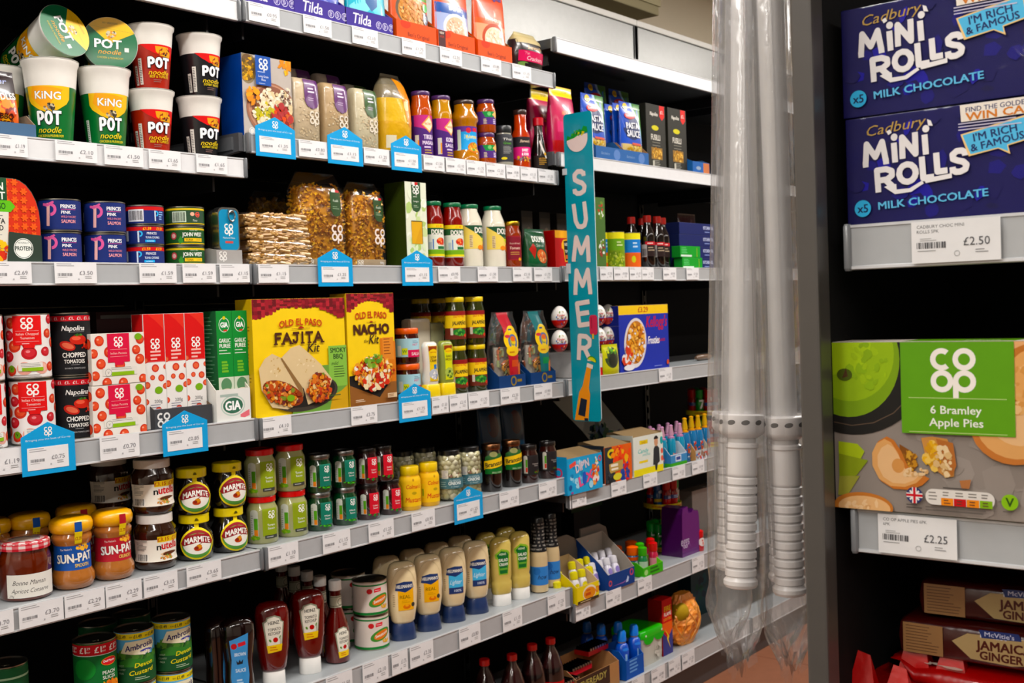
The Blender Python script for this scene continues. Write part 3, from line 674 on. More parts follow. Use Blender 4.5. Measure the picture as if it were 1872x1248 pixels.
# ---- jars
def patak(r, h, body, lid, name, sub, kormabig=False, small=False):
    p = Print()
    if kormabig:
        p.rect(0, 74, 200, 68, '#5a2a80').rect(4, 66, 70, 52, '#2f9ad4').ell(2, 96, 9, 8, '#c22a3a').rect(28, 98, 20, 10, '#c8203a').text(name, 12, 78, 13, '#8fd0ea', w=50, bold=.05)
        p.text('Korma', 14, 78, 10, '#f0d24a', w=42, bold=.05).ell(20, 46, 22, 16, '#c8761e').blobs(20, 48, 19, 12, ['#e8a53a', '#d8892a', '#f0c060', '#6a8a3a'], 40, 5, 3).rect(-30, 68, 12, 60, '#d8e0c8')
        pf = [(r*.8, 0, body), (r, 6, body), (r*1.0, 36, body), (r*.88, 44, body), (r*.88, 118, body), (r, 126, body), (r, 138, body), (r*.74, 156, body), (r*.7, h-8, body)]
        return jar('sauce_jar', 'jar', r, h, lid, body, p, 12, r*.74, r*.7, prof=pf)
    if small:
        p.rect(0, 42, 160, 38, '#4d2a78').poly([(-24, 61), (20, 61), (10, 44), (-14, 44)], '#2a8a46').ell(-2, 54, 6, 6, '#7ac07a').poly([(8, 52), (24, 66), (34, 52), (24, 40)], '#e8b878').lines(-14, 32, 12, 4, 4, 2, '#e0d0b0', 3).lines(18, 32, 14, 3, 5, 2.6, '#e4d4ea', 5)
        return jar('sauce_jar', 'jar', r, h, lid, body, p, 12)
    p.rect(0, 62, 200, 112, '#4b2474').poly([(-32, 118), (40, 118), (40, 86), (6, 78), (-32, 88)], '#b8327c').poly([(-10, 92), (14, 118), (34, 92), (14, 70)], '#e9a05a').poly([(-6, 92), (14, 112), (29, 92), (14, 75)], '#f4e0c0').text("PATAK'S", 12, 94, 6, '#c8562a', w=24, bold=.04)
    p.text(name, 12, 58, 12, '#ecdcf0', w=34, bold=.06).text(sub, 12, 42, 10, '#ecdcf0', w=40, bold=.05).lines(12, 30, 32, 1, 4, 4, '#d8c4e0').lines(12, 18, 30, 2, 7, 3, '#b89a5a', 3)
    p.rect(-24, 40, 12, 46, '#d8d0c4').rect(-20, 34, 4, 30, '#e89a2a')
    return jar('sauce_jar', 'jar', r, h, lid, body, p, 12)
K_TIKKA = patak(30, 186, '#b8501a', '#4a2a5c', 'TIKKA', 'MASALA'); K_KORMA = patak(31, 184, '#c08a20', '#4a2a5c', 'KORMA', 'SAUCE')
K_KBIG = patak(41, 186, '#b87a30', '#3a2c28', 'lighter', '', kormabig=True); K_PSM = patak(29, 98, '#a84a14', '#4a2a5c', '', '', small=True)
def j_paste():
    p = Print().rect(0, 60, 180, 84, '#34353a').text('Thai', 4, 86, 7, '#e8e8e0', w=30, shear=.2).text('Green', 4, 74, 7, '#5aa03a', w=26, bold=.03).lines(6, 54, 32, 6, 4, 1.4, '#a8a8a4', 3).ell(-8, 28, 9, 4, '#e2d23a')
    return jar('sauce_jar', 'jar', 28, 128, '#26292a', '#a7a596', p, 22, mb='glassy')
def j_shar():
    p = Print().rect(0, 84, 180, 34, '#201a20').text("Sharwood's", 6, 88, 8, '#e8cdb4', w=36, shear=.3, bold=.03).rect(0, 52, 180, 36, '#d8307a').text('SWEET', 4, 60, 8, '#fff', w=22, bold=.05).text('& SOUR', 4, 48, 8, '#fff', w=24, bold=.05).blobs(0, 34, 26, 7, ['#5a4a4a', '#8a8488', '#e0a040', '#c03a50', '#70304a'], 34, 6, 3)
    return jar('sauce_jar', 'jar', 29, 186, '#33201c', '#b03c12', p, 14, neck=20, prof=[(20, 0, '#b03c12'), (29, 5, '#b03c12'), (29, 108, '#b03c12'), (20, 128, '#b8401a'), (18, 178, '#b8401a')])
def bottle(name, cat, r, h, prof, m, pr, lid, lidpf, lm='gloss', rr=None, band=None):
    k = Kind(name, cat, r=r, h=h); k.part('bottle_body', Geo().lathe(prof).mesh('bottle_body', m, smooth=50))
    if pr: k.part('label_print', pr.mesh('label_print', f_round([(p[0], p[1]) for p in prof], rr or r), su=r*.25, sv=12))
    k.part('cap', Geo().lathe(lidpf).mesh('cap', lm, smooth=40)); return k
def j_soy():
    D = '#140c0a'
    p = Print().rect(2, 30, 60, 42, '#1c1510').text('LA CHOY', 4, 42, 5, '#d8a040', w=28, bold=.03).lines(4, 30, 28, 3, 6, 2.4, '#b08840', 2).poly([(-8, 96), (-2, 100), (14, 56), (22, 44), (14, 42), (4, 60)], '#d9d4cc').ell(12, 56, 5, 5, '#c89a30')
    return bottle('sauce_bottle', 'bottle', 26, 172, [(20, 0, D), (26, 4, D), (26, 56, D), (14, 118, '#3a3230'), (13, 148, '#3a3230')], 'glassy', p, '#b3202a', [(15, 146, '#b3202a'), (17, 148, '#b3202a'), (17, 170, '#b3202a'), (15, 172, '#b3202a')])
K_PASTE, K_SHAR, K_SOY = j_paste(), j_shar(), j_soy()
def dolmio(white):
    r, h = (37, 186) if white else (30, 186)
    if white:
        B = '#e2dccb'; p = Print().poly([(-40, 124), (60, 124), (60, 72), (34, 72)], '#1f4a30').poly([(-40, 124), (-40, 56), (30, 56), (40, 72), (20, 88)], '#e9cf72').rect(46, 66, 30, 20, '#e9cf72')
        p.texto('DOLMIO', 26, 110, 16, '#f4f1e6', '#163a24', w=64, bold=.07).text('LASAGNE', 34, 92, 5, '#9cb88a', w=30).rect(32, 84, 24, 8, '#c8d23c').rect(-18, 78, 10, 36, '#d8c49a').lines(-18, 78, 8, 7, 5, 2, '#8a7050', 2)
        p.ell(12, 60, 10, 7, '#e58a2a').ell(36, 62, 14, 12, '#d8682c', rot=30).blobs(36, 62, 11, 9, ['#e89a4a', '#c84a20', '#f0c080', '#e8752a'], 22, 4, 2)
        return jar('sauce_jar', 'jar', r, h, '#1f6a44', B, p, 12, 27, 25, prof=[(r*.8, 0, B), (r, 6, B), (r, 128, B), (r*.93, 142, B), (25, 166, B), (24, 180, B)])
    B = '#7e1712'; p = Print().rect(0, 76, 200, 92, '#e8e6dc').rect(0, 116, 200, 12, '#ecd21c').text('£1.89', 8, 116, 6, '#d8641c', w=20, bold=.04).rect(0, 102, 200, 18, '#2c5a34').texto('DOLMIO', 8, 100, 13, '#f4f1e6', '#163a24', w=48, bold=.07).rect(0, 70, 200, 40, '#dfe3d4')
    p.ell(12, 74, 15, 10, '#c23420').ell(8, 79, 7, 5, '#e87a4a').blobs(12, 68, 13, 5, ['#b02a1c', '#d8502c', '#e89a6a'], 14, 4, 3).rect(14, 56, 26, 8, '#2a6a3c').rect(-12, 66, 3, 28, '#3a6ab0').rect(-20, 62, 9, 20, '#b8c4c8').rect(0, 44, 200, 14, '#78a838').rect(0, 35, 200, 6, '#e6da2c')
    return jar('sauce_jar', 'jar', r, h, '#1f6a44', B, p, 12, 26, 24, prof=[(r*.8, 0, B), (r, 6, B), (r, 132, B), (r*.95, 146, B), (24, 164, B), (23, 180, B)])
K_DOL, K_DOLW = dolmio(0), dolmio(1)
def j_gold():
    B = '#8a3414'; p = Print().rect(4, 62, 52, 74, '#9a2228').rect(4, 62, 46, 68, '#7c1a2a').text('Sundried', 4, 76, 5, '#e8c8b8', w=34).text('Tomato', 4, 62, 8, '#e8c8b8', w=36, bold=.03, shear=.2).lines(4, 46, 30, 2, 6, 2, '#c89a5a', 2).ell(20, 28, 6, 5, '#e0a42c')
    return jar('sauce_jar', 'jar', 28, 143, '#c9a14c', B, p, 13, lid='metal')
K_GOLD = j_gold()
def j_jam():
    B = '#5c1f0c'; p = Print().poly([(-40, 54), (66, 54), (66, 8), (-40, 8)], '#e6e2da').text('Bonne Maman', 6, 38, 9, '#2a2624', w=64, shear=.35).text('Apricot Conserve', 8, 22, 8.5, '#2a2624', w=74, shear=.35).text('370g', -30, 12, 4, '#333', w=10, shear=.3)
    k = jar('jam_jar', 'jar', 49, 116, '#d8c8c4', B, p, 16, 48, 44)
    q = Geo(); n = 48      # gingham lid: small raised squares on the lid skirt and top
    cs = {0: '#b8202e', 1: '#e9dedb', 2: '#d36a70'}
    for i in range(n):
        a0, a1 = 2*math.pi*i/n, 2*math.pi*(i+1)/n
        for j, (z0, z1, r0, r1) in enumerate([(100, 105, 48.4, 48.6), (105, 110, 48.6, 48.6), (110, 115, 48.6, 47.5), (115, 116.6, 47.5, 45), (116.6, 116.8, 45, 38), (116.8, 116.9, 38, 30)]):
            c = cs[0] if (i % 4 < 2 and j % 2 == 0) else (cs[1] if (i % 4 >= 2 and j % 2 == 1) else cs[2])
            q.add([(r0*math.sin(a0), -r0*math.cos(a0), z0), (r0*math.sin(a1), -r0*math.cos(a1), z0), (r1*math.sin(a1), -r1*math.cos(a1), z1), (r1*math.sin(a0), -r1*math.cos(a0), z1)], [(0, 1, 2, 3)], c)
    return k.part('gingham_pattern', q.mesh('gingham_pattern', 'gloss', smooth=0), parent='lid', label='red and white gingham lid')
def j_peanut(c, kind):
    B = '#a86a3a'; r = 41; L = '#e8ac1c'
    pf = [(30, 0, B), (38, 4, B), (43, 16, B), (42, 30, B), (36, 42, B), (35.5, 92, B), (40, 100, B), (40, 108, B), (36, 114, B), (36, 120, B)]
    p = Print().rect(0, 66, 200, 50, c).text("The Nation's", -14, 84, 4, '#e8e0d8', w=24, rot=3).blobs(22, 86, 14, 6, ['#e8a83a', '#d8922a', '#f0bc5a'], 16, 5, 2)
    p.texto('SUN-PAT', 4, 66, 17, '#f4efe6', '#1c2c50' if kind else '#5c0c10', w=76, bold=.07, rot=3).text('SMOOTH' if kind else 'CRUNCHY', 18, 50, 7, '#e8c878', w=30, bold=.05)
    k = Kind('peanut_butter_jar', 'jar', r=r, h=147)
    k.part('jar_body', Geo().lathe(pf).mesh('jar_body', 'glassy', smooth=60))
    k.part('label_print', p.mesh('label_print', f_round([(q[0], q[1]) for q in pf], 36), su=9, sv=10))
    k.part('lid', Geo().lathe([(36, 114, L), (41, 118, L), (43, 126, L), (43, 134, L), (40, 142, L), (32, 146, L), (.1, 146.5, L)]).mesh('lid', 'gloss', smooth=70))
    sp = [(36, 90), (40, 100), (40, 108), (43.6, 118), (44, 130), (43, 136)]; s = Print().rect(12, 108, 15, 26, '#ecd222').rect(12, 130, 14, 20, c).text('£2.29', 12, 106, 6.5, '#a8621a', w=13, bold=.05)
    k.part('seal_sticker', s.mesh('seal_sticker', f_round(sp, 41), su=5, sv=4), label='yellow price seal sticker')
    return k
K_JAM, K_SUNB, K_SUNR = j_jam(), j_peanut('#1c4a94', 1), j_peanut('#a5222c', 0)
def j_nut():
    B = '#2c1509'; r = 44
    pf = [(34, 0, B), (42, 4, B), (45, 14, B), (45, 20, B), (43, 30, B), (44, 60, B), (46, 78, B), (45, 90, B), (38, 100, B), (38, 106, B)]
    p = Print().rect(6, 44, 130, 48, '#ece6da').rect(34, 68, 62, 13, '#eccb1e').text('£3.15', 16, 68, 8, '#b84a1a', w=26, bold=.05).text('£3.15', 50, 68, 8, '#b84a1a', w=26, bold=.05)
    p.text('n', 6, 52, 14, '#1a1a1a', w=9, bold=.06).text('utella', 34, 54, 16, '#c8202a', w=44, bold=.06).poly([(8, 36), (20, 40), (54, 38), (60, 34), (50, 28), (18, 28)], '#e2c09a').ell(34, 35, 20, 5, '#5a3018').blobs(24, 28, 16, 4, ['#c88a4a', '#e0b070', '#a8602a', '#7a9a4a'], 24, 4, 3).rect(46, 32, 22, 6, '#efe9dc', rot=12)
    p.lines(-32, 56, 28, 8, 3, 1.2, '#8a867e', 2).rect(-32, 30, 30, 16, '#f4f0e8').bars(-32, 30, 26, 14)
    k = jar('spread_jar', 'jar', r, 121, '#e9e4de', B, None, 20, 39, 38, prof=pf)
    return k.part('label_print', p.mesh('label_print', f_round([(q[0], q[1]) for q in pf], 44), su=9, sv=9))
def j_marm():
    B = '#0c0807'; r = 42; Y = '#e8d313'
    pf = [(26, 0, B), (37, 3, B), (42, 14, B), (43, 42, B), (40, 60, B), (31, 76, B), (30, 84, B)]
    k = jar('yeast_spread_jar', 'jar', r, 104, Y, B, None, 20, 34, 30, prof=pf)
    p = Print().rect(0, 82, 13, 26, Y).ell(0, 92, 4.5, 5, '#6a6418').ell(0, 40, 39, 36, Y, n=36).ell(0, 39.5, 35.5, 31, '#8a1a20', n=36).ell(0, 36, 34, 28, '#5f9a4c', n=36).ell(0, 38.5, 32, 22, '#ece8de', n=36)
    p.poly([(-37, 42), (-29, 57), (0, 64), (29, 57), (37, 42), (31, 36), (0, 44), (-31, 36)], '#8a1a20').texto('MARMITE', 0, 51, 12, '#f4f0e8', '#3a0c10', w=56, bold=.06, arc=6)
    p.ell(0, 30, 9, 6, '#b8481c').ell(2, 34, 6, 5, '#d8902c').ell(-3, 31, 4, 4, '#8a2a14').rect(5, 40, 8, 1.4, '#8a5a2a', rot=30)
    k.part('oval_label', p.mesh('oval_label', f_round([(q[0], q[1]) for q in pf[:-1]]+[(31, 88), (35, 92), (35, 104)], 40), su=7, sv=6), label='oval label with yellow tab')
    return k
K_NUT, K_MARM = j_nut(), j_marm()
def j_coop(r, h, lidc, bodyc, lc, t1, t2, lidm='gloss', strip=True):
    p = Print(); hh = h*.58; zc = h*.42; w = r*1.05
    p.rect(r*.45, zc+h*.04, w, hh, lc).coop(r*.55, zc+h*.2, h*.17, W_).text(t1, r*.5, zc-h*.02, h*.045, W_, w=r*.55).text(t2, r*.5, zc-h*.09, h*.045, W_, w=r*.5)
    p.rect(-r*.62, zc, r*.55, hh*.86, '#c9ccc0').ell(-r*.62, zc+hh*.43, r*.275, r*.2, '#c9ccc0').rect(-r*.5, zc-hh*.02, r*.26, hh*.5, '#5a9a34').rect(-r*.5, zc-hh*.3, r*.26, hh*.22, '#d8822c').lines(-r*.78, zc, r*.16, 9, hh*.08, hh*.03, '#8a8c84', 2)
    if lc == '#8a9a1c': p.blobs(-r*.6, h*.14, r*.3, h*.04, ['#8ab02c', '#6a9a2c'], 8, 6, 2).rect(r*.5, h*.15, r*.9, h*.07, '#3a3c34').lines(r*.5, h*.15, r*.7, 1, 3, 2, '#aaa')
    else: p.blobs(r*.3, h*.14, r*.6, h*.035, ['#4a9a3a', '#2a6a2c', '#7a1a2c' if lc != '#12705c' else '#5ab03c'], 14, 4, 4)
    return jar('relish_jar', 'jar', r, h, lidc, bodyc, p, h*.13, mb='glassy', lid=lidm)
K_LIME = j_coop(38, 113, '#c81c1c', '#a3a473', '#8a9a1c', 'Tartare', 'Sauce')
K_LIMED = K_LIME
K_MINT = j_coop(32, 96, '#9a9a98', '#0d3a1e', '#12705c', 'Mint', 'Sauce', 'metal'); K_CRAN = j_coop(30, 94, '#17110f', '#2a060c', '#c21530', 'Cranberry', 'Sauce')
def j_must():
    Y = '#e3b00c'; p = Print().rect(0, 52, 190, 80, '#ecbe10').ell(6, 84, 3, 4, '#b88a1a').text("Colman's", 8, 66, 11, '#c8421c', w=44, shear=.2, bold=.03).text('Mustard', 8, 30, 13, '#c8421c', w=48, shear=.15, bold=.03).ell(8, 48, 7, 4, '#b89a2c').rect(-30, 44, 12, 40, '#e8c840').rect(-29, 40, 4, 20, '#7a9a34')
    return jar('mustard_jar', 'jar', 30, 120, '#e8c614', Y, p, 24, 26, 25, mb='gloss')
def j_onion():
    r, h = 38, 145; k = Kind('pickle_jar', 'jar', r=r, h=h); B = '#8a8f62'
    pf = [(30, 0, B), (37, 5, B), (38, 12, B), (38, 112, B), (36, 122, B), (28, 132, B), (28, 138, B)]
    k.part('pickle_liquid', Geo().lathe([(q[0]*.62, q[1]*.97+2, '#6f7348') for q in pf]).mesh('pickle_liquid', 'gloss', smooth=50))
    g = Geo(); rr = random.Random(3)
    for lv in range(9):
        for i in range(9):
            a = 2*math.pi*(i+.5*(lv % 2))/9+rr.uniform(-.1, .1); s = rr.uniform(9.5, 12)
            g.sphere((24*math.cos(a), 24*math.sin(a), 14+lv*13.5), s, rr.choice(['#d5d0ac', '#dcd8bd', '#c9c598']), n=10, m=6, sz=rr.uniform(.9, 1.1))
    me = g.mesh('silverskin_onions', 'gloss', smooth=60); k.part('silverskin_onions', me)
    k.part('glass_jar', Geo().lathe(pf).mesh('glass_jar', 'glass', smooth=50))
    p = Print().rect(0, 52, 200, 30, '#4a7078').rect(-18, 78, 20, 24, '#d8d5c8').lines(-18, 78, 15, 6, 3.4, 1.3, '#99a', 2).text('SILVERSKIN', 12, 60, 5, '#c8d8d8', w=34).text('ONIONS', 12, 52, 9, '#eef2ee', w=40, bold=.05).text('in vinegar', 12, 43, 4, '#c8d8d8', w=26).blobs(10, 76, 18, 7, ['#e2dcc0', '#cfc6a0', '#8a6a5a', '#efe9d4'], 16, 6, 3).lines(-20, 50, 24, 3, 6, 2, '#9ab8b8', 4)
    k.part('label_print', p.mesh('label_print', f_round([(q[0], q[1]) for q in pf], 38), su=9, sv=14))
    k.part('lid', Geo().lathe([(30, 130, BK), (31, 131, BK), (31, 143, BK), (29, 145, BK), (.1, 144.6, BK)]).mesh('lid', 'gloss', smooth=40))
    return k
def j_bran(kind):
    B = '#120806'
    if kind:
        p = Print().poly([(-22, 104), (-10, 110), (14, 114), (38, 112), (44, 60), (-22, 60)], '#2a5a2a').poly([(-26, 92), (44, 104), (44, 78), (-26, 66)], '#ecc41c').text('Branston', 10, 84, 13, '#1c1a14', w=62, bold=.06, rot=8).rect(8, 62, 62, 16, '#1c6a2c').text('SMALL CHUNK', 16, 58, 5, '#c8d8b8', w=34).ell(6, 112, 14, 8, '#8a8a5a')
        return jar('pickle_jar', 'jar', 32, 141, '#8a6248', B, p, 17, 29, 27, lid='metal')
    p = Print().rect(4, 56, 110, 62, '#1f1a1a').rect(-22, 56, 13, 50, '#cfcabc').ell(-22, 81, 6.5, 5, '#cfcabc').rect(-19, 62, 6, 24, '#5a9a34').rect(-19, 42, 6, 14, '#c8402c').text('Caramelised', 14, 60, 4, '#c8c0b8', w=28).text('Onion', 14, 54, 4, '#c8c0b8', w=16).blobs(20, 34, 14, 4, ['#5a7a2a', '#8a2a1c', '#3a5a1c'], 12, 4, 2)
    return jar('relish_jar', 'jar', 29, 117, '#14100f', '#2e0f0a', p, 14)
def j_jal():
    B = '#2f3314'; p = Print().rect(0, 56, 160, 74, '#efcb12').rect(0, 92, 160, 12, '#8a1c1c').text('OLD EL PASO', 6, 84, 6, '#c8421c', w=36, bold=.04, arc=2).text('JALAPEÑOS', 8, 64, 10, '#2a2218', w=48, bold=.06).rect(0, 34, 160, 32, '#6a2a1c').ell(6, 38, 22, 10, '#2f7a34').blobs(6, 38, 20, 9, ['#3a8a3a', '#1f5a2c', '#6aa84a'], 16, 6, 3).ell(26, 28, 7, 5, '#c8402c').rect(-18, 40, 8, 20, '#d8d0c0')
    return jar('pickle_jar', 'jar', 30, 138, '#e6cc14', B, p, 14, 27, 26)
def j_salsa():
    B = '#3c0c08'; p = Print().rect(0, 44, 210, 50, '#a8cdd8').rect(16, 28, 50, 20, '#cc1f54').text('HOT', 14, 52, 6, '#c82a60', w=18, bold=.03).text('SALSA', 16, 27, 8, '#f0d8dc', w=30, bold=.05).rect(-18, 34, 16, 18, '#d8dc2c').text('W', -18, 34, 8, '#4a8a3a', bold=.05).rect(-34, 36, 12, 28, '#e6e6e0').lines(16, 60, 22, 2, 4, 1.5, '#7a8aa0')
    return jar('salsa_jar', 'jar', 34, 97, '#e8660f', B, p, 16, 33, 31)
K_MUST, K_ONION, K_BRAN, K_DARK, K_JAL, K_SALSA = j_must(), j_onion(), j_bran(1), j_bran(0), j_jal(), j_salsa()

# ---- squeezy bottles (oval section, wide), standing on their caps or upright
def squeeze(name, secs, pr, capg=None, m='glassy', cat='bottle', p=2.3, caplabel=None, capm='gloss'):
    h = secs[-1][0]; w = 2*max(q[1] for q in secs); d = 2*max(q[2] for q in secs)
    k = Kind(name, cat, w=w, d=d, h=h)
    k.part('bottle_body', Geo().loft(secs, p=p).mesh('bottle_body', m, smooth=70))
    if capg: k.part('cap', capg.mesh('cap', capm, smooth=50), label=caplabel)
    if pr: k.part('label_print', pr.mesh('label_print', f_loft(secs, p), m='gloss', su=7, sv=10))
    return k
def b_mayo(light):
    B = '#ecd8b0'; N = '#23345c'
    se = [(46, 27, 20, B), (54, 33, 24, B), (90, 39, 26, B), (130, 42, 26, B), (170, 41, 25, B), (196, 38, 22, B), (208, 33, 17, B), (214, 22, 9, B)]
    cap = Geo().loft([(0, 35, 25, N), (3, 36, 26, N), (40, 31, 23, N), (47, 28, 20, N)], p=2.3)
    p = Print()
    c = '#58b4e0' if light else '#f0b418'
    p.ring(0, 130, 37, 36, '#d0bf98', 20, 160, sy=1.9).rect(4, 114, 44, 60, c).poly([(-25, 140), (-22, 158), (0, 163), (24, 161), (27, 145), (14, 138), (2, 133), (-10, 137)], '#23386a').text("HELLMANN'S", 1, 150, 8.5, '#e8e6dc', w=46, bold=.06)
    if light: p.text('Lighter', 4, 118, 12, '#cfe9f6', w=34, shear=.3, bold=.03).rect(4, 93, 44, 18, '#23386a').text('100%', 8, 93, 7, '#cfd8e8', w=22, bold=.04)
    else: p.text('REAL', 2, 121, 9, '#7a5a1c', w=30, bold=.02).lines(4, 108, 24, 2, 4, 1.2, '#c8922a').ell(6, 94, 11, 6, '#d8752c').ell(6, 97, 5, 3, '#f0a84a').ell(24, 98, 5, 6, '#3a3a34')
    p.lines(-28, 112, 6, 6, 6, 2, '#a08a6a', 3)
    return squeeze('mayonnaise_bottle', se, p, cap, caplabel='dark blue flip cap')
def b_salad():
    B = '#d2bc70'; se = [(36, 30, 20, B), (42, 32, 22, B), (70, 33, 22, B), (78, 30, 20, B), (90, 33, 22, B), (186, 34, 21, B), (196, 31, 17, B), (204, 24, 11, B), (208, 12, 6, B)]
    cap = Geo().loft([(0, 29, 20, W_), (2, 30, 21, W_), (34, 29, 20, W_), (37, 27, 18, W_)], p=2.4)
    p = Print().poly([(-16, 96), (14, 96), (22, 160), (16, 168), (-6, 174), (-26, 158), (-24, 146), (-18, 144)], '#8ab84a').poly([(-13, 99), (12, 99), (18, 156), (12, 163), (-6, 168), (-21, 155), (-14, 140)], '#1f6a34')
    p.text('HEINZ', -2, 158, 6, '#d8e8c8', w=22, bold=.05).text('SALAD', 0, 140, 9, '#eef2e4', w=30, bold=.05).text('CREAM', 0, 127, 8, '#eef2e4', w=28, bold=.05).rect(0, 113, 24, 6, '#6aa84a')
    return squeeze('salad_cream_bottle', se, p, cap, caplabel='white flip cap')
def b_ketchup():
    B = '#5e0d08'; se = [(40, 27, 20, B), (48, 31, 23, B), (78, 36, 25, B), (84, 36, 25, B), (96, 39, 26, B), (150, 41, 27, B), (182, 41, 26, B), (198, 37, 22, B), (206, 28, 15, B), (209, 10, 6, B)]
    cap = Geo().loft([(0, 27, 21, W_), (2, 28, 22, W_), (38, 27, 21, W_), (42, 25, 19, W_)], p=2.4)
    p = keystone(0, 134, 1.0)
    return squeeze('ketchup_bottle', se, p, cap, caplabel='white flip cap')
def keystone(cx, cy, s, yel=True):
    p = Print(); P_ = lambda q: [(cx+x*s, cy+y*s) for x, y in q]
    p.poly(P_([(-15, -46), (18, -42), (26, 28), (20, 31), (18, 40), (4, 46), (-16, 42), (-18, 34), (-26, 30)]), '#8f9480').poly(P_([(-13, -44), (16, -40), (23, 27), (17, 30), (15, 37), (3, 42.5), (-13, 39), (-15, 32), (-22, 28)]), '#e6e2d4')
    p.text('HEINZ', cx+1*s, cy+28*s, 8*s, '#2c2a24', w=27*s, bold=.05, rot=3).text('TOMATO', cx+2*s, cy+12*s, 7*s, '#3a3630', w=31*s, bold=.03, rot=3).text('KETCHUP', cx+2*s, cy+2*s, 7*s, '#3a3630', w=29*s, bold=.03, rot=3)
    p.ell(cx+4*s, cy-14*s, 6*s, 6*s, '#b31f16').ell(cx-9*s, cy-15*s, 2.5*s, 4*s, '#5a8a3a', rot=30).ell(cx+15*s, cy-8*s, 1.5*s, 4*s, '#5a8a3a', rot=-20)
    if yel: p.poly(P_([(-17.5, -27), (20, -25), (18, -42), (-15, -46)]), '#ecc81a').lines(cx+1*s, cy-35*s, 22*s, 2, 6*s, 2.4*s, '#c8741a', 3)
    return p
def b_ketglass():
    B = '#560c07'; pf = [(24, 0, B), (31, 4, B), (33, 16, B), (33, 74, B), (29, 100, B), (18, 132, B), (14, 146, B), (14, 192, B)]
    k = bottle('ketchup_bottle', 'bottle', 33, 212, pf, 'glassy', keystone(0, 56, .86), W_, [(14, 186, W_), (16.5, 187, W_), (16.5, 210, W_), (15, 212, W_), (.1, 212, W_)])
    n = Print().rect(0, 158, 110, 30, '#b9b9a4').ell(6, 156, 12, 14, '#d9d6c4').ring(6, 157, 9, 7.6, '#5a6a4c').rect(0, 170, 110, 2, '#6a6a58').rect(0, 147, 110, 2, '#6a6a58')
    return k.part('neck_label', n.mesh('neck_label', f_round([(15.5, 140), (14.6, 172)], 15), su=3, sv=9))
def b_brown():
    B = '#140605'; se = [(0, 30, 20, B), (6, 37, 25, B), (30, 36, 25, B), (90, 33, 24, B), (150, 40, 26, B), (176, 39, 24, B), (190, 30, 18, B), (196, 14, 9, B)]
    p = Print().poly([(-18, 20), (18, 26), (22, 60), (19, 100), (22, 160), (-22, 146), (-18, 100), (-21, 60)], '#4a8fc8').ell(-12, 132, 7, 7, '#b81f2a').rect(6, 136, 18, 9, '#c8303a', rot=12).text('BROWN', 2, 112, 8, '#cfe0f0', w=26, bold=.05).poly([(-6, 88), (-8, 98), (-3, 93), (0, 100), (3, 94), (8, 99), (7, 89)], '#16202c').text('SAUCE', 2, 74, 8, '#cfe0f0', w=24, bold=.05).lines(1, 48, 18, 2, 7, 4, '#bcd4ea', 3)
    return squeeze('brown_sauce_bottle', se, p, None)
def b_mesh():
    B = '#cdb892'; pf = [(22, 0, B), (28, 4, B), (28.5, 110, B), (26, 128, B), (18, 160, B), (15, 180, B)]
    p = Print().rect(0, 55, 180, 58, '#3f7cc0').ell(-12, 70, 12, 12, '#2f68ac').text('how', 8, 52, 15, '#16284c', w=30, shear=.3, bold=.02)
    k = bottle('cocktail_bottle', 'bottle', 28.5, 236, pf, 'glassy', p, BK, [(15, 178, BK), (19, 182, BK), (19, 232, BK), (17, 236, BK), (.1, 236, BK)])
    s = Print().rect(0, 176, 190, 92, '#141416'); rr = random.Random(4)
    for j in range(8):
        for i in range(-3, 4): s.text(rr.choice(['YES', 'A', 'NOT', 'BE', 'IS', 'OF', 'DO']), i*17+rr.uniform(-2, 2), 216-j*11, 5, '#b9b5ac', bold=.03)
    return k.part('neck_sleeve', s.mesh('neck_sleeve', f_round([(26.5, 128), (20, 158), (20, 222)], 24), su=5, sv=12), label='black sleeve printed with white words')
def b_sour(green):
    B = '#8a944c' if green else '#e3ddd2'; Y = '#ecd013'
    se = [(36, 22, 16, B), (50, 25, 18, B), (90, 21, 16, B), (140, 24, 17, B), (150, 22, 14, B), (155, 16, 9, B)]
    cap = Geo().loft([(0, 26, 19, Y), (2, 27, 20, Y), (34, 26, 19, Y), (37, 24, 17, Y)], p=3)
    p = Print().poly([(-14, 46), (16, 46), (13, 92), (18, 144), (-16, 144), (-12, 92)], '#e8c83a' if not green else '#d8dc4a').rect(0, 136, 30, 14, '#8a3a1c').ell(0, 127, 13, 8, '#f0d020').text('OLD EL PASO', 0, 126, 3.6, '#b8421c', w=22, bold=.03)
    p.text('SOUR' if not green else 'GUACA', 0, 112, 6.5, '#5a3a1c', w=20, bold=.04).text('CREAM' if not green else 'MOLE', 0, 103, 6.5, '#5a3a1c', w=22, bold=.04)
    p.ell(0, 66, 15, 14, '#b8bcc4' if not green else '#a8b860').blobs(0, 62, 12, 10, ['#8a94a8', '#c9ccd4', '#e8e6e0'] if not green else ['#6a8a3a', '#b8c860', '#3a5a24'], 16, 5, 3)
    if not green: p.rect(6, 86, 10, 12, '#3a74b4')
    return squeeze('squeezy_bottle', se, p, cap, m='gloss', caplabel='yellow flip cap')
K_MAYO, K_MAYOL, K_SALAD, K_KET, K_KETG, K_BROWN, K_MESH, K_SOUR, K_GUAC = b_mayo(0), b_mayo(1), b_salad(), b_ketchup(), b_ketglass(), b_brown(), b_mesh(), b_sour(0), b_sour(1)

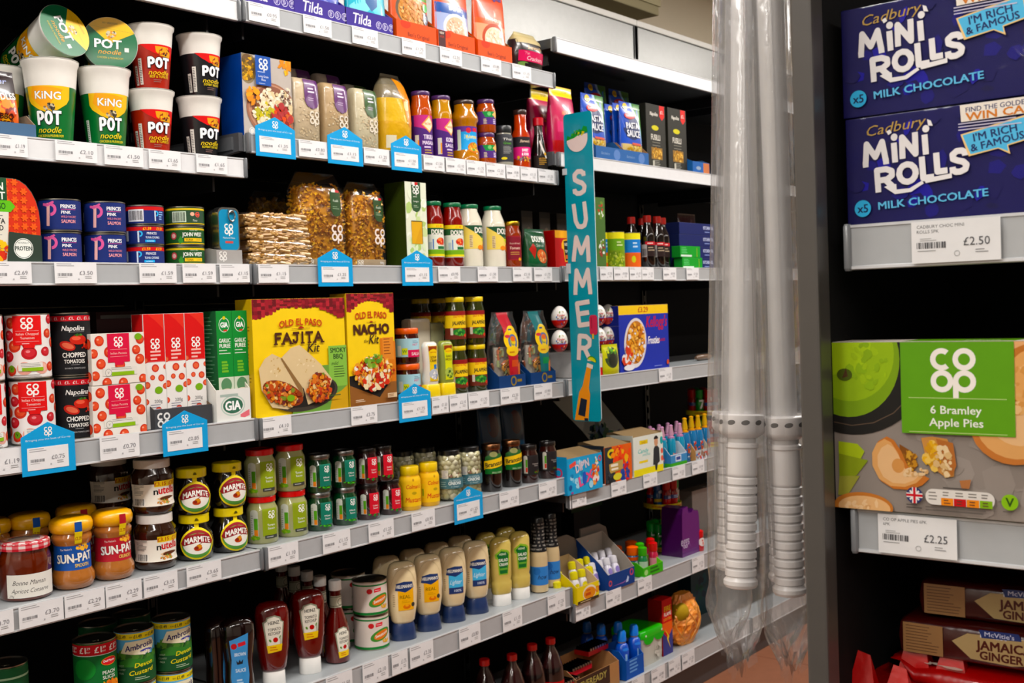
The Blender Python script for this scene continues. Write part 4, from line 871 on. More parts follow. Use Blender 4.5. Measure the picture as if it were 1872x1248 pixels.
# ---- cartons
def fajita(w, h, name, sub):
    p = Print().rect(0, h/2, w, h, '#f0cf0a'); big = w > 240; rr = random.Random(2)
    # red tile roof across the top, lower at the sides
    n = int(w/11)
    for i in range(n+1):
        x = -w/2+i*w/n; e = abs(x)/(w/2); yb = h-(22+26*min(1, max(0, (e-.35)/.5)))+rr.uniform(-2, 2)
        for j in range(5):
            y1 = h-j*(h-yb)/5; y0 = y1-(h-yb)/5*1.15
            p.poly([(x-w/n*.52, y0+2), (x-w/n*.2, y0), (x+w/n*.3, y0), (x+w/n*.52, y0+2), (x+w/n*.52, y1), (x-w/n*.52, y1)], rr.choice(['#7c1420', '#93202a', '#641018', '#a82a34']))
    p.texto('OLD EL PASO', 0, h*.80 if big else h*.81, h*.055, '#b8421c', '#e8b81c', w=w*.46 if big else w*.66, bold=.06, out=.02, arc=6 if big else 4)
    p.ell(0, h*.742, 9 if big else 6, 5 if big else 3.5, '#a8301c', a0=0, a1=180).rect(0, h*.742, w*.2, .9, '#7a4a1c')
    if big:
        for ch, xx, ww in (('F', -.245, .075), ('A', -.155, .10), ('J', -.06, .075), ('I', .01, .04), ('T', .085, .085), ('A', .185, .10)): p.fat(ch, w*xx, h*.665, w*ww, h*.10, '#45200f', 6.2)
        for xx in (-.275, .01, .085, .14, .23, -.2, -.11): p.rect(w*xx, h*.617, 12, 4, '#45200f')
    else: p.text(name, 0, h*.68, h*.085, '#45200f', w=w*.74, bold=.12)
    p.text('Kit', w*.13 if big else w*.05, h*.57 if big else h*.59, h*.075, '#33200f', w=w*.13 if big else w*.2, shear=.25, bold=.03).text('the', w*-.0 if big else w*-.12, h*.555 if big else h*.58, h*.03, '#33200f', shear=.25)
    food = ['#c8642a', '#d88a3a', '#e0a45a', '#a8341c', '#c04a2c', '#b85a2a', '#d0743a', '#7a8a3a', '#e0c088', '#6a2a2a', '#b8501c', '#8a3a1c', '#c87a44']
    if big:
        p.poly([(w*.25, 0), (w*.5, 0), (w*.5, h*.36), (w*.42, h*.41), (w*.05, h*.41), (-w*.1, h*.05), (-w*.15, 0)], '#6f9a4a').rect(w*.40, h*.395, w*.22, h*.36, '#8aba5a')
        p.poly([(w*.5, 0), (w*.5, h*.22), (w*.42, h*.17), (w*.32, h*.14), (w*.28, 0)], '#c8a00c')
        p.text('SMOKY', w*.40, h*.535, h*.042, '#1f3a1c', w=w*.18, bold=.04).text('BBQ', w*.40, h*.48, h*.042, '#1f3a1c', w=w*.11, bold=.04).text('mild', w*.36, h*.42, h*.032, '#1f3a1c', shear=.3).lines(w*.41, h*.345, w*.13, 5, h*.022, 1.6, '#2f4a24', 5)
        p.ell(w*.02, h*.18, w*.36, h*.15, '#3c362e', n=36, rot=4).ell(w*.02, h*.19, w*.33, h*.125, '#1f1b17', n=36, rot=4)
        for (cx, dx, rot, pp) in ((-.24, 0, -32, 1), (.06, 0, -24, 2)):
            if pp == 1: pts = [(-.46, .42), (-.40, .50), (-.32, .54), (-.23, .50), (-.02, .26), (0, .17), (-.05, .10), (-.18, .06), (-.34, .09), (-.44, .24)]
            else: pts = [(-.23, .50), (-.12, .58), (-.03, .60), (.05, .54), (.20, .42), (.32, .28), (.28, .20), (.12, .10), (.04, .08), (0, .22)]
            p.poly([(x*w, y*h) for x, y in pts], '#d9c39a'); p.blobs((-.28 if pp == 1 else .04)*w, .43*h, w*.10, h*.08, ['#c8ac78', '#b8935a', '#e6d4b0'], 14, 4, 7+pp)
        p.poly([(-w*.235, h*.495), (-w*.22, h*.50), (-w*.02, h*.24), (0, h*.16), (-w*.02, h*.16)], '#8a6a44'); p.ell(-w*.22, h*.20, w*.22, h*.095, '#8a3a1c', rot=-20).blobs(-w*.24, h*.20, w*.20, h*.085, food, 200, 8, 3, rot=-18)
        p.ell(w*.16, h*.22, w*.13, h*.12, '#8a3a1c', rot=50).blobs(w*.16, h*.22, w*.13, h*.12, food, 170, 7.5, 4)
        p.ell(-w*.16, h*.155, 12, 8, '#7aa83a').lines(w*.36, h*.14, w*.2, 1, 4, 2.4, '#3a5a2c')
    else:
        p.rect(0, h*.13, w, h*.26, '#8a5a30').poly([(-w*.5, h*.28), (-w*.5, h*.2), (w*.12, h*.07), (w*.5, h*.28), (w*.44, h*.32)], '#1a1512').poly([(w*.17, h*.2), (w*.5, h*.2), (w*.5, h*.56), (w*.17, h*.60)], '#cf7a34').rect(w*.34, h*.5, w*.24, h*.2, '#d98a44')
        p.lines(w*.34, h*.52, w*.19, 6, h*.026, 2, '#7a3a14', 4)
        p.blobs(0, h*.30, w*.42, h*.13, ['#e8b45a', '#d88a3a', '#f0e0c0', '#efe9da', '#c83a24', '#d8602c', '#a8341c', '#f2c46a', '#e0a04a', '#d8904a'], 300, 9, 5).blobs(0, h*.40, w*.2, h*.06, ['#8aa84a', '#5a8a34', '#b8c86a', '#6a9a3a'], 30, 8, 6).blobs(w*.02, h*.22, w*.28, h*.07, ['#f0ead8', '#c83a24', '#e8d8b0', '#b02a1c'], 50, 10, 8)
        p.lines(-w*.3, h*.06, w*.24, 2, 4, 1.4, '#e8d8c0', 3).rect(w*.36, h*.08, w*.2, h*.04, '#d8c0a0').lines(w*.36, h*.08, w*.17, 2, 4, 1.6, '#8a5a34', 4)
    return carton('meal_kit_box', w, h, 60, '#f0cf0a', '#c9a70c', '#7c1420', p, Print().lines(0, h*.5, 40, 20, 8, 3, '#8a6a14', 2))
K_FAJ, K_NAC = fajita(292, 282, 'FAJITA', 'Kit'), fajita(170, 292, 'NACHO', 'Kit')
def passata():
    w, h = 126, 107; p = Print().rect(0, h/2, w, h, '#e6e0d8')
    for (x, y, a) in [(-44, 92, 11), (-42, 44, 11), (-58, 66, 10), (-22, 68, 12), (42, 70, 10), (50, 50, 11), (52, 92, 10), (2, 40, 12), (-56, 20, 10), (56, 8, 10), (-30, 4, 11), (8, 2, 11)]:
        p.ell(x, y, a, a, '#c03a28').ell(x+1, y+1, a*.72, a*.7, '#d8563a').ell(x-3, y+3, 2.6, 2, '#eaa088')
    p.poly([(-26, h), (26, h), (26, 46), (12, 46), (10, 40), (-8, 40), (-11, 46), (-26, 46)], '#cc1f44').coop(0, h-18, 22, W_).rect(0, h-34, 40, .7, '#eaa').text('Italian Passata', 0, h-42, 4.5, '#f4c8c0', w=38).rect(0, h-49, 40, .7, '#eaa')
    p.ell(48, 98, 9, 7, '#7aa82f').rect(2, 27, 80, 17, '#e0dcd4').rect(8, 22, 54, 8, '#8db53a').ring(-26, 25, 8, 7, '#8a8a84').text('V', -26, 25, 5, '#666').lines(8, 33, 54, 2, 3.4, 1, '#8a8a86', 5)
    s = Print(); 
    for (x, y) in [(-20, 80), (10, 50), (-24, 30), (22, 86), (20, 18)]: s.ell(x, y, 11, 11, '#b83426').ell(x, y, 8, 8, '#cf5038')
    return carton('passata_carton', w, h, 66, '#e6e0d8', '#cfc8c0', '#e0dad0', p, s)
def puree():
    w, h = 52, 250; p = Print().rect(0, h/2, w, h, '#e9e6e2').rect(0, h*.79, w, h*.42, '#cb1b1f').poly([(-w*.3, h), (w*.5, h), (w*.5, h*.86), (w*.1, h*.94)], '#d83a30')
    for (x, y, a) in [(-24, 150, 7), (0, 132, 9), (14, 110, 8), (-22, 96, 8), (26, 134, 6), (4, 40, 8), (24, 92, 7), (-8, 112, 6), (-26, 60, 7)]: p.ell(x, y, a, a*.95, '#c23a2c').ell(x, y, a*.68, a*.62, '#dc6a4a')
    p.coop(2, h*.74, 24, W_).lines(2, h*.64, 26, 3, 8, 4, '#f0b8b0', 2).rect(2, h*.585, 40, .8, '#e88').ell(6, h*.335, 10, 8, '#7aa82f').text('200g', 4, h*.24, 7, '#8a8a8a', w=20).lines(2, h*.19, 36, 3, 5, 1.4, '#99a', 4).rect(0, h*.13, 34, 8, '#8db53a').rect(10, h*.13, 16, 8, '#e0922c').lines(2, h*.08, 36, 2, 5, 1.4, '#99a', 3)
    s = Print().rect(0, h*.8, 40, h*.4, '#a8161a')
    for (x, y) in [(-10, 130), (10, 100), (-12, 80), (8, 50), (12, 146)]: s.ell(x, y, 7, 7, '#c23a2c')
    return carton('puree_carton', w, h, 44, '#e9e6e2', '#dcd8d4', '#cb1b1f', p, s, m='gloss')
def garlic():
    w, h = 44, 200; p = Print().rect(0, h/2, w, h, '#1f8a3f').ell(0, h*.84, 15, 17, '#e3eee0').ell(0, h*.84, 13.5, 15.5, '#2a8a44').text('GIA', 0, h*.84, 11, '#fff', w=20, bold=.08).ell(0, h*.92, 4, 4, '#d8c83a').rect(3, h*.775, 10, 4, '#c8402c')
    p.text('GARLIC', 0, h*.66, 9, '#eef4ea', w=32, bold=.04).text('PUREE', 0, h*.60, 9, '#eef4ea', w=30, bold=.05).lines(0, h*.53, 34, 2, 7, 2, '#cfe4cf').lines(0, h*.36, 22, 4, 7, 5, '#7ab84a', 3)
    p.rect(0, h*.11, w, h*.26, '#cfd8c4').ell(0, h*.15, 15, 16, '#5f8a64').ell(0, h*.06, 19, 10, '#d8cfb8').blobs(0, h*.05, 16, 7, ['#e6e0cc', '#c8bca0', '#b8422c'], 12, 6, 3)
    return carton('puree_carton', w, h, 66, '#1f8a3f', '#2a5f3a', '#2f6a40', p, Print().lines(0, h*.5, 50, 20, 9, 2.4, '#6a9a78', 3), m='gloss')
K_PASS, K_PUR, K_GAR = passata(), puree(), garlic()
def ricebox():
    w, h = 150, 196; p = Print().rect(0, h/2, w, h, '#b9b0a8').ell(-58, 164, 26, 38, '#8a7a5c').ell(-58, 164, 21, 32, '#6a5034').blobs(-58, 162, 19, 28, ['#c8922a', '#8a6a2a', '#e0b04a', '#5a4a24'], 50, 6, 4)
    p.blobs(62, 182, 20, 20, ['#e8a02a', '#f0b83a', '#d88a1c'], 20, 12, 9).ell(10, 70, 76, 66, '#9a6a54', n=40).ell(10, 72, 70, 60, '#b98a70', n=40).ell(12, 74, 63, 54, '#8a5a48', n=40)
    p.blobs(20, 84, 52, 40, ['#e6d6b8', '#efe2c8', '#dac7a0', '#f0e8d4'], 120, 10, 5).blobs(-14, 60, 36, 26, ['#e8d8b8', '#b8b04a', '#8a8a3a', '#7a4a2a', '#efe4cc', '#c8b83a'], 80, 8, 6).blobs(36, 56, 34, 26, ['#b8301c', '#d8502c', '#8a2a24', '#c8643c', '#a83a3a'], 60, 11, 7, rot=-30).blobs(-48, 100, 16, 18, ['#e8a02a', '#d88a1c'], 10, 12, 8).blobs(54, 104, 16, 24, ['#4a3a38', '#8a6a5a', '#e8dcc4'], 30, 5, 2)
    p.rect(-16, 162, 46, 72, '#2450a0').coop(-15, 176, 28, W_).lines(-16, 157, 34, 1, 3, 1.6, '#b8c8e8').text('Long Grain', -16, 147, 5, '#dfe6f6', w=30, bold=.02).text('Rice', -16, 139, 5, '#dfe6f6', w=12, bold=.02).lines(-16, 130, 30, 1, 3, 1.2, '#b8c8e8')
    p.ell(-56, 14, 9, 9, '#e6e2da').ring(-56, 14, 7, 6, '#99a')
    return carton('rice_carton', w, h, 84, '#b9b0a8', '#153e8f', '#2450a0', p, None, m='gloss')
def lasagne():
    w, h = 84, 232; p = Print().rect(0, h/2, w, h, '#dfe3cf').blobs(0, h/2, 40, 110, ['#c8d8a0', '#eef0e4', '#b0c880', '#e4ead4', '#d8e4c0'], 40, 16, 3)
    p.poly([(-18, h), (18, h), (18, h*.40+20), (12, h*.40+6), (0, h*.40+2), (-12, h*.40+6), (-18, h*.40+20)], '#2f4a2c') if False else p.poly([(-18, h), (18, h), (18, 164), (12, 154), (0, 150), (-12, 154), (-18, 164)], '#30502f')
    p.rect(-10, h-4, 12, 8, '#e8e4dc').rect(2, h-4, 12, 8, '#c22a2c').coop(0, 212, 26, W_).lines(0, 192, 22, 1, 3, 2, '#cfd8c8').text('Lasagne', 0, 180, 4.5, '#e6ece0', w=20).lines(0, 166, 20, 2, 4, 1.4, '#a8b8a0')
    p.rect(0, 96, 44, 62, '#5a4a1c').rect(-1, 94, 41, 60, '#d8a83a').poly([(-10, 64), (0, 84), (14, 110), (20, 124), (20, 64)], '#cf9c2e')
    return carton('pasta_carton', w, h, 78, '#dfe3cf', '#2d3a10', '#c8d0b0', p, None)
def frosted():
    w, h = 330, 232; p = Print().rect(0, h/2, w, h, '#1f2f9c').rect(0, h-16, w, 32, '#edc81a').text('£3.29', -6, h-16, 18, '#b04a1c', w=66, bold=.06)
    p.text("Kellogg's", 86, h-60, 38, '#b01f3a', w=140, shear=.2, bold=.04).texto('Frosties', 62, 106, 26, '#e8e6ee', '#1a2480', w=78, bold=.06, shear=.2).text('FLAKES', 118, 104, 9, '#b8282c', w=42, bold=.05)
    p.ell(-62, 100, 72, 88, '#dcd6d8', n=40, rot=-12).ell(-60, 102, 62, 76, '#b8783a', n=40, rot=-12).blobs(-58, 102, 56, 68, ['#d8923a', '#c87a2c', '#e8ac54', '#b8682a', '#f0c070', '#dfe2ee'], 170, 11, 5, rot=-12).blobs(-118, 50, 30, 36, ['#c8402c', '#d8602c', '#e8e2e0'], 22, 16, 6).ell(-110, 16, 34, 10, '#e6e2e6').lines(96, 12, 80, 1, 4, 2, '#8a94d0').ell(150, 22, 8, 9, '#c8502c')
    return carton('cereal_box', w, h, 70, '#1f2f9c', '#17237a', '#c8a81a', p, None)
K_RBOX, K_LAS, K_FRO = ricebox(), lasagne(), frosted()
def fusblk():
    w, h = 134, 234; p = Print().rect(0, h/2, w, h, '#2b2a24').poly([(26, h), (60, h), (60, h-40), (43, h-54), (26, h-40)], '#c8302c').text('£1.', 43, h-24, 12, '#f2d8d4', bold=.05).text('Napolina', -12, h-34, 13, '#e8e4da', w=54, shear=.25, bold=.03).ell(-6, 150, 24, 9, '#c8c022').text('FUSILLI', -4, 116, 20, '#d8d4c8', w=62, bold=.04).lines(0, 92, 56, 2, 11, 2, '#8a867a', 2)
    p.rect(2, 58, 76, 42, '#8a6a3a').blobs(2, 58, 36, 19, ['#c89a4a', '#b08038', '#e0b868', '#9a6c2c'], 70, 7, 3).lines(6, 20, 60, 5, 6, 2.4, '#8f8c82', 4).rect(-24, 20, 12, 22, '#b8b4a8')
    return carton('pasta_carton', w, h, 60, '#2b2a24', '#17160f', '#3a382f', p, None)
K_FUS = fusblk()
def jwbox():   # rounded-top lunch carton
    w, h, d = 150, 166, 60; k = Kind('lunch_carton', 'box', w=w, d=d, h=h)
    out = [(-w/2, 0), (w/2, 0), (w/2, h*.50)]+[(w/2-54+54*math.cos(math.radians(a)), h*.5+h*.5*math.sin(math.radians(a))) for a in (15, 30, 45, 60, 75, 90)]+[(-w/2, h)]
    n = len(out); vs = [(x, -d/2, z) for x, z in out]+[(x, d/2, z) for x, z in out]
    k.part('carton', Geo().add(vs, [tuple(range(n)), tuple(range(2*n-1, n-1, -1))]+[(i, i+n, (i+1) % n+n, (i+1) % n) for i in range(n)], '#2c3a30').mesh('carton', 'paper', smooth=30, bevel=.8))
    fr = f_front(d); p = Print(); q = [(x*.985, y*.985+1) for x, y in out]; p.poly(q, '#c83a1c')
    for i in range(5):
        for j in range(8):
            cx, cy = 6+i*18, 56+j*17
            if cx < 72-max(0, cy-90)*.45:
                for a in (0, 60, 120): p.ell(cx, cy, 8, 2.6, '#e0622a', rot=a, n=10)
    p.poly([(-75, 165), (8, 165), (8, 122), (-75, 122)], '#1f4a2c').text('JOHN', -24, 149, 14, '#eef0e6', w=50, bold=.05).text('WEST', -22, 131, 14, '#eef0e6', w=52, bold=.05).text('SINCE 1857', -20, 161, 3, '#cdb', w=30)
    p.poly([(-75, 122), (14, 122), (24, 111), (14, 100), (-75, 100)], '#6ab82a').text('ON THE GO', -28, 111, 12, '#1c4a1c', w=64, bold=.04).poly([(-75, 100), (10, 100), (4, 2), (-75, 2)], '#dcd8cc').lines(-20, 95, 40, 2, 5, 2, '#888').text('PASTA', -16, 82, 10, '#333', w=36, bold=.05).text('SALAD', -20, 69, 10, '#333', w=36, bold=.05).lines(-18, 58, 40, 2, 5, 1.4, '#999', 3)
    p.blobs(-26, 24, 34, 20, ['#e0a02a', '#c83a1c', '#d8802a', '#f0c04a', '#a82a1c'], 70, 9, 5).poly([(8, 62), (74, 56), (74, 2), (2, 2)], '#2c3a30').ell(36, 30, 20, 20, '#e9ece6', n=30).ring(36, 30, 18.6, 17.6, '#2c3a30').text('PROTEIN', 36, 30, 8, '#2c3a30', w=34, bold=.05).text('NATURALLY', 36, 41, 3, '#2c3a30', w=22)
    k.part('front_print', p.clip(-74.4, 74.6, .6, h).mesh('front_print', fr)); return k
K_JWBOX = jwbox()
def sardine():
    w, h, d = 60, 104, 22; k = Kind('sardine_tin', 'can', w=w, d=d, h=h); S = '#b9b9b4'; out = []
    for cx, cz, a0 in ((w/2-14, h-14, 0), (-w/2+14, h-14, 90), (-w/2+14, 14, 180), (w/2-14, 14, 270)): out += [(cx+14*math.cos(math.radians(a0+t)), cz+14*math.sin(math.radians(a0+t))) for t in (0, 22.5, 45, 67.5, 90)]
    sc = lambda s, y: [(x*s, y, (z-h/2)*s+h/2) for x, z in out]
    k.part('tin_body', Geo().rings([sc(.96, d/2), sc(1, d/2-2), sc(1, -d/2+2), sc(.98, -d/2), sc(.93, -d/2), sc(.92, -d/2+1)], S).mesh('tin_body', 'metal', smooth=30))
    p = Print().poly([(x*.9, (z-h/2)*.9+h/2) for x, z in out], '#1b8bb4').coop(0, 54, 26, W_).text('Mackerel Fillets', 0, 34, 4, '#d8ecf2', w=34).rect(0, 24, 22, 5, '#c8524c')
    k.part('lid_print', p.mesh('lid_print', lambda u, v, o: (u, -d/2+1-o-.2, v), m='gloss'))
    g = Geo(); ring = [(7+9*math.cos(t), -d/2-2.5, 84+12*math.sin(t)) for t in [i*6.2832/14 for i in range(15)]]
    g.tube(ring, 1.8, S, n=6).box(-2, 14, -d/2-3, -d/2, 92, 98, S); k.part('ring_pull', g.mesh('ring_pull', 'metal', smooth=50)); return k
K_SARD = sardine()

# ---- soft packs
def ricepack(h, c, tab, t1):
    w = 84; p = Print().blobs(0, h*.42, 40, h*.40, ['#cdbb9c', '#b9a68a', '#d8c9ae', '#c2ae8e'], 90, 3.4, 5)
    p.poly([(-14, h-3), (34, h-3), (34, h-58), (26, h-70), (10, h-76), (-6, h-70), (-14, h-58)], tab).lines(10, h-30, 26, 2, 8, 4, '#e6dcea', 3).lines(10, h-52, 26, 2, 5, 1.6, '#b8a0c0', 4)
    p.coop(16, h*.40, 34, '#e6ddcd').text('500g', 10, 10, 5, '#8a7c68', w=14).rect(0, 5, 76, 8, '#b5a48a')
    se = [(0, w*.48, 18, c), (6, w*.5, 24, c), (h*.5, w*.5, 27, c), (h-16, w*.49, 24, c), (h-3, w*.47, 18, c), (h, w*.45, 12, c)]
    k = Kind('rice_packet', 'packet', w=w, d=54, h=h); k.part('packet_film', Geo().loft(se, p=4).mesh('packet_film', 'foil', smooth=60))
    k.part('front_print', p.clip(-w*.47, w*.47, 1, h-2).mesh('front_print', f_loft(se, 4), m='gloss', su=9, sv=14)); return k
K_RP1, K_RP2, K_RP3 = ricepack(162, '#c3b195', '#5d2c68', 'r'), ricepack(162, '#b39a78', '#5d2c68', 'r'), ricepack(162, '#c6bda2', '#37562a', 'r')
K_RPT, K_RPTG = ricepack(205, '#9a8c80', '#43204c', 'r'), ricepack(190, '#a8a090', '#24401c', 'r')  # back-row packets: darker copies with the shade put into their colours
def polenta():
    w, h = 116, 222; se = [(0, 52, 30, '#d6a838'), (14, 57, 42, '#d6a838'), (90, 58, 46, '#dcb44a'), (150, 57, 40, '#dcb44a'), (152, 57, 40, '#7c7058'), (190, 48, 24, '#6a6250'), (214, 36, 6, '#8a8474'), (h, 34, 2, '#8a8474')]
    p = Print().poly([(-2, h-8), (34, h-22), (44, 160), (46, 90), (30, 76), (20, 90), (6, 150)], '#dd8a24').ell(20, 134, 10, 14, '#f0c890').ell(20, 88, 4, 3, '#f4dca8').rect(-36, 34, 26, 34, '#d8ceb4')
    k = Kind('sugar_packet', 'packet', w=w, d=92, h=h); k.part('packet_film', Geo().loft(se, p=2.6).mesh('packet_film', 'foil', smooth=60))
    k.part('front_print', p.clip(-50, 50, 2, h-4).mesh('front_print', f_loft(se, 2.6), m='gloss', su=9, sv=12)); return k
K_POL = polenta()
def pastabag(w, h, d, kind, seed=1, dark=False):
    rr = random.Random(seed); g = Geo(); cols = ['#dca024', '#ecb838', '#cc901c', '#f0c450', '#d89c24'] if not dark else ['#6a4a18', '#54380f', '#7a5820']  # dark set has the shelf's shade put into the pasta colours
    n = 330
    for i in range(n):
        z = rr.uniform(12, h*.86); a = rr.uniform(-2.6, 1.4); e = (1-abs(2*z/h-.9)**4*.3)
        x = (w/2-11)*e*math.copysign(abs(math.sin(a))**.75, math.sin(a)); y = -(d/2-9)*e*math.copysign(abs(math.cos(a))**.75, math.cos(a))
        u = Vector((rr.uniform(-1, 1), rr.uniform(-.5, .5), rr.uniform(-1, 1))).normalized(); s = u.orthogonal().normalized(); t = u.cross(s); c = Vector((x, y, z)); col = rr.choice(cols)
        if kind == 'fusilli':
            vs = []
            for j in range(7):
                q = (j/6-.5)*30; an = j*1.3; dd = s*math.cos(an)*5.2+t*math.sin(an)*5.2; vs += [tuple(c+u*q+dd), tuple(c+u*q), tuple(c+u*q-dd)]
            g.add(vs, [(3*j+m, 3*j+m+1, 3*j+m+4, 3*j+m+3) for j in range(6) for m in (0, 1)], col)
        else:
            g.tube([c-u*17, c+u*17], 4.2, col, n=6)
    g.loft([(6, w*.42, d*.36, cols[2]), (h*.5, w*.44, d*.38, cols[2]), (h*.84, w*.42, d*.34, cols[2])], n=16, p=3)
    k = Kind('pasta_bag', 'packet', w=w, d=d, h=h); me = g.mesh('pasta', 'plastic', smooth=50); k.part('pasta', me)
    se = [(0, w*.48, d*.44, W_), (10, w*.5, d*.5, W_), (h*.5, w*.51, d*.53, W_), (h*.82, w*.5, d*.46, W_), (h*.94, w*.44, d*.2, W_), (h, w*.4, 3, W_)]
    k.part('bag_film', Geo().loft(se, p=3).mesh('bag_film', 'film', smooth=70)); 
    if not dark:
        x = w*.18; p = Print().poly([(x-19, h*.80), (x+19, h*.80), (x+19, h*.60), (x+12, h*.545), (x, h*.53), (x-12, h*.545), (x-19, h*.60)], '#26441f').rect(x-6, h*.80, 14, 6, '#e8e4dc').rect(x+8, h*.80, 14, 6, '#c22a2c').text('Fusilli', x, h*.70, 6, '#dfe8d8', w=18).lines(x, h*.625, 24, 2, 5, 1.6, '#8aa084').coop(x, h*.36, 44, '#efe3da').rect(0, 12, w*.86, 18, '#a8957c').coop(-w*.36, 12, 14, '#e8e0d4').text('500g', x+6, 12, 6, '#eee', w=18)
        k.part('front_print', p.clip(-w*.48, w*.48, 1, h).mesh('front_print', f_loft(se, 3), m='gloss', su=12, sv=16))
    return k
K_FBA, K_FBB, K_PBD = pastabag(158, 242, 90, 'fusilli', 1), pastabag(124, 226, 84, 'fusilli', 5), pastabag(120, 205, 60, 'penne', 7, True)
def pennelie():   # bag lying on its side, end to the aisle
    w, h, d = 196, 38, 150; rr = random.Random(9); g = Geo()
    for i in range(150):
        x = rr.uniform(-w/2+18, w/2-18); z = rr.uniform(7, h-6); s = rr.choice([0, 0, 0, 1]); y = -d/2+rr.uniform(6, 16) if not s else rr.uniform(-d/2+10, d/2-10)
        u = Vector((1, rr.uniform(-.5, .5), rr.uniform(-.25, .25))).normalized(); c = Vector((x, y, z if not s else h-8)); g.tube([c-u*16, c+u*16], 4.4, rr.choice(['#b08a54', '#c09a62', '#a87c44', '#c8a470']), n=6)
    g.box(-w/2+12, w/2-12, -d/2+16, d/2-10, 4, h-7, '#8a5a20')
    k = Kind('pasta_bag', 'packet', w=w, d=d, h=h); k.part('pasta', g.mesh('pasta', 'plastic', smooth=50))
    rs = []
    for (x, f) in [(-w/2, .15), (-w/2+8, .6), (-w/2+20, .95), (-w/4, 1.05), (0, .92), (w/4, 1.04), (w/2-20, .9), (w/2-6, .5), (w/2+4, .12)]:
        rs.append([(x, -(d/2)*(.96+.04*f)*math.copysign(abs(math.cos(a))**.5, math.cos(a)), h/2+h*.54*f*math.copysign(abs(math.sin(a))**.6, math.sin(a))) for a in [6.2832*i/20 for i in range(20)]])
    k.part('bag_film', Geo().rings(rs, W_).mesh('bag_film', 'film', smooth=70)); return k
K_PEN = pennelie()
def sachet(): # pasta and sauce sachet
    w, h = 138, 214; B = '#1d49b0'; p = Print().poly([(-67, h), (67, h), (67, 60), (-67, 60)], B).poly([(8, h), (67, h), (67, 70), (58, 100), (40, 150)], '#3f7a2c').poly([(-4, h), (10, h), (50, 130), (60, 70), (52, 70), (40, 125)], '#a8c8e8')
    p.ell(-6, 126, 52, 44, '#1a2a5c').rect(0, 34, 134, 66, '#cdb67e').blobs(4, 34, 56, 28, ['#e0c880', '#d8b850', '#efe0b0', '#c8a040', '#e8d080'], 110, 9, 5).ell(-12, 168, 36, 13, '#b82a30', rot=6).text("Batchelors", -12, 168, 9, '#f0d8d8', w=54, rot=6, bold=.03).ell(-34, 198, 14, 12, '#ecc81a').text('£1', -34, 198, 10, '#b83a1c', bold=.05)
    p.texto('PASTA', -6, 132, 20, '#e6e8ee', '#141c3c', w=74, bold=.07, rot=3).text("'n'", 34, 130, 12, '#e6e8ee', bold=.05).texto('SAUCE', -2, 104, 22, '#e6e8ee', '#141c3c', w=80, bold=.07).rect(14, 68, 60, 8, '#c8604c')
    return pouch('pasta_sachet', w, h, 34, B, p, gusset=False)
K_SACH = sachet()
def pinkpouch():
    w, h = 130, 226; B = '#a81c48'; p = Print().rect(0, h-17, w, 34, '#ecd412').text('£1.25', 20, h-14, 8, '#8a6a1c', w=26, bold=.03).poly([(-65, h-34), (65, h-34), (65, 0), (-65, 0)], '#b82250').text('NOODLES', 10, 138, 15, '#e88a3c', w=70, bold=.05).rect(14, 122, 56, 6, '#e8a04c').rect(-34, 92, 30, 34, '#cc3a6a').ell(20, 90, 32, 30, '#d8782c').ell(20, 88, 26, 24, '#e8b050').blobs(20, 88, 24, 22, ['#f0c860', '#d89a3a', '#e8b44c'], 30, 6, 3).rect(0, 24, w, 48, '#b01420').ell(30, 30, 16, 14, '#e8c8b8')
    return pouch('noodle_pouch', w, h, 60, B, p)
K_PINK = pinkpouch()
def bens(kind):
    w, h = 146, 215; c = ['#df5a1c', '#e0561c', '#e2602a'][kind]; hd = ['#2f9a34', '#e04a1c', '#d8501c'][kind]
    p = Print().rect(0, h-30, w, 60, hd).rect(0, 60, w, 200, c)
    if kind == 0: p.rect(0, 128, w, 20, '#2f9a34').ell(-4, 84, 58, 50, '#6a5a4a').ell(-2, 82, 52, 46, '#c88a4c').blobs(0, 82, 48, 40, ['#d89c5c', '#c48444', '#e6b478', '#b8743a'], 120, 6, 4).ell(50, 100, 12, 12, '#3fae3a').ell(50, 70, 13, 16, '#2c2f4a').text('2', 50, 70, 14, '#eee', bold=.05)
    elif kind == 1: p.rect(0, 118, w, 30, '#1f4f9c').text('BASMATI', 8, 120, 11, '#e6ecf6', w=60, bold=.04).rect(0, 54, w, 100, '#a8b4d8').ell(6, 64, 54, 44, '#dfe4ea').ell(8, 62, 46, 37, '#e0b898').blobs(8, 62, 42, 33, ['#efe0cc', '#e8c8a8', '#f4ead8', '#d8a888'], 90, 6, 5).ell(-24, 44, 18, 12, '#d8502c')
    else: p.rect(0, 150, w, 60, '#dd5220').text('LONG GRAIN', 4, 120, 10, '#f4d8c4', w=74, bold=.05).rect(0, 54, w, 100, '#e8a480').ell(6, 62, 56, 48, '#b84a2c').ell(8, 60, 48, 40, '#efd4b8').blobs(8, 60, 44, 36, ['#f4e4cc', '#e8c8a4', '#f8eedc'], 90, 6, 6).ell(-24, 30, 24, 10, '#c8442c')
    p.text('Original', 20, h-24, 14, '#3a4a9a' if kind == 2 else '#f0e4d4', w=70, bold=.05).text("Ben's", 20, h-6, 12, '#3a4a9a' if kind == 2 else '#f0e4d4', w=50, bold=.05)
    return pouch('rice_pouch', w, h, 40, c, p, m='gloss')
K_BEN = [bens(i) for i in range(3)]
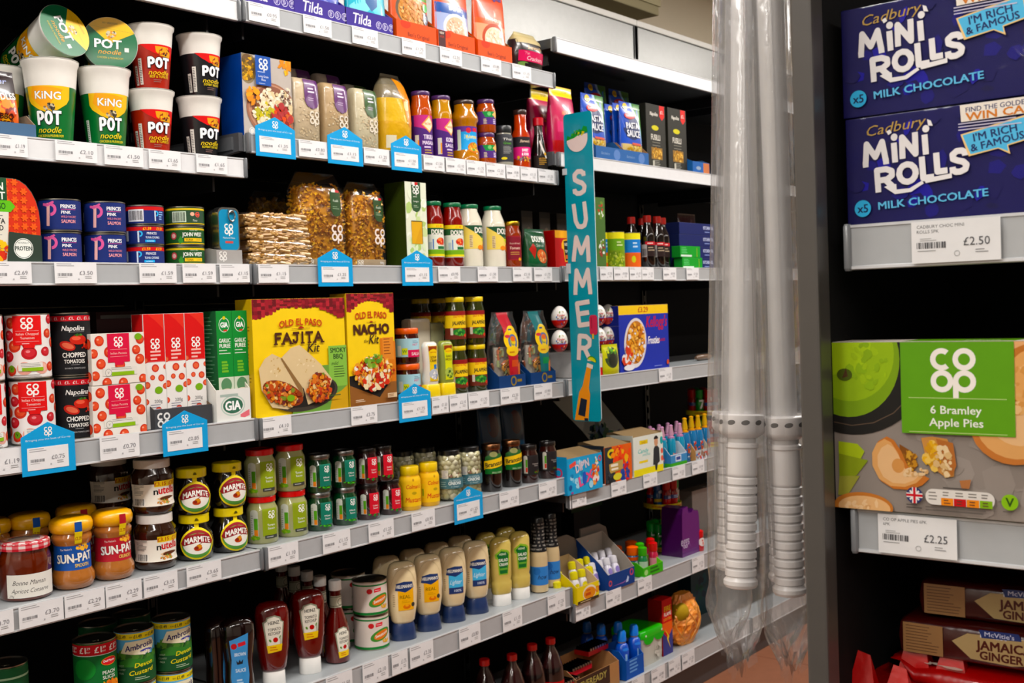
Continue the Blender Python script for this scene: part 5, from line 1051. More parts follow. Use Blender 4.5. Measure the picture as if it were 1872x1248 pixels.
def benstray(kind):
    p = Print().rect(0, 27, 160, 54, '#d8561c').text("Ben's Original", 6, 18, 11, '#7a2c10', w=84, bold=.04).ell(-44, 44, 20, 12, '#c8401c')
    if kind == 1: p.rect(-62, 30, 30, 50, '#4a2a2c').text('NEW', -62, 44, 6, '#e8d8c8', w=18, bold=.04).text('LOOK', -62, 34, 6, '#c8442c', w=18)
    return tray('rice_tray', 158, 190, 52, 92, '#d8561c', '#8a5a34', p)
K_BTR, K_BTR1 = benstray(0), benstray(1)
def tildat():
    p = Print().rect(0, 24, 176, 60, '#3a2a86').text('Tilda', -26, 27, 26, '#e9e6f2', w=66, shear=.2, bold=.03)
    for i in range(3): p.ring(34+i*23, 22, 10, 8.6, '#dcd8ee').lines(34+i*23, 22, 10, 4, 3.4, 1.4, '#dcd8ee', i)
    return tray('rice_tray', 172, 190, 50, 84, '#3a2a86', '#5a4a8a', p)
K_TTR = tildat()
K_TPO = pouch('rice_pouch', 140, 215, 40, '#2f3f9c', Print().rect(0, 100, 140, 220, '#3548a4').blobs(10, 90, 50, 60, ['#4a5ab8', '#2a3888', '#8a94d0'], 40, 14, 2).rect(10, 160, 60, 40, '#e0e0ec'), m='gloss')
K_TPT = pouch('rice_pouch', 140, 215, 40, '#2fb0c8', Print().rect(0, 100, 140, 220, '#35b6cc').poly([(-66, 10), (0, 60), (0, 110), (-66, 60)], '#8adce4').poly([(66, 10), (4, 60), (4, 110), (66, 60)], '#6accd8').poly([(-20, 120), (30, 130), (26, 70), (4, 54), (-16, 74)], '#235a94').lines(6, 96, 30, 3, 8, 2, '#a8d0e8'), m='gloss')
def pinkblk():
    w, h = 150, 122; se = [(0, 60, 16, '#1c1414'), (10, 70, 34, '#241818'), (60, 72, 42, '#2c1a1e'), (96, 66, 30, '#c8b88a'), (112, 56, 12, '#d8cba0'), (122, 50, 4, '#d8cba0')]
    p = Print().rect(0, 92, 130, 22, '#cbbc92').rect(0, 72, 140, 26, '#241a18').text("Sharwood's", 6, 72, 12, '#d8b890', w=70, bold=.04).rect(0, 44, 140, 32, '#cc2458').text('Thai', -34, 52, 8, '#f0c8d0', w=20).text('Crackers', 6, 38, 12, '#f0c8d0', w=78, shear=.2, bold=.03).ell(-44, 18, 22, 8, '#6a8a4a').rect(10, 14, 100, 16, '#1c1412')
    k = Kind('noodle_packet', 'packet', w=w, d=84, h=h); k.part('packet_film', Geo().loft(se, p=2.6).mesh('packet_film', 'foil', smooth=60)); k.part('front_print', p.clip(-62, 64, 2, h-2).mesh('front_print', f_loft(se, 2.6), m='gloss', su=9, sv=9)); return k
K_PBK = pinkblk(); K_CRISP = pouch('cracker_packet', 120, 100, 60, '#c9bd9a', Print().blobs(0, 50, 40, 34, ['#b9aa84', '#5a3a34', '#d8ccae'], 20, 12, 2))
def snakebag(c, c2):
    w, h = 128, 226; se = [(0, 54, 26, W_), (20, 60, 34, W_), (110, 62, 34, W_), (180, 58, 22, W_), (212, 52, 5, W_), (h, 52, 2, W_)]
    k = Kind('sweets_bag', 'packet', w=w, d=68, h=h); g = Geo(); rr = random.Random(4)
    for i in range(60):
        x, y, z = rr.uniform(-46, 46), rr.uniform(-24, 6), rr.uniform(16, 100); g.tube([(x, y, z), (x+rr.uniform(-12, 12), y, z+rr.uniform(6, 14)), (x+rr.uniform(-16, 16), y, z+20)], 4.5, rr.choice(['#aab88a', '#c87a5a', '#e0a45a', '#9aaa7a', '#c8bca0']), n=6)
    g.loft([(8, 46, 14, '#b8b2a8'), (120, 48, 12, '#c8c4bc')], n=14); k.part('jelly_sweets', g.mesh('jelly_sweets', 'glassy', smooth=60))
    k.part('bag_film', Geo().loft(se, p=2.6).mesh('bag_film', 'film', smooth=70))
    p = Print().poly([(-36, h), (20, h), (24, 140), (30, 40), (20, 8), (-14, 8), (-18, 60), (-20, 120)], c).rect(20, h-14, 64, 30, '#c8c8c4') if False else Print().poly([(-34, h-2), (18, h-2), (22, 140), (34, 60), (28, 8), (-12, 8), (-16, 60), (-22, 130)], c)
    p.ell(6, 140, 36, 34, '#ecc818').ell(8, 168, 20, 16, '#ecc818').ell(4, 108, 30, 16, '#ecc818').ring(10, 136, 22, 14, '#5a6a9a', -60, 230).ring(10, 136, 13, 8, '#8a9a5a', 0, 300).ell(-12, 152, 12, 5, '#c83a4a').ell(12, 144, 12, 8, '#e0702c').lines(8, 172, 24, 1, 4, 5, '#3a4a7a').lines(6, 104, 36, 1, 4, 5, '#c8841c').rect(14, 70, 34, 20, c2).lines(6, 24, 26, 2, 8, 3, '#e8e0e0', 3).poly([(26, 20), (40, 24), (40, 74), (28, 64)], '#d8702c' if c2 != c else c)
    k.part('front_print', p.mesh('front_print', f_loft(se, 2.6), m='gloss', su=9, sv=12)); return k
K_SNR, K_SNT = snakebag('#b0182c', '#c8502c'), snakebag('#12686a', '#1f8a4a')
K_SNTR = tray('sweets_tray', 128, 150, 40, 70, '#12366a', '#1c3a5c', Print().rect(0, 20, 128, 40, '#12366a').ell(6, 22, 14, 15, '#8a7434').ell(6, 22, 9, 10, '#12366a').lines(40, 22, 34, 1, 4, 8, '#8a7434'))
def egg():
    k = Kind('chocolate_egg', 'egg', r=27, h=72); pf = []
    for i in range(13):
        t = math.pi*i/12; z = 36-36*math.cos(t); r = 27*math.sin(t)*(1.06-.12*z/72)*1.0+.1; pf.append((max(r, .1), z, '#c0281c' if z < 24 else '#e6e2dc'))
    k.part('foil_wrap', Geo().lathe(pf, n=24, cap=(False, False)).mesh('foil_wrap', 'gloss', smooth=80)); p = Print()
    p.text('Kinder', 0, 42, 7, '#b82a2a', w=26, bold=.05).blobs(0, 34, 22, 5, ['#c8402c', '#2f8a4a', '#3a6ab0', '#e0a02c', '#8a5a3a'], 24, 3, 3).text('SURPRISE', 0, 27, 5, '#3a4ab0', w=28, bold=.04).blobs(0, 52, 10, 4, ['#6a8a4a', '#c8b89a'], 8, 3, 5).blobs(8, 14, 8, 6, ['#2a4a9a', '#e6e2dc'], 5, 4, 6)
    k.part('wrap_print', p.mesh('wrap_print', f_round([(q[0], q[1]) for q in pf], 27), su=7, sv=7)); return k
K_EGG = egg()

# ================================================================== PUTTING GOODS ON THE SHELVES
# --- left bay, second level: noodle pots
G = 'instant noodle pots on the second shelf'
P(K_KING, 'A2', 142, 'green and yellow king noodle pot standing at front left', 'leftmost king noodle pot', sb=.02, face=38, group=G)
P(K_KING, 'A2', 238, 'green and yellow king noodle pot standing beside the red beef pots', 'right king noodle pot', sb=.02, face=18, group=G)
P(K_KING, 'A2', 46, 'shaded green and yellow noodle pot behind the barbecue noodle packet', None, sb=.15, face=30, group=G)
P(K_BEEF, 'A2', 318, 'lower red beef noodle pot of its stack of two', 'red beef noodle pots', sb=.02, face=12, group=G)
P(K_BEEF, 'A2', 317, 'upper red beef noodle pot of its stack of two', None, sb=.02, up=.142, face=12, group=G)
P(K_BOMB, 'A2', 405, 'lower black noodle pot of its stack of two', 'black noodle pots', sb=.02, face=4, group=G)
P(K_BOMB, 'A2', 405, 'upper black noodle pot of its stack of two', None, sb=.02, up=.142, face=-2, group=G)
from mathutils import Euler
def lying(k, px, py, Y, ax, roll, label, group, lidc=True):   # a pot lying down: px,py of the lid centre, ax = direction the lid faces
    d = FW + RT*(px-CX)/FPX - UP*(py-CY)/FPX; c = Vector(EYE + d*Y/d[1]); z = Vector(ax).normalized()
    x = Vector((0, 0, 1)).cross(z).normalized(); y = z.cross(x); R = Matrix((x, y, z)).transposed() @ Matrix.Rotation(roll, 3, 'Z')
    o = put(k, (0, 0, 0), label, group=group); o.matrix_world = Matrix.Translation(c - z*(k.h*.001)) @ R.to_4x4(); return o
lying(K_KING, 118, 56, FY+.055, (.10, -1, .30), math.radians(-70), 'tilted king noodle pot lying on its side on the pots, lid facing out, leftmost', G)
lying(K_KING, 201, 80, FY+.060, (-.50, -1, .05), math.radians(-2), 'king noodle pot lying on top, green and yellow lid upright, beside the red stack', G)
def bbq():
    w, h = 90, 118; p = Print().poly([(-45, h), (45, h), (45, 60), (-45, 60)], '#241418').rect(0, 30, 90, 60, '#d8661c').blobs(0, 40, 40, 26, ['#e88a2c', '#c84a1c', '#f0a83a', '#7a1c14'], 40, 10, 3).text('NOODLES', 4, 62, 13, '#efe8e0', w=70, bold=.06, rot=8).text('Super', 0, 96, 12, '#a8b0d8', w=50, shear=.3, bold=.03).text('BBQ', 16, 24, 9, '#3a1a14', w=28, bold=.05).text('BEEF', 16, 12, 8, '#3a1a14', w=30, bold=.05)
    return pouch('noodle_packet', w, h, 26, '#2a1a20', p, gusset=False)
K_BBQ = bbq()
P(K_BBQ, 'A2', 40, 'dark barbecue beef noodle packet leaning in a blue-grey tray', None, sb=.03, up=.02, tilt=-8)
K_BTRAY = tray('noodle_tray', 170, 120, 30, 52, '#4a6684', '#8a7a6a')
P(K_BTRAY, 'A2', 66, 'blue-grey cardboard tray at the left end of the noodle shelf', 'blue-grey noodle tray', sb=.012)

# --- middle bay, second level
P(K_RBOX, 'B2', 534, 'rice carton with a plate of food and blue name panel', 'rice carton', sb=.03)
G = 'clear rice packets in the front row'
P(K_RP1, 'B2', 589, 'pale rice packet with purple tab, next to the rice carton', 'first purple-tab rice packet', sb=.02, group=G)
P(K_RP2, 'B2', 642, 'browner rice packet with purple tab, between two pale packets', 'brown rice packet', sb=.02, group=G)
P(K_RP3, 'B2', 696, 'pale rice packet with dark green tab, front row', 'green-tab rice packet', sb=.02, group=G)
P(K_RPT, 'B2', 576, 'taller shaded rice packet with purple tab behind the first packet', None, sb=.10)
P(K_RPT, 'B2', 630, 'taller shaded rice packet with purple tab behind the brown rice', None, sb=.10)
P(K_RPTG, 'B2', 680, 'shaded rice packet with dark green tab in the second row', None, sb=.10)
P(K_POL, 'B2', 763, 'yellow grain packet with orange stripe and knotted clear top', 'yellow grain packet', sb=.02)
P(K_TIKKA, 'B2', 790, 'slim orange curry sauce jar with purple label, partly behind yellow packet', 'orange curry jar', sb=.02, face=28)
P(K_KORMA, 'B2', 827, 'slim yellow curry sauce jar with purple and pink label', 'yellow curry jar', sb=.02, face=15)
P(K_KBIG, 'B2', 875, 'large tan curry sauce jar with light blue label', 'large tan curry jar', sb=.02, face=34)
P(K_PSM, 'B2', 907, 'small purple-labelled curry paste jar, lower one of two stacked', 'stacked paste jars', sb=.02, face=26)
P(K_PSM, 'B2', 906, 'small purple-labelled curry paste jar, upper one of two stacked', None, sb=.02, up=.099, face=26)
P(K_PASTE, 'B2', 938, 'grey-labelled curry paste jar with pale shoulder', 'grey paste jar', sb=.02, face=34)
P(K_SHAR, 'B2', 969, 'red cooking sauce jar with black and pink label', 'pink-label sauce jar', sb=.02, face=32)
P(K_SOY, 'B2', 1000, 'dark soy sauce bottle with red cap at the right end', 'soy sauce bottle', sb=.02, face=32)

# --- middle bay, top level
G = 'rice trays on the top shelf'
for i, (xr, lab, sh) in enumerate(((537, 'purple rice tray cut by the picture top, leftmost of three', 'leftmost purple tray'), (633, 'purple rice tray, middle one of three', 'middle purple tray'), (718, 'purple rice tray holding the turquoise bag, beside orange trays', 'right purple tray'))):
    P(K_TTR, 'B1', xr, lab, sh, sb=.004, group=G)
    P(K_TPT if i == 2 else K_TPO, 'B1', xr-8, ['blue rice pouch in the leftmost purple tray', 'blue rice pouch in the middle purple tray', 'turquoise rice pouch in the third purple tray'][i], None, sb=.012, up=.002)
for i, (xr, lab) in enumerate(((798, 'orange rice tray under the green-banded pouch'), (868, 'orange rice tray with small dark sticker'), (936, 'orange rice tray under the orange long grain pouch'))):
    P(K_BTR1 if i == 1 else K_BTR, 'B1', xr, lab, lab.split(' with')[0] if i == 1 else lab.replace(' under the', ' of'), sb=.004, group=G)
    P(K_BEN[i], 'B1', xr-(10 if i == 0 else 6), ['orange rice pouch with green band and brown grains', 'orange and blue rice pouch in the middle orange tray', 'orange long grain rice pouch beside the pink packet'][i], None, sb=.010, up=.002)
P(K_PBK, 'B1', 1004, 'black and pink cracker packet with cream top at right end', 'black and pink packet', sb=.012)
P(K_CRISP, 'B1', 985, 'pale crinkled packet standing behind the black and pink one', None, sb=.15, up=.0)

# --- right bay, second level
P(K_PINK, 'C2', 1060, 'pink noodle pouch with yellow price band', None, sb=.02)
P(K_PINK, 'C2', 1022, 'shaded pink noodle pouch behind the yellow-banded one', None, sb=.10)
G = 'blue pasta sachets on the second shelf'
K_SATR = tray('sachet_tray', 175, 120, 46, 74, '#2c5a94', '#8a6a4c', Print().rect(0, 23, 175, 46, '#2c5a94').text('Batchelors', -30, 24, 9, '#7a94b8', w=50, shear=.2).ell(40, 24, 20, 18, '#5a7ab0'))
P(K_SATR, 'C2', 1142, 'blue cardboard tray holding the left pasta sachets', None, sb=.006)
P(K_SATR, 'C2', 1186, 'blue cardboard tray holding the right pasta sachets', None, sb=.006)
P(K_SACH, 'C2', 1112, 'blue and green pasta sachet just right of the pink pouch', None, sb=.02, up=.006, group=G)
P(K_SACH, 'C2', 1178, 'blue and green pasta sachet in front of the black boxes', None, sb=.02, up=.006, group=G)
P(K_SACH, 'C2', 1166, 'blue pasta sachet second in the right-hand tray', None, sb=.055, up=.006, group=G)
P(K_SACH, 'C2', 1152, 'blue pasta sachet third in the right-hand tray', None, sb=.085, up=.006, group=G)
P(K_SACH, 'C2', 1116, 'shaded pasta sachet raised behind the left tray', None, sb=.14, up=.085, group=G)
P(K_SACH, 'C2', 1158, 'shaded pasta sachet raised behind the right tray', None, sb=.15, up=.085, group=G)
P(K_FUS, 'C2', 1217, 'black pasta carton with red flag, left of two', None, sb=.035)
P(K_FUS, 'C2', 1255, 'black pasta carton with red flag, right of two', None, sb=.03)
K_BLUETR = tray('sauce_tray', 130, 120, 46, 60, '#245a98', '#3a5a84', Print().rect(0, 23, 130, 46, '#24589a').ell(-20, 22, 18, 7, '#8a9ab0').rect(40, 24, 46, 40, '#b8704a'))
P(K_BLUETR, 'C2', 1297, 'low blue tray beside the toy sword sleeve, second shelf', None, sb=.01)

# --- left bay, third level: fish
P(K_JWBOX, 'A3', 74, 'red and green pasta salad lunch carton cut by the left edge', 'pasta salad carton', sb=.012)
G = 'blue salmon cans, two stacks of two'
for i, (xr, w1) in enumerate(((147, 'left'), (229, 'right'))):
    P(K_SALM, 'A3', xr, 'blue and pink salmon can, bottom of the %s stack' % w1, '%s salmon cans' % w1, sb=.012, face=32, group=G)
    P(K_SALM, 'A3', xr-1, 'blue and pink salmon can, top of the %s stack' % w1, None, sb=.012, up=.067, face=34, group=G)
G = 'tuna cans stacked in threes'
P(K_TU, 'A3', 299, 'blue and red tuna can at the bottom of its stack', 'blue tuna cans', sb=.012, face=34, group=G); P(K_TU, 'A3', 298, 'blue and red tuna can in the middle of its stack', None, sb=.012, up=.0436, face=30, group=G)
P(K_TUB, 'A3', 298, 'blue and red tuna can with barcode turned out, top of its stack', None, sb=.012, up=.0872, face=30, group=G)
P(K_JW, 'A3', 373, 'green and yellow tuna can at the bottom of its stack', 'green tuna cans', sb=.012, face=26, group=G); P(K_JW, 'A3', 372, 'green and yellow tuna can in the middle of its stack', None, sb=.012, up=.0442, face=26, group=G)
P(K_JWB, 'A3', 372, 'green and yellow tuna can with barcode turned out, top of its stack', None, sb=.012, up=.0884, face=26, group=G)
K_SATRAY = tray('sardine_tray', 72, 110, 36, 40, '#9a9896', '#b4b0ac', Print().rect(0, 18, 72, 36, '#a3a09d').coop(-18, 22, 22, '#e6e4e0'))
P(K_SATRAY, 'A3', 443, 'grey card tray holding the turquoise fish tins', 'turquoise fish tin tray', sb=.006)
P(K_SARD, 'A3', 438, 'turquoise fish tin with silver ring pull, front of the tray', None, sb=.012, up=.030, group='turquoise fish tins')
P(K_SARD, 'A3', 427, 'turquoise fish tin standing behind the front tin', None, sb=.045, up=.028, group='turquoise fish tins')

# --- middle bay, third level: pasta
for i, nm in enumerate(('lowest', 'second', 'third', 'topmost')):
    P(K_PEN, 'B3', 571+(3, 2, -2, -5)[i], '%s bag of tube pasta in the lying stack of four' % nm, 'lying pasta bags' if i == 0 else None, sb=.02, up=i*.0305, group='tube pasta bags lying in a stack')
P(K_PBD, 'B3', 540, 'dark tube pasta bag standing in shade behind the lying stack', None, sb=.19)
P(K_FBA, 'B3', 642, 'larger bag of spiral pasta with green label', 'larger spiral pasta bag', sb=.035)
P(K_FBB, 'B3', 713, 'smaller bag of spiral pasta beside the green-edged carton', 'smaller spiral pasta bag', sb=.03)
P(K_LAS, 'B3', 781, 'tall pale green lasagne carton with window and dark side', 'lasagne carton', sb=.012)
P(K_DOL, 'B3', 811, 'red pasta sauce jar with green lid, beside the lasagne carton', 'first red sauce jar', sb=.012, face=24, group='red pasta sauce jars'); P(K_DOL, 'B3', 847, 'red pasta sauce jar with green lid, beside the white sauce', 'second red sauce jar', sb=.012, face=28, group='red pasta sauce jars')
P(K_DOLW, 'B3', 882, 'white pasta sauce jar with green label, left of two', 'left white sauce jar', sb=.012, face=16, group='white pasta sauce jars'); P(K_DOLW, 'B3', 924, 'white pasta sauce jar with green label, right of two', 'right white sauce jar', sb=.012, face=20, group='white pasta sauce jars')
P(K_GOLD, 'B3', 953, 'small red sauce jar with gold lid', 'gold-lid jar', sb=.012, face=40)
def stirin():
    w, h = 104, 124; p = Print().poly([(-44, 60), (-48, 110), (-30, h), (0, 104), (34, h), (46, 90), (50, 50), (30, 40), (-30, 40)], '#1f4a2c').rect(0, 22, 100, 44, '#1c5a34').poly([(-46, 60), (-30, 30), (-20, 60), (-30, 80)], '#a82a24').poly([(44, 92), (50, 60), (44, 40), (24, 60)], '#a83a34').texto('DOLMIO', 0, 92, 18, '#eef0e4', '#163a24', w=60, bold=.07).text('Stir-in', 0, 72, 10, '#cfdcc8', w=36, shear=.3).ell(6, 38, 26, 20, '#d8642c', rot=-30).blobs(6, 38, 20, 15, ['#e8844a', '#c84a24', '#f0c890'], 40, 5, 3)
    return pouch('sauce_pouch', w, h, 50, '#1f4a2c', p)
def soup():
    w, h = 86, 122; p = Print().rect(0, h/2, w, h, '#b0151c').rect(0, h-12, w, 24, '#e6a81c').poly([(0, h-30), (40, h-24), (42, 24), (8, 22), (2, 60), (-8, 66), (-8, 80)], '#e8b02c').poly([(3, h-34), (40, h-30), (42, 28), (11, 26), (5, 62)], '#201410').text('HEINZ', 24, h-44, 9, '#e8e2d4', w=32, bold=.05).text('TOMATO', 24, 56, 9, '#e8e2d4', w=32, bold=.05).rect(26, 38, 30, 12, '#d8642c')
    return carton('soup_carton', w, h, 60, '#b0151c', '#8a0f14', '#e6a81c', p, None, m='gloss')
K_STIR, K_SOUP = stirin(), soup()
P(K_STIR, 'B3', 1007, 'dark green stir-in sauce pouch beside the gold-lid jar', 'green sauce pouch', sb=.012)
P(K_SOUP, 'B3', 1044, 'red carton with yellow top half behind the sign', 'red carton', sb=.012)
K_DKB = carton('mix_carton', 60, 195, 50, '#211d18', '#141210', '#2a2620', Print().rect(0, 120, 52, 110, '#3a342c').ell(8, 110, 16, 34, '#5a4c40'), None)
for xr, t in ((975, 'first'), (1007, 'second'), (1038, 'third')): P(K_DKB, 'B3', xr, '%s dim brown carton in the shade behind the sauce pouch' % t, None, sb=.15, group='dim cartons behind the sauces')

# --- right bay, third level
K_GRN = carton('cereal_bar_carton', 60, 236, 60, '#3c5a2c', '#22361a', '#5a7a3a', Print().rect(0, 118, 60, 236, '#4a6a34').blobs(6, 190, 16, 30, ['#e0e4d8', '#a83a2c', '#6a8a3a'], 20, 9, 2).blobs(6, 70, 16, 30, ['#e0e4d8', '#8a3a2c', '#6a8a3a'], 20, 9, 5), None)
P(K_GRN, 'C3', 1107, 'slim green patterned carton showing just right of the sign', 'slim green carton', sb=.02)
def canpp(kind):
    p = Print().rect(0, 60, 230, 122, '#6fa02c' if kind == 0 else ('#2a78c0' if kind == 1 else '#2a3f7a')).rect(0, 112, 231, 22, '#e6dc1c')
    if kind == 0: p.rect(0, 32, 231, 60, '#7a9434').blobs(0, 30, 36, 26, ['#a8b84a', '#8aa03a', '#c0c868', '#6a8428'], 90, 6, 3).lines(14, 84, 24, 2, 10, 5, '#cfe0a0')
    else: p.rect(0, 28, 231, 54, '#d8642c').ell(4, 32, 8, 12, '#c8c83a').lines(14, 82, 24, 2, 12, 6, '#b8d4ec', 3)
    return can('food_can', 36, 126, 0, p, '#6fa02c' if kind == 0 else ('#2a78c0' if kind == 1 else '#2a3f7a'))
K_PEA, K_MIX = canpp(0), canpp(1)
P(K_MIX, 'C3', 1118, 'blue vegetable can with yellow top just right of the sign', None, sb=.05, face=30)
P(K_PEA, 'C3', 1142, 'green pea can with yellow top band', 'pea can', sb=.012, face=45, group='vegetable cans with yellow tops'); P(K_MIX, 'C3', 1171, 'blue and orange vegetable can with yellow top band', 'blue and orange can', sb=.012, face=45, group='vegetable cans with yellow tops')
def b_dark():
    D = '#0f0907'; pf = [(22, 0, D), (26, 4, D), (26, 112, D), (24, 128, D), (14, 152, D), (12, 168, D)]
    p = Print().rect(6, 70, 60, 52, '#241412').rect(8, 90, 50, 12, '#b8202c').lines(8, 90, 34, 1, 3, 4, '#e8c8c0').lines(8, 70, 30, 2, 9, 4, '#a89880').rect(-22, 64, 22, 44, '#a8a4a0').bars(-22, 58, 18, 26)
    return bottle('sauce_bottle', 'bottle', 26, 190, pf, 'glassy', p, '#7c1a18', [(12, 164, '#8a201c'), (15, 166, '#8a201c'), (15, 188, '#8a201c'), (13, 190, '#8a201c'), (.1, 190, '#8a201c')])
K_WOR = b_dark()
for i, (xr, sb, t) in enumerate(((1168, .08, 'leftmost, standing behind the cans'), (1197, .012, 'first in the front row'), (1215, .015, 'second in the front row'), (1224, .04, 'beside the green boxes'), (1188, .09, 'in the second row'))):
    P(K_WOR, 'C3', xr, 'dark sauce bottle with red cap, %s' % t, 'front dark bottle' if i == 1 else None, sb=sb, face=40, group='dark bottles with red caps')
K_FOILB = carton('foil_box', 270, 44, 60, '#101c58', '#0b143c', '#182868', Print().text('KITCHEN FOIL', 90, 28, 12, '#c8d0ea', w=80, bold=.04).lines(90, 12, 60, 1, 4, 3, '#8a98c8'), None)
for i, t in enumerate(('lowest', 'second', 'third', 'topmost')): P(K_FOILB, 'C3', 1305, 'dark blue kitchen foil box, %s of the stack' % t, 'foil boxes' if i == 0 else None, sb=.05, up=.0445*i, group='kitchen foil boxes')
K_GRB = carton('bag_box', 150, 42, 36, '#0f9a3c', '#0c7a30', '#18a848', Print().lines(-40, 26, 50, 4, 6, 2, '#7ad08a', 3).rect(-30, 6, 80, 7, '#d8e8dc').rect(50, 20, 2, 34, '#c8c83a'), None)
P(K_GRB, 'C3', 1284, 'bright green box lying in front of the foil, lower one', 'green boxes', sb=.008, group='bright green boxes'); P(K_GRB, 'C3', 1280, 'bright green box lying in front of the foil, upper one', None, sb=.008, up=.0425, group='bright green boxes')
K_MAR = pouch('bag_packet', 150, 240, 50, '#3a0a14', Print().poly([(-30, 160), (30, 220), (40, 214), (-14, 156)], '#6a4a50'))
P(K_MAR, 'C3', 1282, 'dark maroon packet in the shade behind the foil boxes', None, sb=.22)

# --- left bay, fourth level: tomatoes
G = 'chopped tomato cans in stacks'
P(K_TOM, 'A4', 98, 'white chopped tomato can with red panel, bottom of left stack', None, sb=.02, face=26, group=G); P(K_TOM, 'A4', 90, 'white chopped tomato can with red panel, top of left stack', None, sb=.02, up=.131, face=30, group=G)
P(K_TOM, 'A4', 8, 'white tomato can showing a sliver at the left edge, lower', 'leftmost tomato can', sb=.02, face=10, group=G); P(K_TOM, 'A4', 3, 'white tomato can showing a sliver at the left edge, upper', None, sb=.02, up=.131, face=10, group=G)
P(K_NAP, 'A4', 169, 'black chopped tomato can, bottom of its stack', 'black tomato cans', sb=.03, face=22, group=G); P(K_NAP, 'A4', 164, 'black chopped tomato can, top of its stack', None, sb=.03, up=.131, face=26, group=G)
P(K_PASS, 'A4', 267, 'tomato patterned passata carton, bottom of the stack', 'passata cartons', sb=.02, group='passata cartons'); P(K_PASS, 'A4', 265, 'tomato patterned passata carton, top of the stack', None, sb=.02, up=.108, group='passata cartons')
G = 'tall tomato puree cartons'
for xr, t in ((303, 'leftmost'), (340, 'middle'), (376, 'rightmost')): P(K_PUR, 'A4', xr, 'tall red and white puree carton, %s of three' % t, None, sb=.03, up=.003, group=G)
K_PTR = tray('puree_tray', 150, 110, 46, 60, '#3c3d40', '#6a5a4a', Print().rect(0, 23, 150, 46, '#3f4043').coop(-52, 22, 34, '#e6e4e0'))
P(K_PTR, 'A4', 388, 'dark grey card tray under the tall puree cartons', 'dark grey puree tray', sb=.014)
G = 'green garlic puree cartons'
P(K_GAR, 'A4', 426, 'green garlic puree carton, left of two', None, sb=.022, up=.055, group=G); P(K_GAR, 'A4', 454, 'green garlic puree carton, right of two', 'garlic puree tray', sb=.022, up=.055, group=G)
def gia():
    p = Print().rect(0, 38, 98, 84, '#e3e3de').ell(-2, 38, 34, 24, '#b8ccc0').ell(-2, 38, 31, 21, '#e3e3de').ell(-2, 38, 28, 18, '#3c6a54').text('GIA', -2, 38, 20, '#fff', w=42, bold=.08).poly([(18, 16), (44, 26), (44, 12), (30, 8), (18, 10)], '#d8707a').rect(-12, 62, 50, 6, '#a8b8b0')
    return tray('puree_tray', 96, 120, 76, 104, '#e3e3de', '#d8d4c8', p)
P(gia(), 'A4', 458, 'white display tray with oval green emblem under garlic puree', 'white garlic tray', sb=.006)
K_STR = Kind('hanging_strip', 'packet', w=60, d=6, h=80)
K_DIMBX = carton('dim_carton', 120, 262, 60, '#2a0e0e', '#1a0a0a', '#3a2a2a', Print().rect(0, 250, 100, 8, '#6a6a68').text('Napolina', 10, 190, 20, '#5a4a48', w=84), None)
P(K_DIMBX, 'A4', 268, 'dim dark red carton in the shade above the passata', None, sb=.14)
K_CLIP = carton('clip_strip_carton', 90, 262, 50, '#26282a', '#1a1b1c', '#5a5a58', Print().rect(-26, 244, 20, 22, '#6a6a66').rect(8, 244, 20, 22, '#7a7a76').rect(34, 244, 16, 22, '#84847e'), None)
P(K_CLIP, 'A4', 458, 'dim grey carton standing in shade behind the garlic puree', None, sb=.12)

# --- middle bay, fourth level
P(K_FAJ, 'B4', 632, 'wide yellow meal kit box with two filled wraps', 'wide yellow kit box', sb=.004, tilt=0)
P(K_NAC, 'B4', 722, 'narrower yellow meal kit box with nachos', 'narrow yellow kit box', sb=.002, tilt=0)
P(K_SALSA, 'B4', 769, 'salsa jar with orange lid, lower of two stacked', 'salsa jars', sb=.03, face=26, group='salsa jars'); P(K_SALSA, 'B4', 766, 'salsa jar with orange lid, upper of two stacked', None, sb=.03, up=.098, face=26, group='salsa jars')
P(K_SOUR, 'B4', 801, 'white squeezy sour cream bottle with yellow cap', 'white squeezy bottle', sb=.01, face=8); P(K_GUAC, 'B4', 829, 'green squeezy guacamole bottle with yellow cap', 'green squeezy bottle', sb=.01, face=8)
K_WHB = carton('wrap_packet', 84, 220, 40, '#ddd5c2', '#b8a890', '#e6e0d0', None, None, cat='packet', m='gloss', bev=10)
P(K_WHB, 'B4', 790, 'tall cream pack standing behind the salsa jars', None, sb=.09); 
K_GNB = carton('wrap_packet', 60, 206, 40, '#9a9a78', '#7a7a5c', '#a8a888', None, None, cat='packet', m='gloss', bev=10)
P(K_GNB, 'B4', 815, 'dull green pack standing behind the squeezy bottles', None, sb=.09)
G = 'sliced green pepper jars with yellow lids'
for xr, n in ((855, 'left'), (890, 'right')):
    P(K_JAL, 'B4', xr, 'green pepper jar with yellow lid, bottom of the %s front stack' % n, '%s pepper jars' % n, sb=.015, face=34, group=G); P(K_JAL, 'B4', xr-4, 'green pepper jar with yellow lid, top of the %s front stack' % n, None, sb=.015, up=.139, face=34, group=G)
for i, (xr, t) in enumerate(((790, 'farther left'), (825, 'nearer the front stacks'))):
    P(K_JAL, 'B4', xr, 'shaded pepper jar in the row behind, lower, %s' % t, None, sb=.17, face=34, group=G); P(K_JAL, 'B4', xr-2, 'shaded pepper jar in the row behind, upper, %s' % t, None, sb=.17, up=.139, face=34, group=G)
P(K_SNTR, 'B4', 961, 'dark blue card tray under the red sweets bag', 'tray under the red sweets bag', sb=.006, group='dark blue sweets trays'); P(K_SNTR, 'B4', 1016, 'dark blue card tray under the teal sweets bag', 'tray under the teal sweets bag', sb=.006, group='dark blue sweets trays')
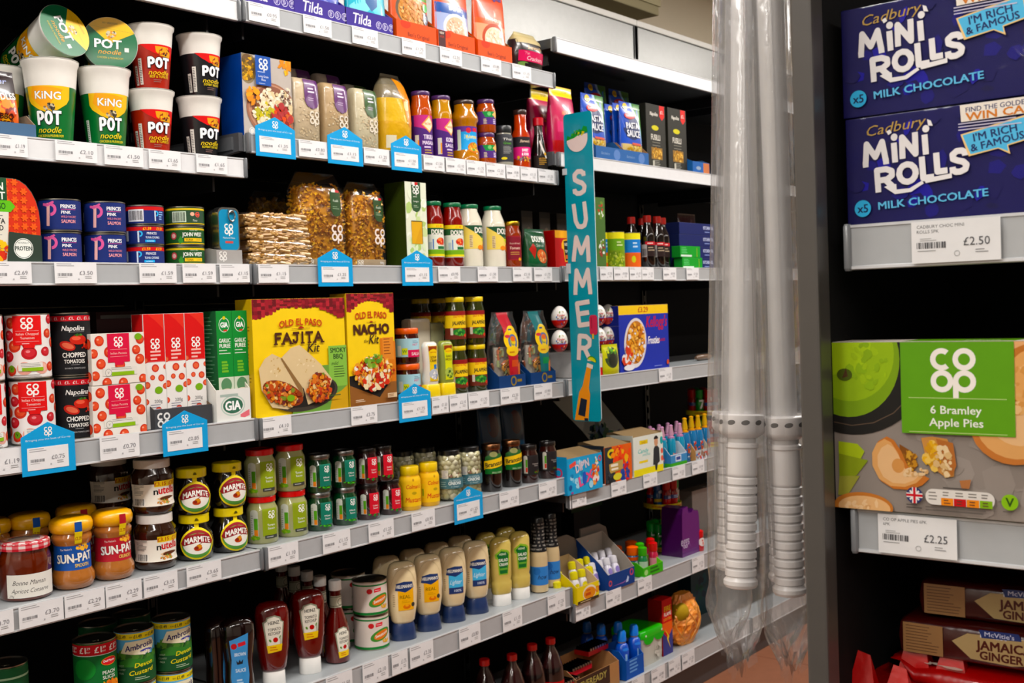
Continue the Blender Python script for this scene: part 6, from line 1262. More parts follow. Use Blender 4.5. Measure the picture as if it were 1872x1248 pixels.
P(K_SNR, 'B4', 960, 'clear jelly sweets bag with red band', None, sb=.012, up=.004); P(K_SNT, 'B4', 1015, 'clear jelly sweets bag with teal band', None, sb=.012, up=.004)
K_EGT = tray('egg_tray', 150, 140, 76, 84, '#ded8d4', '#c8c0b8', Print().rect(0, 16, 150, 32, '#c01c20').rect(0, 52, 150, 44, '#e6e2de').poly([(10, 76), (75, 76), (75, 40)], '#c8b8b8'))
P(K_EGT, 'C4', 1112, 'white and red card tray holding chocolate eggs behind the sign', None, sb=.01)
G = 'foil chocolate eggs behind the sign'
for j, (xr, sb, up) in enumerate(((1036, .02, .09), (1078, .02, .09), (1107, .02, .09), (1123, .05, .09), (1036, .02, .167), (1077, .02, .167), (1106, .02, .167), (1124, .05, .167))):
    P(K_EGG, 'C4', xr+2, 'white and red foil egg, %s tier, %s' % ('lower' if j < 4 else 'upper', ['left of the sign', 'hidden by the sign', 'just right of the sign', 'beside the cereal box'][j % 4]), None, sb=sb, up=up, face=40, group=G)
o = empty('egg_rack', (3.13, FY+.075, LIP['C4'][1]+.074)); tag(o, 'clear plastic rack carrying the two tiers of foil eggs', 'rack')
obj('rack_sheet', Geo().box(-125, 150, -60, 60, 8, 10, W_).box(-125, 150, -60, 60, 84, 86, W_).box(-127, -125, -60, 60, -70, 86, W_).mesh('rack_sheet', 'film', smooth=0), o)
K_YGB = pouch('sweets_pouch', 100, 104, 26, '#8a9a3a', Print().rect(0, 52, 100, 110, '#c8c83a').ell(0, 60, 40, 36, '#3a4a2c').ell(4, 50, 26, 24, '#1c241a').blobs(0, 84, 36, 12, ['#5aa03a', '#c8d84a'], 16, 8, 3))
P(K_YGB, 'C4', 1135, 'small yellow-green sweets pouch in front of the eggs', None, sb=.0)
P(K_FRO, 'C4', 1222, 'blue cereal box with yellow price band and bowl', 'blue cereal box', sb=.03)
K_SMD = Kind('wooden_roller', 'tool', w=130, d=26, h=26); K_SMD.part('roller_body', Geo().tube([(-60, 0, 13), (-40, 0, 13), (40, 0, 13), (60, 0, 13)], [6, 12, 12, 7], '#6a5444', n=14).mesh('roller_body', 'gloss', smooth=50))
P(K_SMD, 'C4', 1305, 'small brown roll lying alone on the empty shelf end', None, sb=.12)

# --- left bay, fifth level: spreads
P(K_JAM, 'A5', 91, 'apricot jam jar with red gingham lid', 'apricot jam jar', sb=.028, face=26)
P(K_SUNB, 'A5', 168, 'peanut butter jar with blue label and yellow lid', 'blue-label peanut butter', sb=.028, face=28)
P(K_SUNR, 'A5', 241, 'peanut butter jar with red label and yellow lid', 'red-label peanut butter', sb=.028, face=18)
P(K_NUT, 'A5', 320, 'hazelnut spread jar, lower of the front stack', 'hazelnut spread jars', sb=.03, face=32, group='hazelnut spread jars'); P(K_NUT, 'A5', 315, 'hazelnut spread jar, upper of the front stack', None, sb=.03, up=.1215, face=33, group='hazelnut spread jars')
P(K_NUT, 'A5', 235, 'shaded hazelnut spread jar behind the front stack, upper', None, sb=.17, up=.1215, face=20, group='hazelnut spread jars'); P(K_NUT, 'A5', 238, 'shaded hazelnut spread jar behind the front stack, lower', None, sb=.17, face=20, group='hazelnut spread jars')
G = 'black yeast spread jars, two stacks'
for (a, b, f1, f2, n) in ((389, 384, 26, 22, 'left'), (451, 448, 8, 8, 'right')):
    P(K_MARM, 'A5', a, 'black yeast spread jar with yellow lid, %s stack, lower' % n, '%s yeast spread jars' % n, sb=.03, face=f1, group=G); P(K_MARM, 'A5', b, 'black yeast spread jar with yellow lid, %s stack, upper' % n, None, sb=.03, up=.104, face=f2, group=G)
P(K_SUNB, 'A5', 90, 'shaded peanut butter jar with yellow lid behind the jam jar', None, sb=.16, face=25); P(K_SUNB, 'A5', 18, 'shaded peanut butter jar, leftmost in the row behind', None, sb=.17, face=25); P(K_SUNR, 'A5', 175, 'shaded red-label peanut butter jar in the row behind', None, sb=.16, face=25)

# --- middle bay, fifth level: jars
G = 'tartare style jars with lime labels, two stacks'
for (a, b, n) in ((508, 504, 'left'), (562, 558, 'right')):
    P(K_LIME, 'B5', a, 'pale green jar with lime label and red lid, %s stack, lower' % n, '%s lime-label jars' % n, sb=.04, face=34, group=G); P(K_LIME, 'B5', b, 'pale green jar with lime label, %s stack, upper' % n, None, sb=.04, up=.1135, face=34, group=G)
G = 'dark jars with teal labels, two stacks'
for (a, b, n) in ((608, 606, 'left'), (653, 651, 'right')):
    P(K_MINT, 'B5', a, 'dark jar with teal label and silver lid, %s stack, lower' % n, '%s teal-label jars' % n, sb=.035, face=34, group=G); P(K_MINT, 'B5', b, 'dark jar with teal label and silver lid, %s stack, upper' % n, None, sb=.035, up=.0965, face=34, group=G)
G = 'dark jars with red labels, two stacks'
for (a, b, n) in ((694, 691, 'left'), (734, 719, 'right')):
    P(K_CRAN, 'B5', a, 'dark jar with red label and black lid, %s stack, lower' % n, '%s red-label jars' % n, sb=.035, face=34, group=G); P(K_CRAN, 'B5', b, 'dark jar with red label and black lid, %s stack, upper' % n, None, sb=.035, up=.0945, face=34, group=G)
P(K_MUST, 'B5', 769, 'yellow mustard jar, left of two', 'left mustard jar', sb=.03, face=38, group='mustard jars'); P(K_MUST, 'B5', 803, 'yellow mustard jar, right of two', 'right mustard jar', sb=.03, face=24, group='mustard jars')
P(K_ONION, 'B5', 846, 'pickled onion jar, left of two', 'left onion jar', sb=.025, face=42, group='pickled onion jars'); P(K_ONION, 'B5', 881, 'pickled onion jar, right of two', 'right onion jar', sb=.025, face=44, group='pickled onion jars')
P(K_BRAN, 'B5', 918, 'dark pickle jar with yellow and green label, left of two', 'left pickle jar', sb=.025, face=46, group='dark pickle jars'); P(K_BRAN, 'B5', 954, 'dark pickle jar with yellow and green label, right of two', 'right pickle jar', sb=.025, face=44, group='dark pickle jars')
P(K_DARK, 'B5', 984, 'dark brown relish jar with black lid, left of two', 'left relish jar', sb=.025, face=30, group='dark relish jars'); P(K_DARK, 'B5', 1018, 'dark brown relish jar with black lid, right of two', 'right relish jar', sb=.025, face=30, group='dark relish jars')
for xr, n in ((760, 'left'), (800, 'right')): P(K_ONION, 'B5', xr, 'shaded pickled onion jar behind the mustard, %s' % n, None, sb=.14, face=24, group='pickled onion jars')
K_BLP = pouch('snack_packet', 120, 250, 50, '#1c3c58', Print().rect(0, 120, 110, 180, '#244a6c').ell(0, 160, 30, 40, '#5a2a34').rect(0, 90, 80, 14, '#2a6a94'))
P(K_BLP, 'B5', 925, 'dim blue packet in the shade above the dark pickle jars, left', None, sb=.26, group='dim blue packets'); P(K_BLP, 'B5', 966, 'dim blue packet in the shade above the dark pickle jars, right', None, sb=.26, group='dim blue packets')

# --- left and middle bays, sixth level
G = 'stacked cans on the sixth shelf'
P(K_PEACH, 'A6', 212, 'upper peach slice can with red price band', 'peach cans', sb=.05, up=.117, face=22, group=G); P(K_PEACH, 'A6', 216, 'lower peach slice can, cut by the picture bottom', None, sb=.05, face=22, group=G)
P(K_CUST, 'A6', 281, 'upper custard can of the left stack, yellow price band', 'left custard cans', sb=.05, up=.117, face=22, group=G); P(K_CUST, 'A6', 285, 'lower custard can of the left stack, below the frame', None, sb=.05, face=22, group=G)
P(K_CUST, 'A6', 348, 'upper custard can of the right stack, yellow price band', 'right custard cans', sb=.05, up=.117, face=12, group=G); P(K_CUST, 'A6', 352, 'lower custard can of the right stack, showing at the bottom', None, sb=.05, face=12, group=G)
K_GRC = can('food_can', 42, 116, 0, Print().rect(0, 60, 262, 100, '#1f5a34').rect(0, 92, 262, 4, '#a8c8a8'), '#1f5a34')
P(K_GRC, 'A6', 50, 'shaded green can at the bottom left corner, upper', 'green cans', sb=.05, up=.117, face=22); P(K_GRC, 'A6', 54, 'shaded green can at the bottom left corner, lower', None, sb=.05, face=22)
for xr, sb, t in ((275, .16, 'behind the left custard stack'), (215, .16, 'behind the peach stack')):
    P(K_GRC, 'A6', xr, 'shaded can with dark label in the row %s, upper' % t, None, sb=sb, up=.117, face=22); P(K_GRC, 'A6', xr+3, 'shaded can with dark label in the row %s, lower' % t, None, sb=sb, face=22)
P(K_BROWN, 'A6', 466, 'brown sauce bottle with blue label, front', 'brown sauce bottles', sb=.05, face=30); P(K_BROWN, 'A6', 418, 'brown sauce bottle half hidden behind the front one', None, sb=.09, face=-34)
P(K_KET, 'A6', 529, 'squeezy tomato ketchup bottle, left one', None, sb=.05, face=32, group='squeezy ketchup bottles'); P(K_KET, 'B6', 594, 'squeezy tomato ketchup bottle, right one', 'right squeezy ketchup', sb=.05, face=32, group='squeezy ketchup bottles')
P(K_KETG, 'B6', 638, 'glass tomato ketchup bottle with white cap, frontmost', 'glass ketchup bottle', sb=.05, face=12, group='glass ketchup bottles with white caps')
for i, (xr, t) in enumerate(((612, 'second'), (588, 'third'), (564, 'fourth'), (540, 'fifth'))): P(K_KETG, 'B6', xr-2, 'shaded glass ketchup bottle, %s in its row' % t, None, sb=.12+.075*i, face=12, group='glass ketchup bottles with white caps')
P(K_CORN, 'B6', 711, 'sweetcorn can, lower of two stacked', 'sweetcorn cans', sb=.055, face=28, group='sweetcorn cans'); P(K_CORN, 'B6', 708, 'sweetcorn can, upper of two stacked', None, sb=.055, up=.093, face=28, group='sweetcorn cans')
P(K_CORN, 'B6', 668, 'shaded sweetcorn can in the row behind, upper', None, sb=.16, up=.093, face=12, group='sweetcorn cans'); P(K_CORN, 'B6', 670, 'shaded sweetcorn can in the row behind, lower', None, sb=.16, face=12, group='sweetcorn cans')
G = 'squeezy mayonnaise bottles'
for i, (xr, kk, t) in enumerate(((763, K_MAYO, 'yellow label, beside the sweetcorn'), (809, K_MAYO, 'yellow label, second from the sweetcorn'), (853, K_MAYOL, 'light blue label, left one'), (895, K_MAYOL, 'light blue label, right one'))):
    P(kk, 'B6', xr, 'squeezy mayonnaise bottle, %s' % t, ['first mayonnaise', 'second mayonnaise', 'third mayonnaise', 'fourth mayonnaise'][i], sb=.05, face=32, group=G)
    P(kk, 'B6', xr-28, 'shaded mayonnaise bottle behind the one with %s' % t, None, sb=.14, face=32, group=G)
P(K_SALAD, 'B6', 935, 'salad cream bottle, left of two', 'left salad cream', sb=.045, face=26, group='salad cream bottles'); P(K_SALAD, 'B6', 969, 'salad cream bottle, right of two', 'right salad cream', sb=.045, face=26, group='salad cream bottles')
P(K_MESH, 'B6', 1001, 'bottle with black worded neck and blue label, left of two', 'left blue-label bottle', sb=.035, face=44, group='black-necked bottles'); P(K_MESH, 'B6', 1023, 'bottle with black worded neck and blue label, right of two', None, sb=.045, face=44, group='black-necked bottles')
for xr, sb in ((908, .13), (944, .13)): P(K_SALAD, 'B6', xr, 'shaded salad cream bottle in the second row, %s' % ('left' if xr < 920 else 'right'), None, sb=sb, face=26, group='salad cream bottles')

# --- lowest level: cola
def coke():
    D = '#120606'; pf = [(30, 0, D), (38, 8, D), (40, 40, D), (38, 60, D), (40, 80, D), (40, 126, D), (37, 152, '#2a1010'), (24, 192, '#34201c'), (13, 212, '#34201c'), (13, 224, '#34201c')]
    p = Print().rect(0, 84, 250, 50, '#b0141c')
    return bottle('cola_bottle', 'bottle', 40, 240, pf, 'glassy', p, '#b81a1c', [(13, 220, '#b81a1c'), (16, 222, '#b81a1c'), (16, 238, '#b81a1c'), (14, 240, '#b81a1c'), (.1, 240, '#b81a1c')])
K_COKE = coke()
for i, (xr, sb, t) in enumerate(((912, .06, 'leftmost, lowest in view'), (962, .02, 'with its dark shoulder in view'), (998, .03, 'in the middle of the row'), (1031, .02, 'rightmost, beside the battery boxes'))): P(K_COKE, 'B7', xr, 'cola bottle with red cap, %s' % t, None, sb=sb, face=25, group='cola bottles on the lowest shelf')

# --- right bay, fifth level: sweets displays
def disp(name, w, h, d, front, side, pf, pl=None, inner='#8a7456', hb=None):
    k = Kind(name, 'display box', w=w, d=d, h=h); t = 3; g = Geo()
    g.box(-w/2, w/2, -d/2, -d/2+t, 0, h, front, back=inner, top=inner).box(-w/2, -w/2+t, -d/2+t, d/2, 0, h+6, side, right=inner, top=inner).box(w/2-t, w/2, -d/2+t, d/2, 0, h+6, side, left=inner, top=inner)
    g.box(-w/2+t, w/2-t, d/2-t, d/2, 0, h+12, inner).box(-w/2+t, w/2-t, -d/2+t, d/2-t, 0, 2, inner)
    k.part('box_card', g.mesh('box_card', 'paper', smooth=0))
    k.part('open_flap', Geo().add([(-w/2, -d/2+t, h-2), (w/2, -d/2+t, h-2), (w/2-4, d*.30, h+16), (-w/2+4, d*.30, h+16), (-w/2, -d/2+t, h-4), (w/2, -d/2+t, h-4), (w/2-4, d*.30, h+14), (-w/2+4, d*.30, h+14)], [(0, 1, 2, 3), (7, 6, 5, 4), (0, 4, 5, 1), (1, 5, 6, 2), (2, 6, 7, 3), (3, 7, 4, 0)], inner).mesh('open_flap', 'paper', smooth=0), label='brown card flap folded inward')
    if pf: k.part('front_print', pf.clip(-w/2+.5, w/2-.5, .5, h-.5).mesh('front_print', f_front(d)))
    if pl: k.part('side_print', pl.clip(-d/2+.5, d/2-.5, .5, h-.5).mesh('side_print', f_left(w)))
    return k
p = Print().rect(0, 58, 200, 116, '#3d9fd0').blobs(-40, 56, 40, 46, ['#7cc4e4', '#2a84b8', '#a8d8ec'], 20, 12, 2).poly([(-88, 96), (-52, 106), (-50, 92), (-84, 84)], '#e0564a').texto("DIP'N", -16, 86, 26, '#d8d0dc', '#2a2450', w=74, bold=.08, rot=12).texto("LIX", 4, 44, 30, '#e25a8a', '#2a2450', w=80, bold=.09, rot=14).ell(-6, 44, 12, 22, '#2a5ab8')
p.blobs(58, 54, 18, 36, ['#e8a05a', '#c8402c', '#f0e0d8', '#d8702c'], 34, 10, 4).ring(84, 98, 10, 6, '#d8404a').blobs(60, 96, 10, 8, ['#e8d84a', '#c8e0f0'], 6, 6, 3).ell(-84, 24, 8, 8, '#1c5a9a').rect(-76, 6, 12, 6, '#9a4a8a').ell(30, 20, 12, 12, '#a8d8ec')
K_DIP = disp('display_box', 196, 116, 110, '#3d9fd0', '#2a88b8', p, Print().ring(20, 70, 16, 10, '#b83a5a').ell(-20, 40, 12, 26, '#6ab4d8'))
p = Print().rect(0, 62, 170, 124, '#d8641c').poly([(-85, 124), (-40, 124), (-24, 60), (-20, 0), (-85, 0)], '#2c2f34').ell(-42, 100, 24, 16, '#e0cc2c').ell(-42, 100, 14, 7, '#2a2a24').blobs(20, 84, 56, 34, ['#e8502c', '#c82a2c', '#f0922c', '#e8b02c', '#d83a2c'], 46, 16, 4).blobs(40, 30, 26, 34, ['#2a4a9c', '#1c3a8a', '#c82a2c'], 26, 14, 5)
p.poly([(-60, 66), (26, 74), (24, 42), (-56, 34)], '#b89a5a').lines(-16, 60, 66, 1, 4, 9, '#f0e8d4').lines(-16, 47, 60, 1, 4, 7, '#f0e8d4', 4).ell(-10, 20, 26, 12, '#d8d05a').blobs(-60, 20, 18, 18, ['#1c2024', '#3a3f44'], 10, 12, 3)
K_ORB = disp('display_box', 166, 124, 110, '#d8641c', '#2c2f34', p)
p = Print().rect(0, 70, 200, 140, '#dfe3da').rect(0, 12, 200, 26, '#e6da1c').rect(-30, 116, 54, 14, '#e0c81c').text('Jelly', -30, 116, 8, '#b88a1c', w=30, bold=.03).text('Candy', -34, 86, 14, '#4ab4b0', w=68, shear=.3, bold=.03).text('sticks', -14, 72, 9, '#4ab4b0', w=50, shear=.3).rect(-34, 48, 56, 8, '#e6cc3a')
p.poly([(28, 28), (34, 84), (44, 94), (60, 94), (72, 84), (74, 36), (60, 30), (54, 8), (44, 8), (40, 28)], '#2c2e30').ell(52, 108, 13, 16, '#c89878').ell(52, 118, 15, 12, '#1c1614', a0=0, a1=180).ell(89, 110, 10, 14, '#3aa0a0').ell(90, 72, 8, 10, '#d8604a').ell(90, 46, 8, 10, '#d8604a')
K_WHD = disp('display_box', 196, 138, 110, '#dfe3da', '#c8ccc4', p)
P(K_DIP, 'C5', 1101, 'light blue sweets display box, leftmost, overhanging the shelf edge', 'light blue display box', sb=-.014)
P(K_ORB, 'C5', 1155, 'orange and black sweets display box, middle of three', 'orange display box', sb=-.002)
P(K_WHD, 'C5', 1212, 'white sweets display box with yellow base', 'white display box', sb=-.002)
o = empty('product_pusher', (3.42, FY+.22, LIP['C5'][1]-.002)); tag(o, 'tilted clear display hood with dim coloured print behind the boxes', 'display')
obj('hood_panel', Geo().add([(-320, 0, 310), (-40, 0, 310), (260, -60, 0), (0, -60, 0), (-120, -20, 150), (-320, 4, 310), (-40, 4, 310), (260, -56, 0), (0, -56, 0), (-120, -16, 150)], [(0, 4, 3, 2, 1), (5, 6, 7, 8, 9)], '#26343a').mesh('hood_panel', 'glassy', smooth=0), o)
q = Print().blobs(-110, 235, 50, 34, ['#5a2430', '#6a2c38', '#8a8a8a'], 16, 22, 3).blobs(-10, 140, 60, 34, ['#24381c', '#1c4a24', '#2c3a50'], 20, 22, 4)
obj('hood_print', q.mesh('hood_print', lambda u, v, oo: (u, -2-(310-v)*.19-oo, v)), o)
def sweetube(body, lid, h=96, r=15, pr=None, figure=None):
    k = Kind('sweets_tube', 'sweets tube', r=r, h=h); hb = h*.66
    k.part('tube_body', Geo().lathe([(r*.9, 0, body), (r, 3, body), (r, hb*.8, body), (r*.75, hb, body)], n=16).mesh('tube_body', 'glassy', smooth=50))
    g = Geo()
    if figure: g.lathe([(r*.7, hb, lid), (r*.75, hb+5, lid), (r*.4, hb+7, figure), (r*.6, hb+14, figure), (r*.35, h-8, figure), (r*.45, h-4, lid), (r*.2, h, lid)], n=14)
    else: g.lathe([(r*.85, hb, lid), (r*.9, hb+3, lid), (r*.9, h-4, lid), (r*.5, h, lid), (.1, h, lid)], n=16)
    k.part('tube_top', g.mesh('tube_top', 'gloss', smooth=50))
    if pr: k.part('label_print', pr.mesh('label_print', f_round([(r, 0), (r, h)], r), su=5, m='gloss'))
    return k
pt = Print().blobs(0, 30, 14, 20, ['#8a3a24', '#d8a08a', '#e6e6e6', '#c83a6a'], 12, 6, 2)
K_TURQ = sweetube('#1c8fb0', '#c890b8', 146, 18, pt, '#e0b0c8'); K_TURY = sweetube('#2472a8', '#e0a03a', 162, 20, Print().blobs(0, 40, 16, 28, ['#a8502c', '#dfe6ec', '#1c5a94', '#c8402c'], 16, 8, 3), '#e8c040')
K_REDT = sweetube('#b8141c', '#b8141c', 130, 24, Print().rect(0, 44, 80, 20, '#2a3a6a').lines(0, 44, 40, 2, 8, 4, '#cfd8e8').rect(0, 16, 90, 14, '#e0c41c')); K_GRNT = sweetube('#0f6a2c', '#d8cc2c', 130, 22, Print().rect(0, 20, 80, 24, '#b8a82c'))
K_SWT = tray('sweets_tray', 118, 130, 46, 84, '#3f86b8', '#c8d0d8', Print().rect(0, 23, 118, 46, '#4a88bc').rect(0, 8, 118, 16, '#4aa03a').rect(-4, 30, 40, 22, '#d8e0f0').rect(-4, 30, 30, 12, '#3a4a8a').rect(0, 45, 118, 3, '#e6ecf0'), Print().rect(0, 23, 130, 46, '#3f7ab0').rect(0, 8, 130, 16, '#4aa03a'))
P(K_SWT, 'C5', 1256, 'blue and green sweets tray holding turquoise tubes', 'blue tube tray', sb=.0, up=.0, group=None)
K_SWT2 = tray('sweets_tray', 110, 130, 40, 84, '#b88a5a', '#c8b8a0', Print().rect(0, 20, 110, 40, '#b0b4b8').blobs(0, 20, 50, 16, ['#2a6ab0', '#c8d0d8', '#8a5a3a', '#e6e6e6', '#c8402c'], 40, 9, 2))
P(K_SWT2, 'C5', 1298, 'patterned sweets tray at the right end beside the toy swords', 'patterned tube tray', sb=.004)
G = 'turquoise sweets tubes'
for i in range(8):
    P(K_TURQ, 'C5', 1204+(i % 4)*16-(i//4)*6, 'turquoise sweets tube, %s in the %s row' % (['leftmost', 'second', 'third', 'rightmost'][i % 4], ['front', 'back'][i//4]), None, sb=.022+.05*(i//4), up=.003, group=G)
for i in range(4):
    P(K_TURY, 'C5', 1262+i*12, 'blue sweets tube with yellow top, %s of four' % ['leftmost', 'second', 'third', 'rightmost'][i], None, sb=.02+.01*(i % 2), up=.003, group='blue sweets tubes with yellow tops')
K_RND = Kind('round_tray', 'tray', r=74, h=20); K_RND.part('tray_ring', Geo().lathe([(66, 0, '#e3cf10'), (74, 2, '#e3cf10'), (74, 20, '#e3cf10'), (71, 20, '#e3cf10'), (70, 4, '#c8b40c'), (.1, 4, '#c8b40c')], n=36, cap=(True, False)).mesh('tray_ring', 'gloss', smooth=40))
rp = Print()
for i in range(-5, 6): rp.text('HARIBO' if i % 2 else 'sour', i*20, 11, 7, '#b83a1c', bold=.04)
K_RND.part('ring_print', rp.mesh('ring_print', f_round([(74, 0), (74, 22)], 74), su=12))
def carousel(px, row, sb, tiers, label, kinds, base=0):
    """round yellow trays on a post, each loaded with small bottles (things of their own)"""
    z = LIP[row][1]-.004; Y = FY+sb+.074; X = X_at(px, Y, z+.1)
    for t, (dz, kk) in enumerate(zip(tiers, kinds)):
        o = put(K_RND, (X, Y, z+dz), 'yellow %s, %s tier' % (label, ['lower', 'upper'][t]), group='yellow round sweets trays')
        if t: 
            ps = obj('centre_post', Geo().lathe([(8, -dz*1000+4 if False else -(tiers[1]-tiers[0])*1000+5, '#e3cf10'), (8, 4, '#e3cf10')], n=12).mesh('centre_post', 'gloss', smooth=60), o)
        for i in range(9):
            a = 2*math.pi*i/9; k = kk[i % len(kk)]
            s = put(k, (X+.050*math.sin(a), Y-.050*math.cos(a), z+dz+.0045), '%s in the %s tier of %s' % (k.cn, ['lower', 'upper'][t], label.split(' holding')[0]+[', at its front', ', front right', ', right side', ', back right', ', behind', ', behind left', ', back left', ', left side', ', front left'][i]), group='bottles in round trays', rz=random.uniform(-.4, .1))
K_REDT2 = sweetube('#b8141c', '#c81c24', 104, 17, Print().rect(0, 42, 60, 14, '#3a4a8a').lines(0, 42, 24, 2, 6, 3, '#cfd8e8').ell(4, 64, 7, 8, '#e6d8d8')); K_REDT2.cn = 'small red sweets bottle'
K_GR7 = sweetube('#0f8a34', '#1fa044', 104, 17, Print().text('7', 0, 42, 34, '#e6e6e0', bold=.08).ell(12, 30, 7, 8, '#c8402c').rect(0, 8, 60, 10, '#e6da1c')); K_GR7.cn = 'small green sweets bottle'
K_BLU2 = sweetube('#1c5a9a', '#1c5a9a', 104, 17, Print().rect(0, 30, 60, 12, '#e0cc1c').ell(0, 62, 12, 6, '#b8d0e0')); K_BLU2.cn = 'small blue sweets bottle'
carousel(1212, 'C6', .11, (0, .165), 'front round tray holding sweets', ([K_GR7], [K_REDT2, K_GR7, K_REDT2, K_BLU2]))
carousel(1287, 'C5', .135, (.0, .13), 'rear round tray holding sweets', ([K_REDT2, K_GR7], [K_REDT2, K_GR7, K_REDT2]))

# --- right bay, sixth level
p = Print().rect(0, 40, 120, 80, '#e3cc14').ell(8, 28, 38, 24, '#e8dcc4').ell(8, 26, 34, 19, '#d88a2c').lines(8, 36, 34, 1, 3, 6, '#c8641c').lines(8, 24, 46, 1, 3, 9, '#b8501c').ring(52, 30, 10, 7, '#c8402c').text('0', 52, 30, 10, '#c8402c', bold=.04).rect(0, 5, 120, 10, '#3a2c1c').lines(0, 5, 90, 1, 3, 2.4, '#c8b08a')
K_YTR = tray('sweets_tray', 124, 120, 56, 80, '#e3cc14', '#c8b08a', p, None, hb=130)
p = Print().rect(0, 28, 160, 56, '#16397c').ring(-70, 26, 10, 6, '#c8504a').ring(62, 40, 12, 7, '#b84a6a').poly([(-60, 14), (10, 12), (50, 24), (10, 16)], '#8a5a9a').poly([(24, 10), (36, 32), (44, 26), (40, 12)], '#b8c8e8')
K_BTR2 = tray('sweets_tray', 160, 130, 56, 90, '#16397c', '#9a9288', p, None, hb=165)
K_GTR = tray('sweets_tray', 130, 110, 34, 50, '#4fae2a', '#7ac84a', Print().rect(0, 17, 130, 34, '#4fae2a').lines(16, 18, 74, 2, 12, 7, '#2f6a24', 3).ell(-48, 16, 12, 10, '#a8d88a'))
P(K_YTR, 'C6', 1095, 'yellow sweets tray overhanging the shelf edge', 'yellow sweets tray', sb=-.012)
P(K_BTR2, 'C6', 1160, 'dark blue sweets tray beside the yellow one', 'dark blue sweets tray', sb=-.004)
P(K_GTR, 'C6', 1212, 'bright green sweets tray holding the small red and green tubs', 'bright green sweets tray', sb=-.002)
K_WYB = sweetube('#dcd8dc', '#d8cc3a', 78, 15, Print().ell(0, 26, 11, 12, '#d8c84a').ell(2, 20, 6, 5, '#4a4a5a')); K_WPB = sweetube('#d8d4e0', '#d8d6dc', 78, 14, Print().ell(0, 28, 9, 12, '#8a7ab8').rect(0, 12, 30, 5, '#3a8a4a'))
K_ORC = sweetube('#3f6a94', '#e8641c', 92, 24, Print().rect(0, 28, 70, 30, '#2c4a7a').ell(0, 30, 10, 12, '#c8ccd8').rect(0, 50, 80, 12, '#c84a1c')); K_GRC2 = sweetube('#2a7a4a', '#4aa834', 92, 18, Print().rect(0, 26, 50, 30, '#b8c8b8')); K_RDC = sweetube('#b82a4a', '#c01c24', 96, 18, Print().rect(0, 26, 50, 30, '#d88a9a'))
for k_, c_ in ((K_WYB, 'white sweets bottle with yellow cap'), (K_WPB, 'white and lilac sweets bottle'), (K_ORC, 'sweets tub with orange lid'), (K_GRC2, 'sweets tub with green lid'), (K_RDC, 'sweets tub with red lid')): k_.cn = c_
ORD = ['leftmost', 'second', 'third', 'fourth', 'rightmost']
for r_ in range(2):
    for i in range(3): P(K_WYB, 'C6', 1062+i*14-r_*4, '%s, %s in the %s row of the yellow tray' % (K_WYB.cn, ORD[i], ['front', 'back'][r_]), None, sb=.015+.04*r_, up=.014+.02*r_, tilt=-12, group='white bottles with yellow caps')
for i in range(3): P(K_WYB, 'C6', 1031+i*2, '%s beside the yellow tray, %s from the front' % (K_WYB.cn, ORD[i]), None, sb=.02+.045*i, up=0+.012*i, tilt=-10, group='white bottles with yellow caps')
for r_ in range(2):
    for i in range(4): P(K_WPB, 'C6', 1097+i*13-r_*9, '%s, %s in the %s row of the blue tray' % (K_WPB.cn, ORD[i], ['front', 'back'][r_]), None, sb=.02+.045*r_, up=.02+.015*r_, tilt=-20, group='white and lilac bottles')
for r_ in range(2):
    for i in range(2): P(K_ORC, 'C6', 1142+i*27-r_*3, '%s, %s in the %s row' % (K_ORC.cn, ['left', 'right'][i], ['front', 'back'][r_]), None, sb=.055+.055*r_, up=.002, group='tubs with orange lids')
for i, (kk, xr) in enumerate(((K_GRC2, 1184), (K_RDC, 1203))):
    for r_ in range(2): P(kk, 'C6', xr-r_*5, '%s in the %s row of the green tray' % (kk.cn, ['front', 'back'][r_]), None, sb=.022+.045*r_, up=.003, group='tubs in the green tray')
K_GRY = Kind('display_hood', 'display', w=170, d=6, h=190)
K_GRY.part('hood_card', Geo().add([(x, y, z) for y in (-3, 3) for x, z in [(-85, 0), (85, 0), (85, 130), (70, 172), (30, 190), (-85, 190)]], [(0, 1, 2, 3, 4, 5), (11, 10, 9, 8, 7, 6)]+[(i, i+6, (i+1) % 6+6, (i+1) % 6) for i in range(6)], '#6a645e').mesh('hood_card', 'paper', smooth=0))
P(K_GRY, 'C6', 1113, 'grey card display back standing behind the white and lilac bottles', None, sb=.135); P(K_GRY, 'C6', 1056, 'grey card display back standing behind the yellow tray', None, sb=.12)
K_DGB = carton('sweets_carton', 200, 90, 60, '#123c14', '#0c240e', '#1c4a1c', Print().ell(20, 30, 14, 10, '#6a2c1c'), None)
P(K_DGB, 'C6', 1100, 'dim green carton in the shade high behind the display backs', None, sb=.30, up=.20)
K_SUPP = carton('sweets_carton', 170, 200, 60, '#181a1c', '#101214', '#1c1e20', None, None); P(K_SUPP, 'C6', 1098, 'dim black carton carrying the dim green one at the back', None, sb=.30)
def purple():
    w, h, d = 140, 186, 90; B = '#5a1468'; k = Kind('egg_carton', 'box', w=w, d=d, h=h)
    out = [(-70, 0), (70, 0), (62, 140), (56, 160), (26, 162), (20, 172), (10, 160), (-16, 160), (-22, 186), (-58, 182), (-64, 160)]; n = len(out)
    vs = [(x, y, z) for y in (-d/2, d/2) for x, z in out]
    k.part('carton', Geo().add(vs, [tuple(range(n)), tuple(range(2*n-1, n-1, -1))]+[(i, i+n, (i+1) % n+n, (i+1) % n) for i in range(n)], [B, '#3c0c48']+['#3c0c48']*n).mesh('carton', 'gloss', smooth=0))
    k.part('front_print', Print().text('eggs', -46, 60, 34, '#b8a8c0', w=60, bold=.02).ring(-30, 24, 26, 24, '#8a5a9a', 20, 160).mesh('front_print', f_front(d))); return k
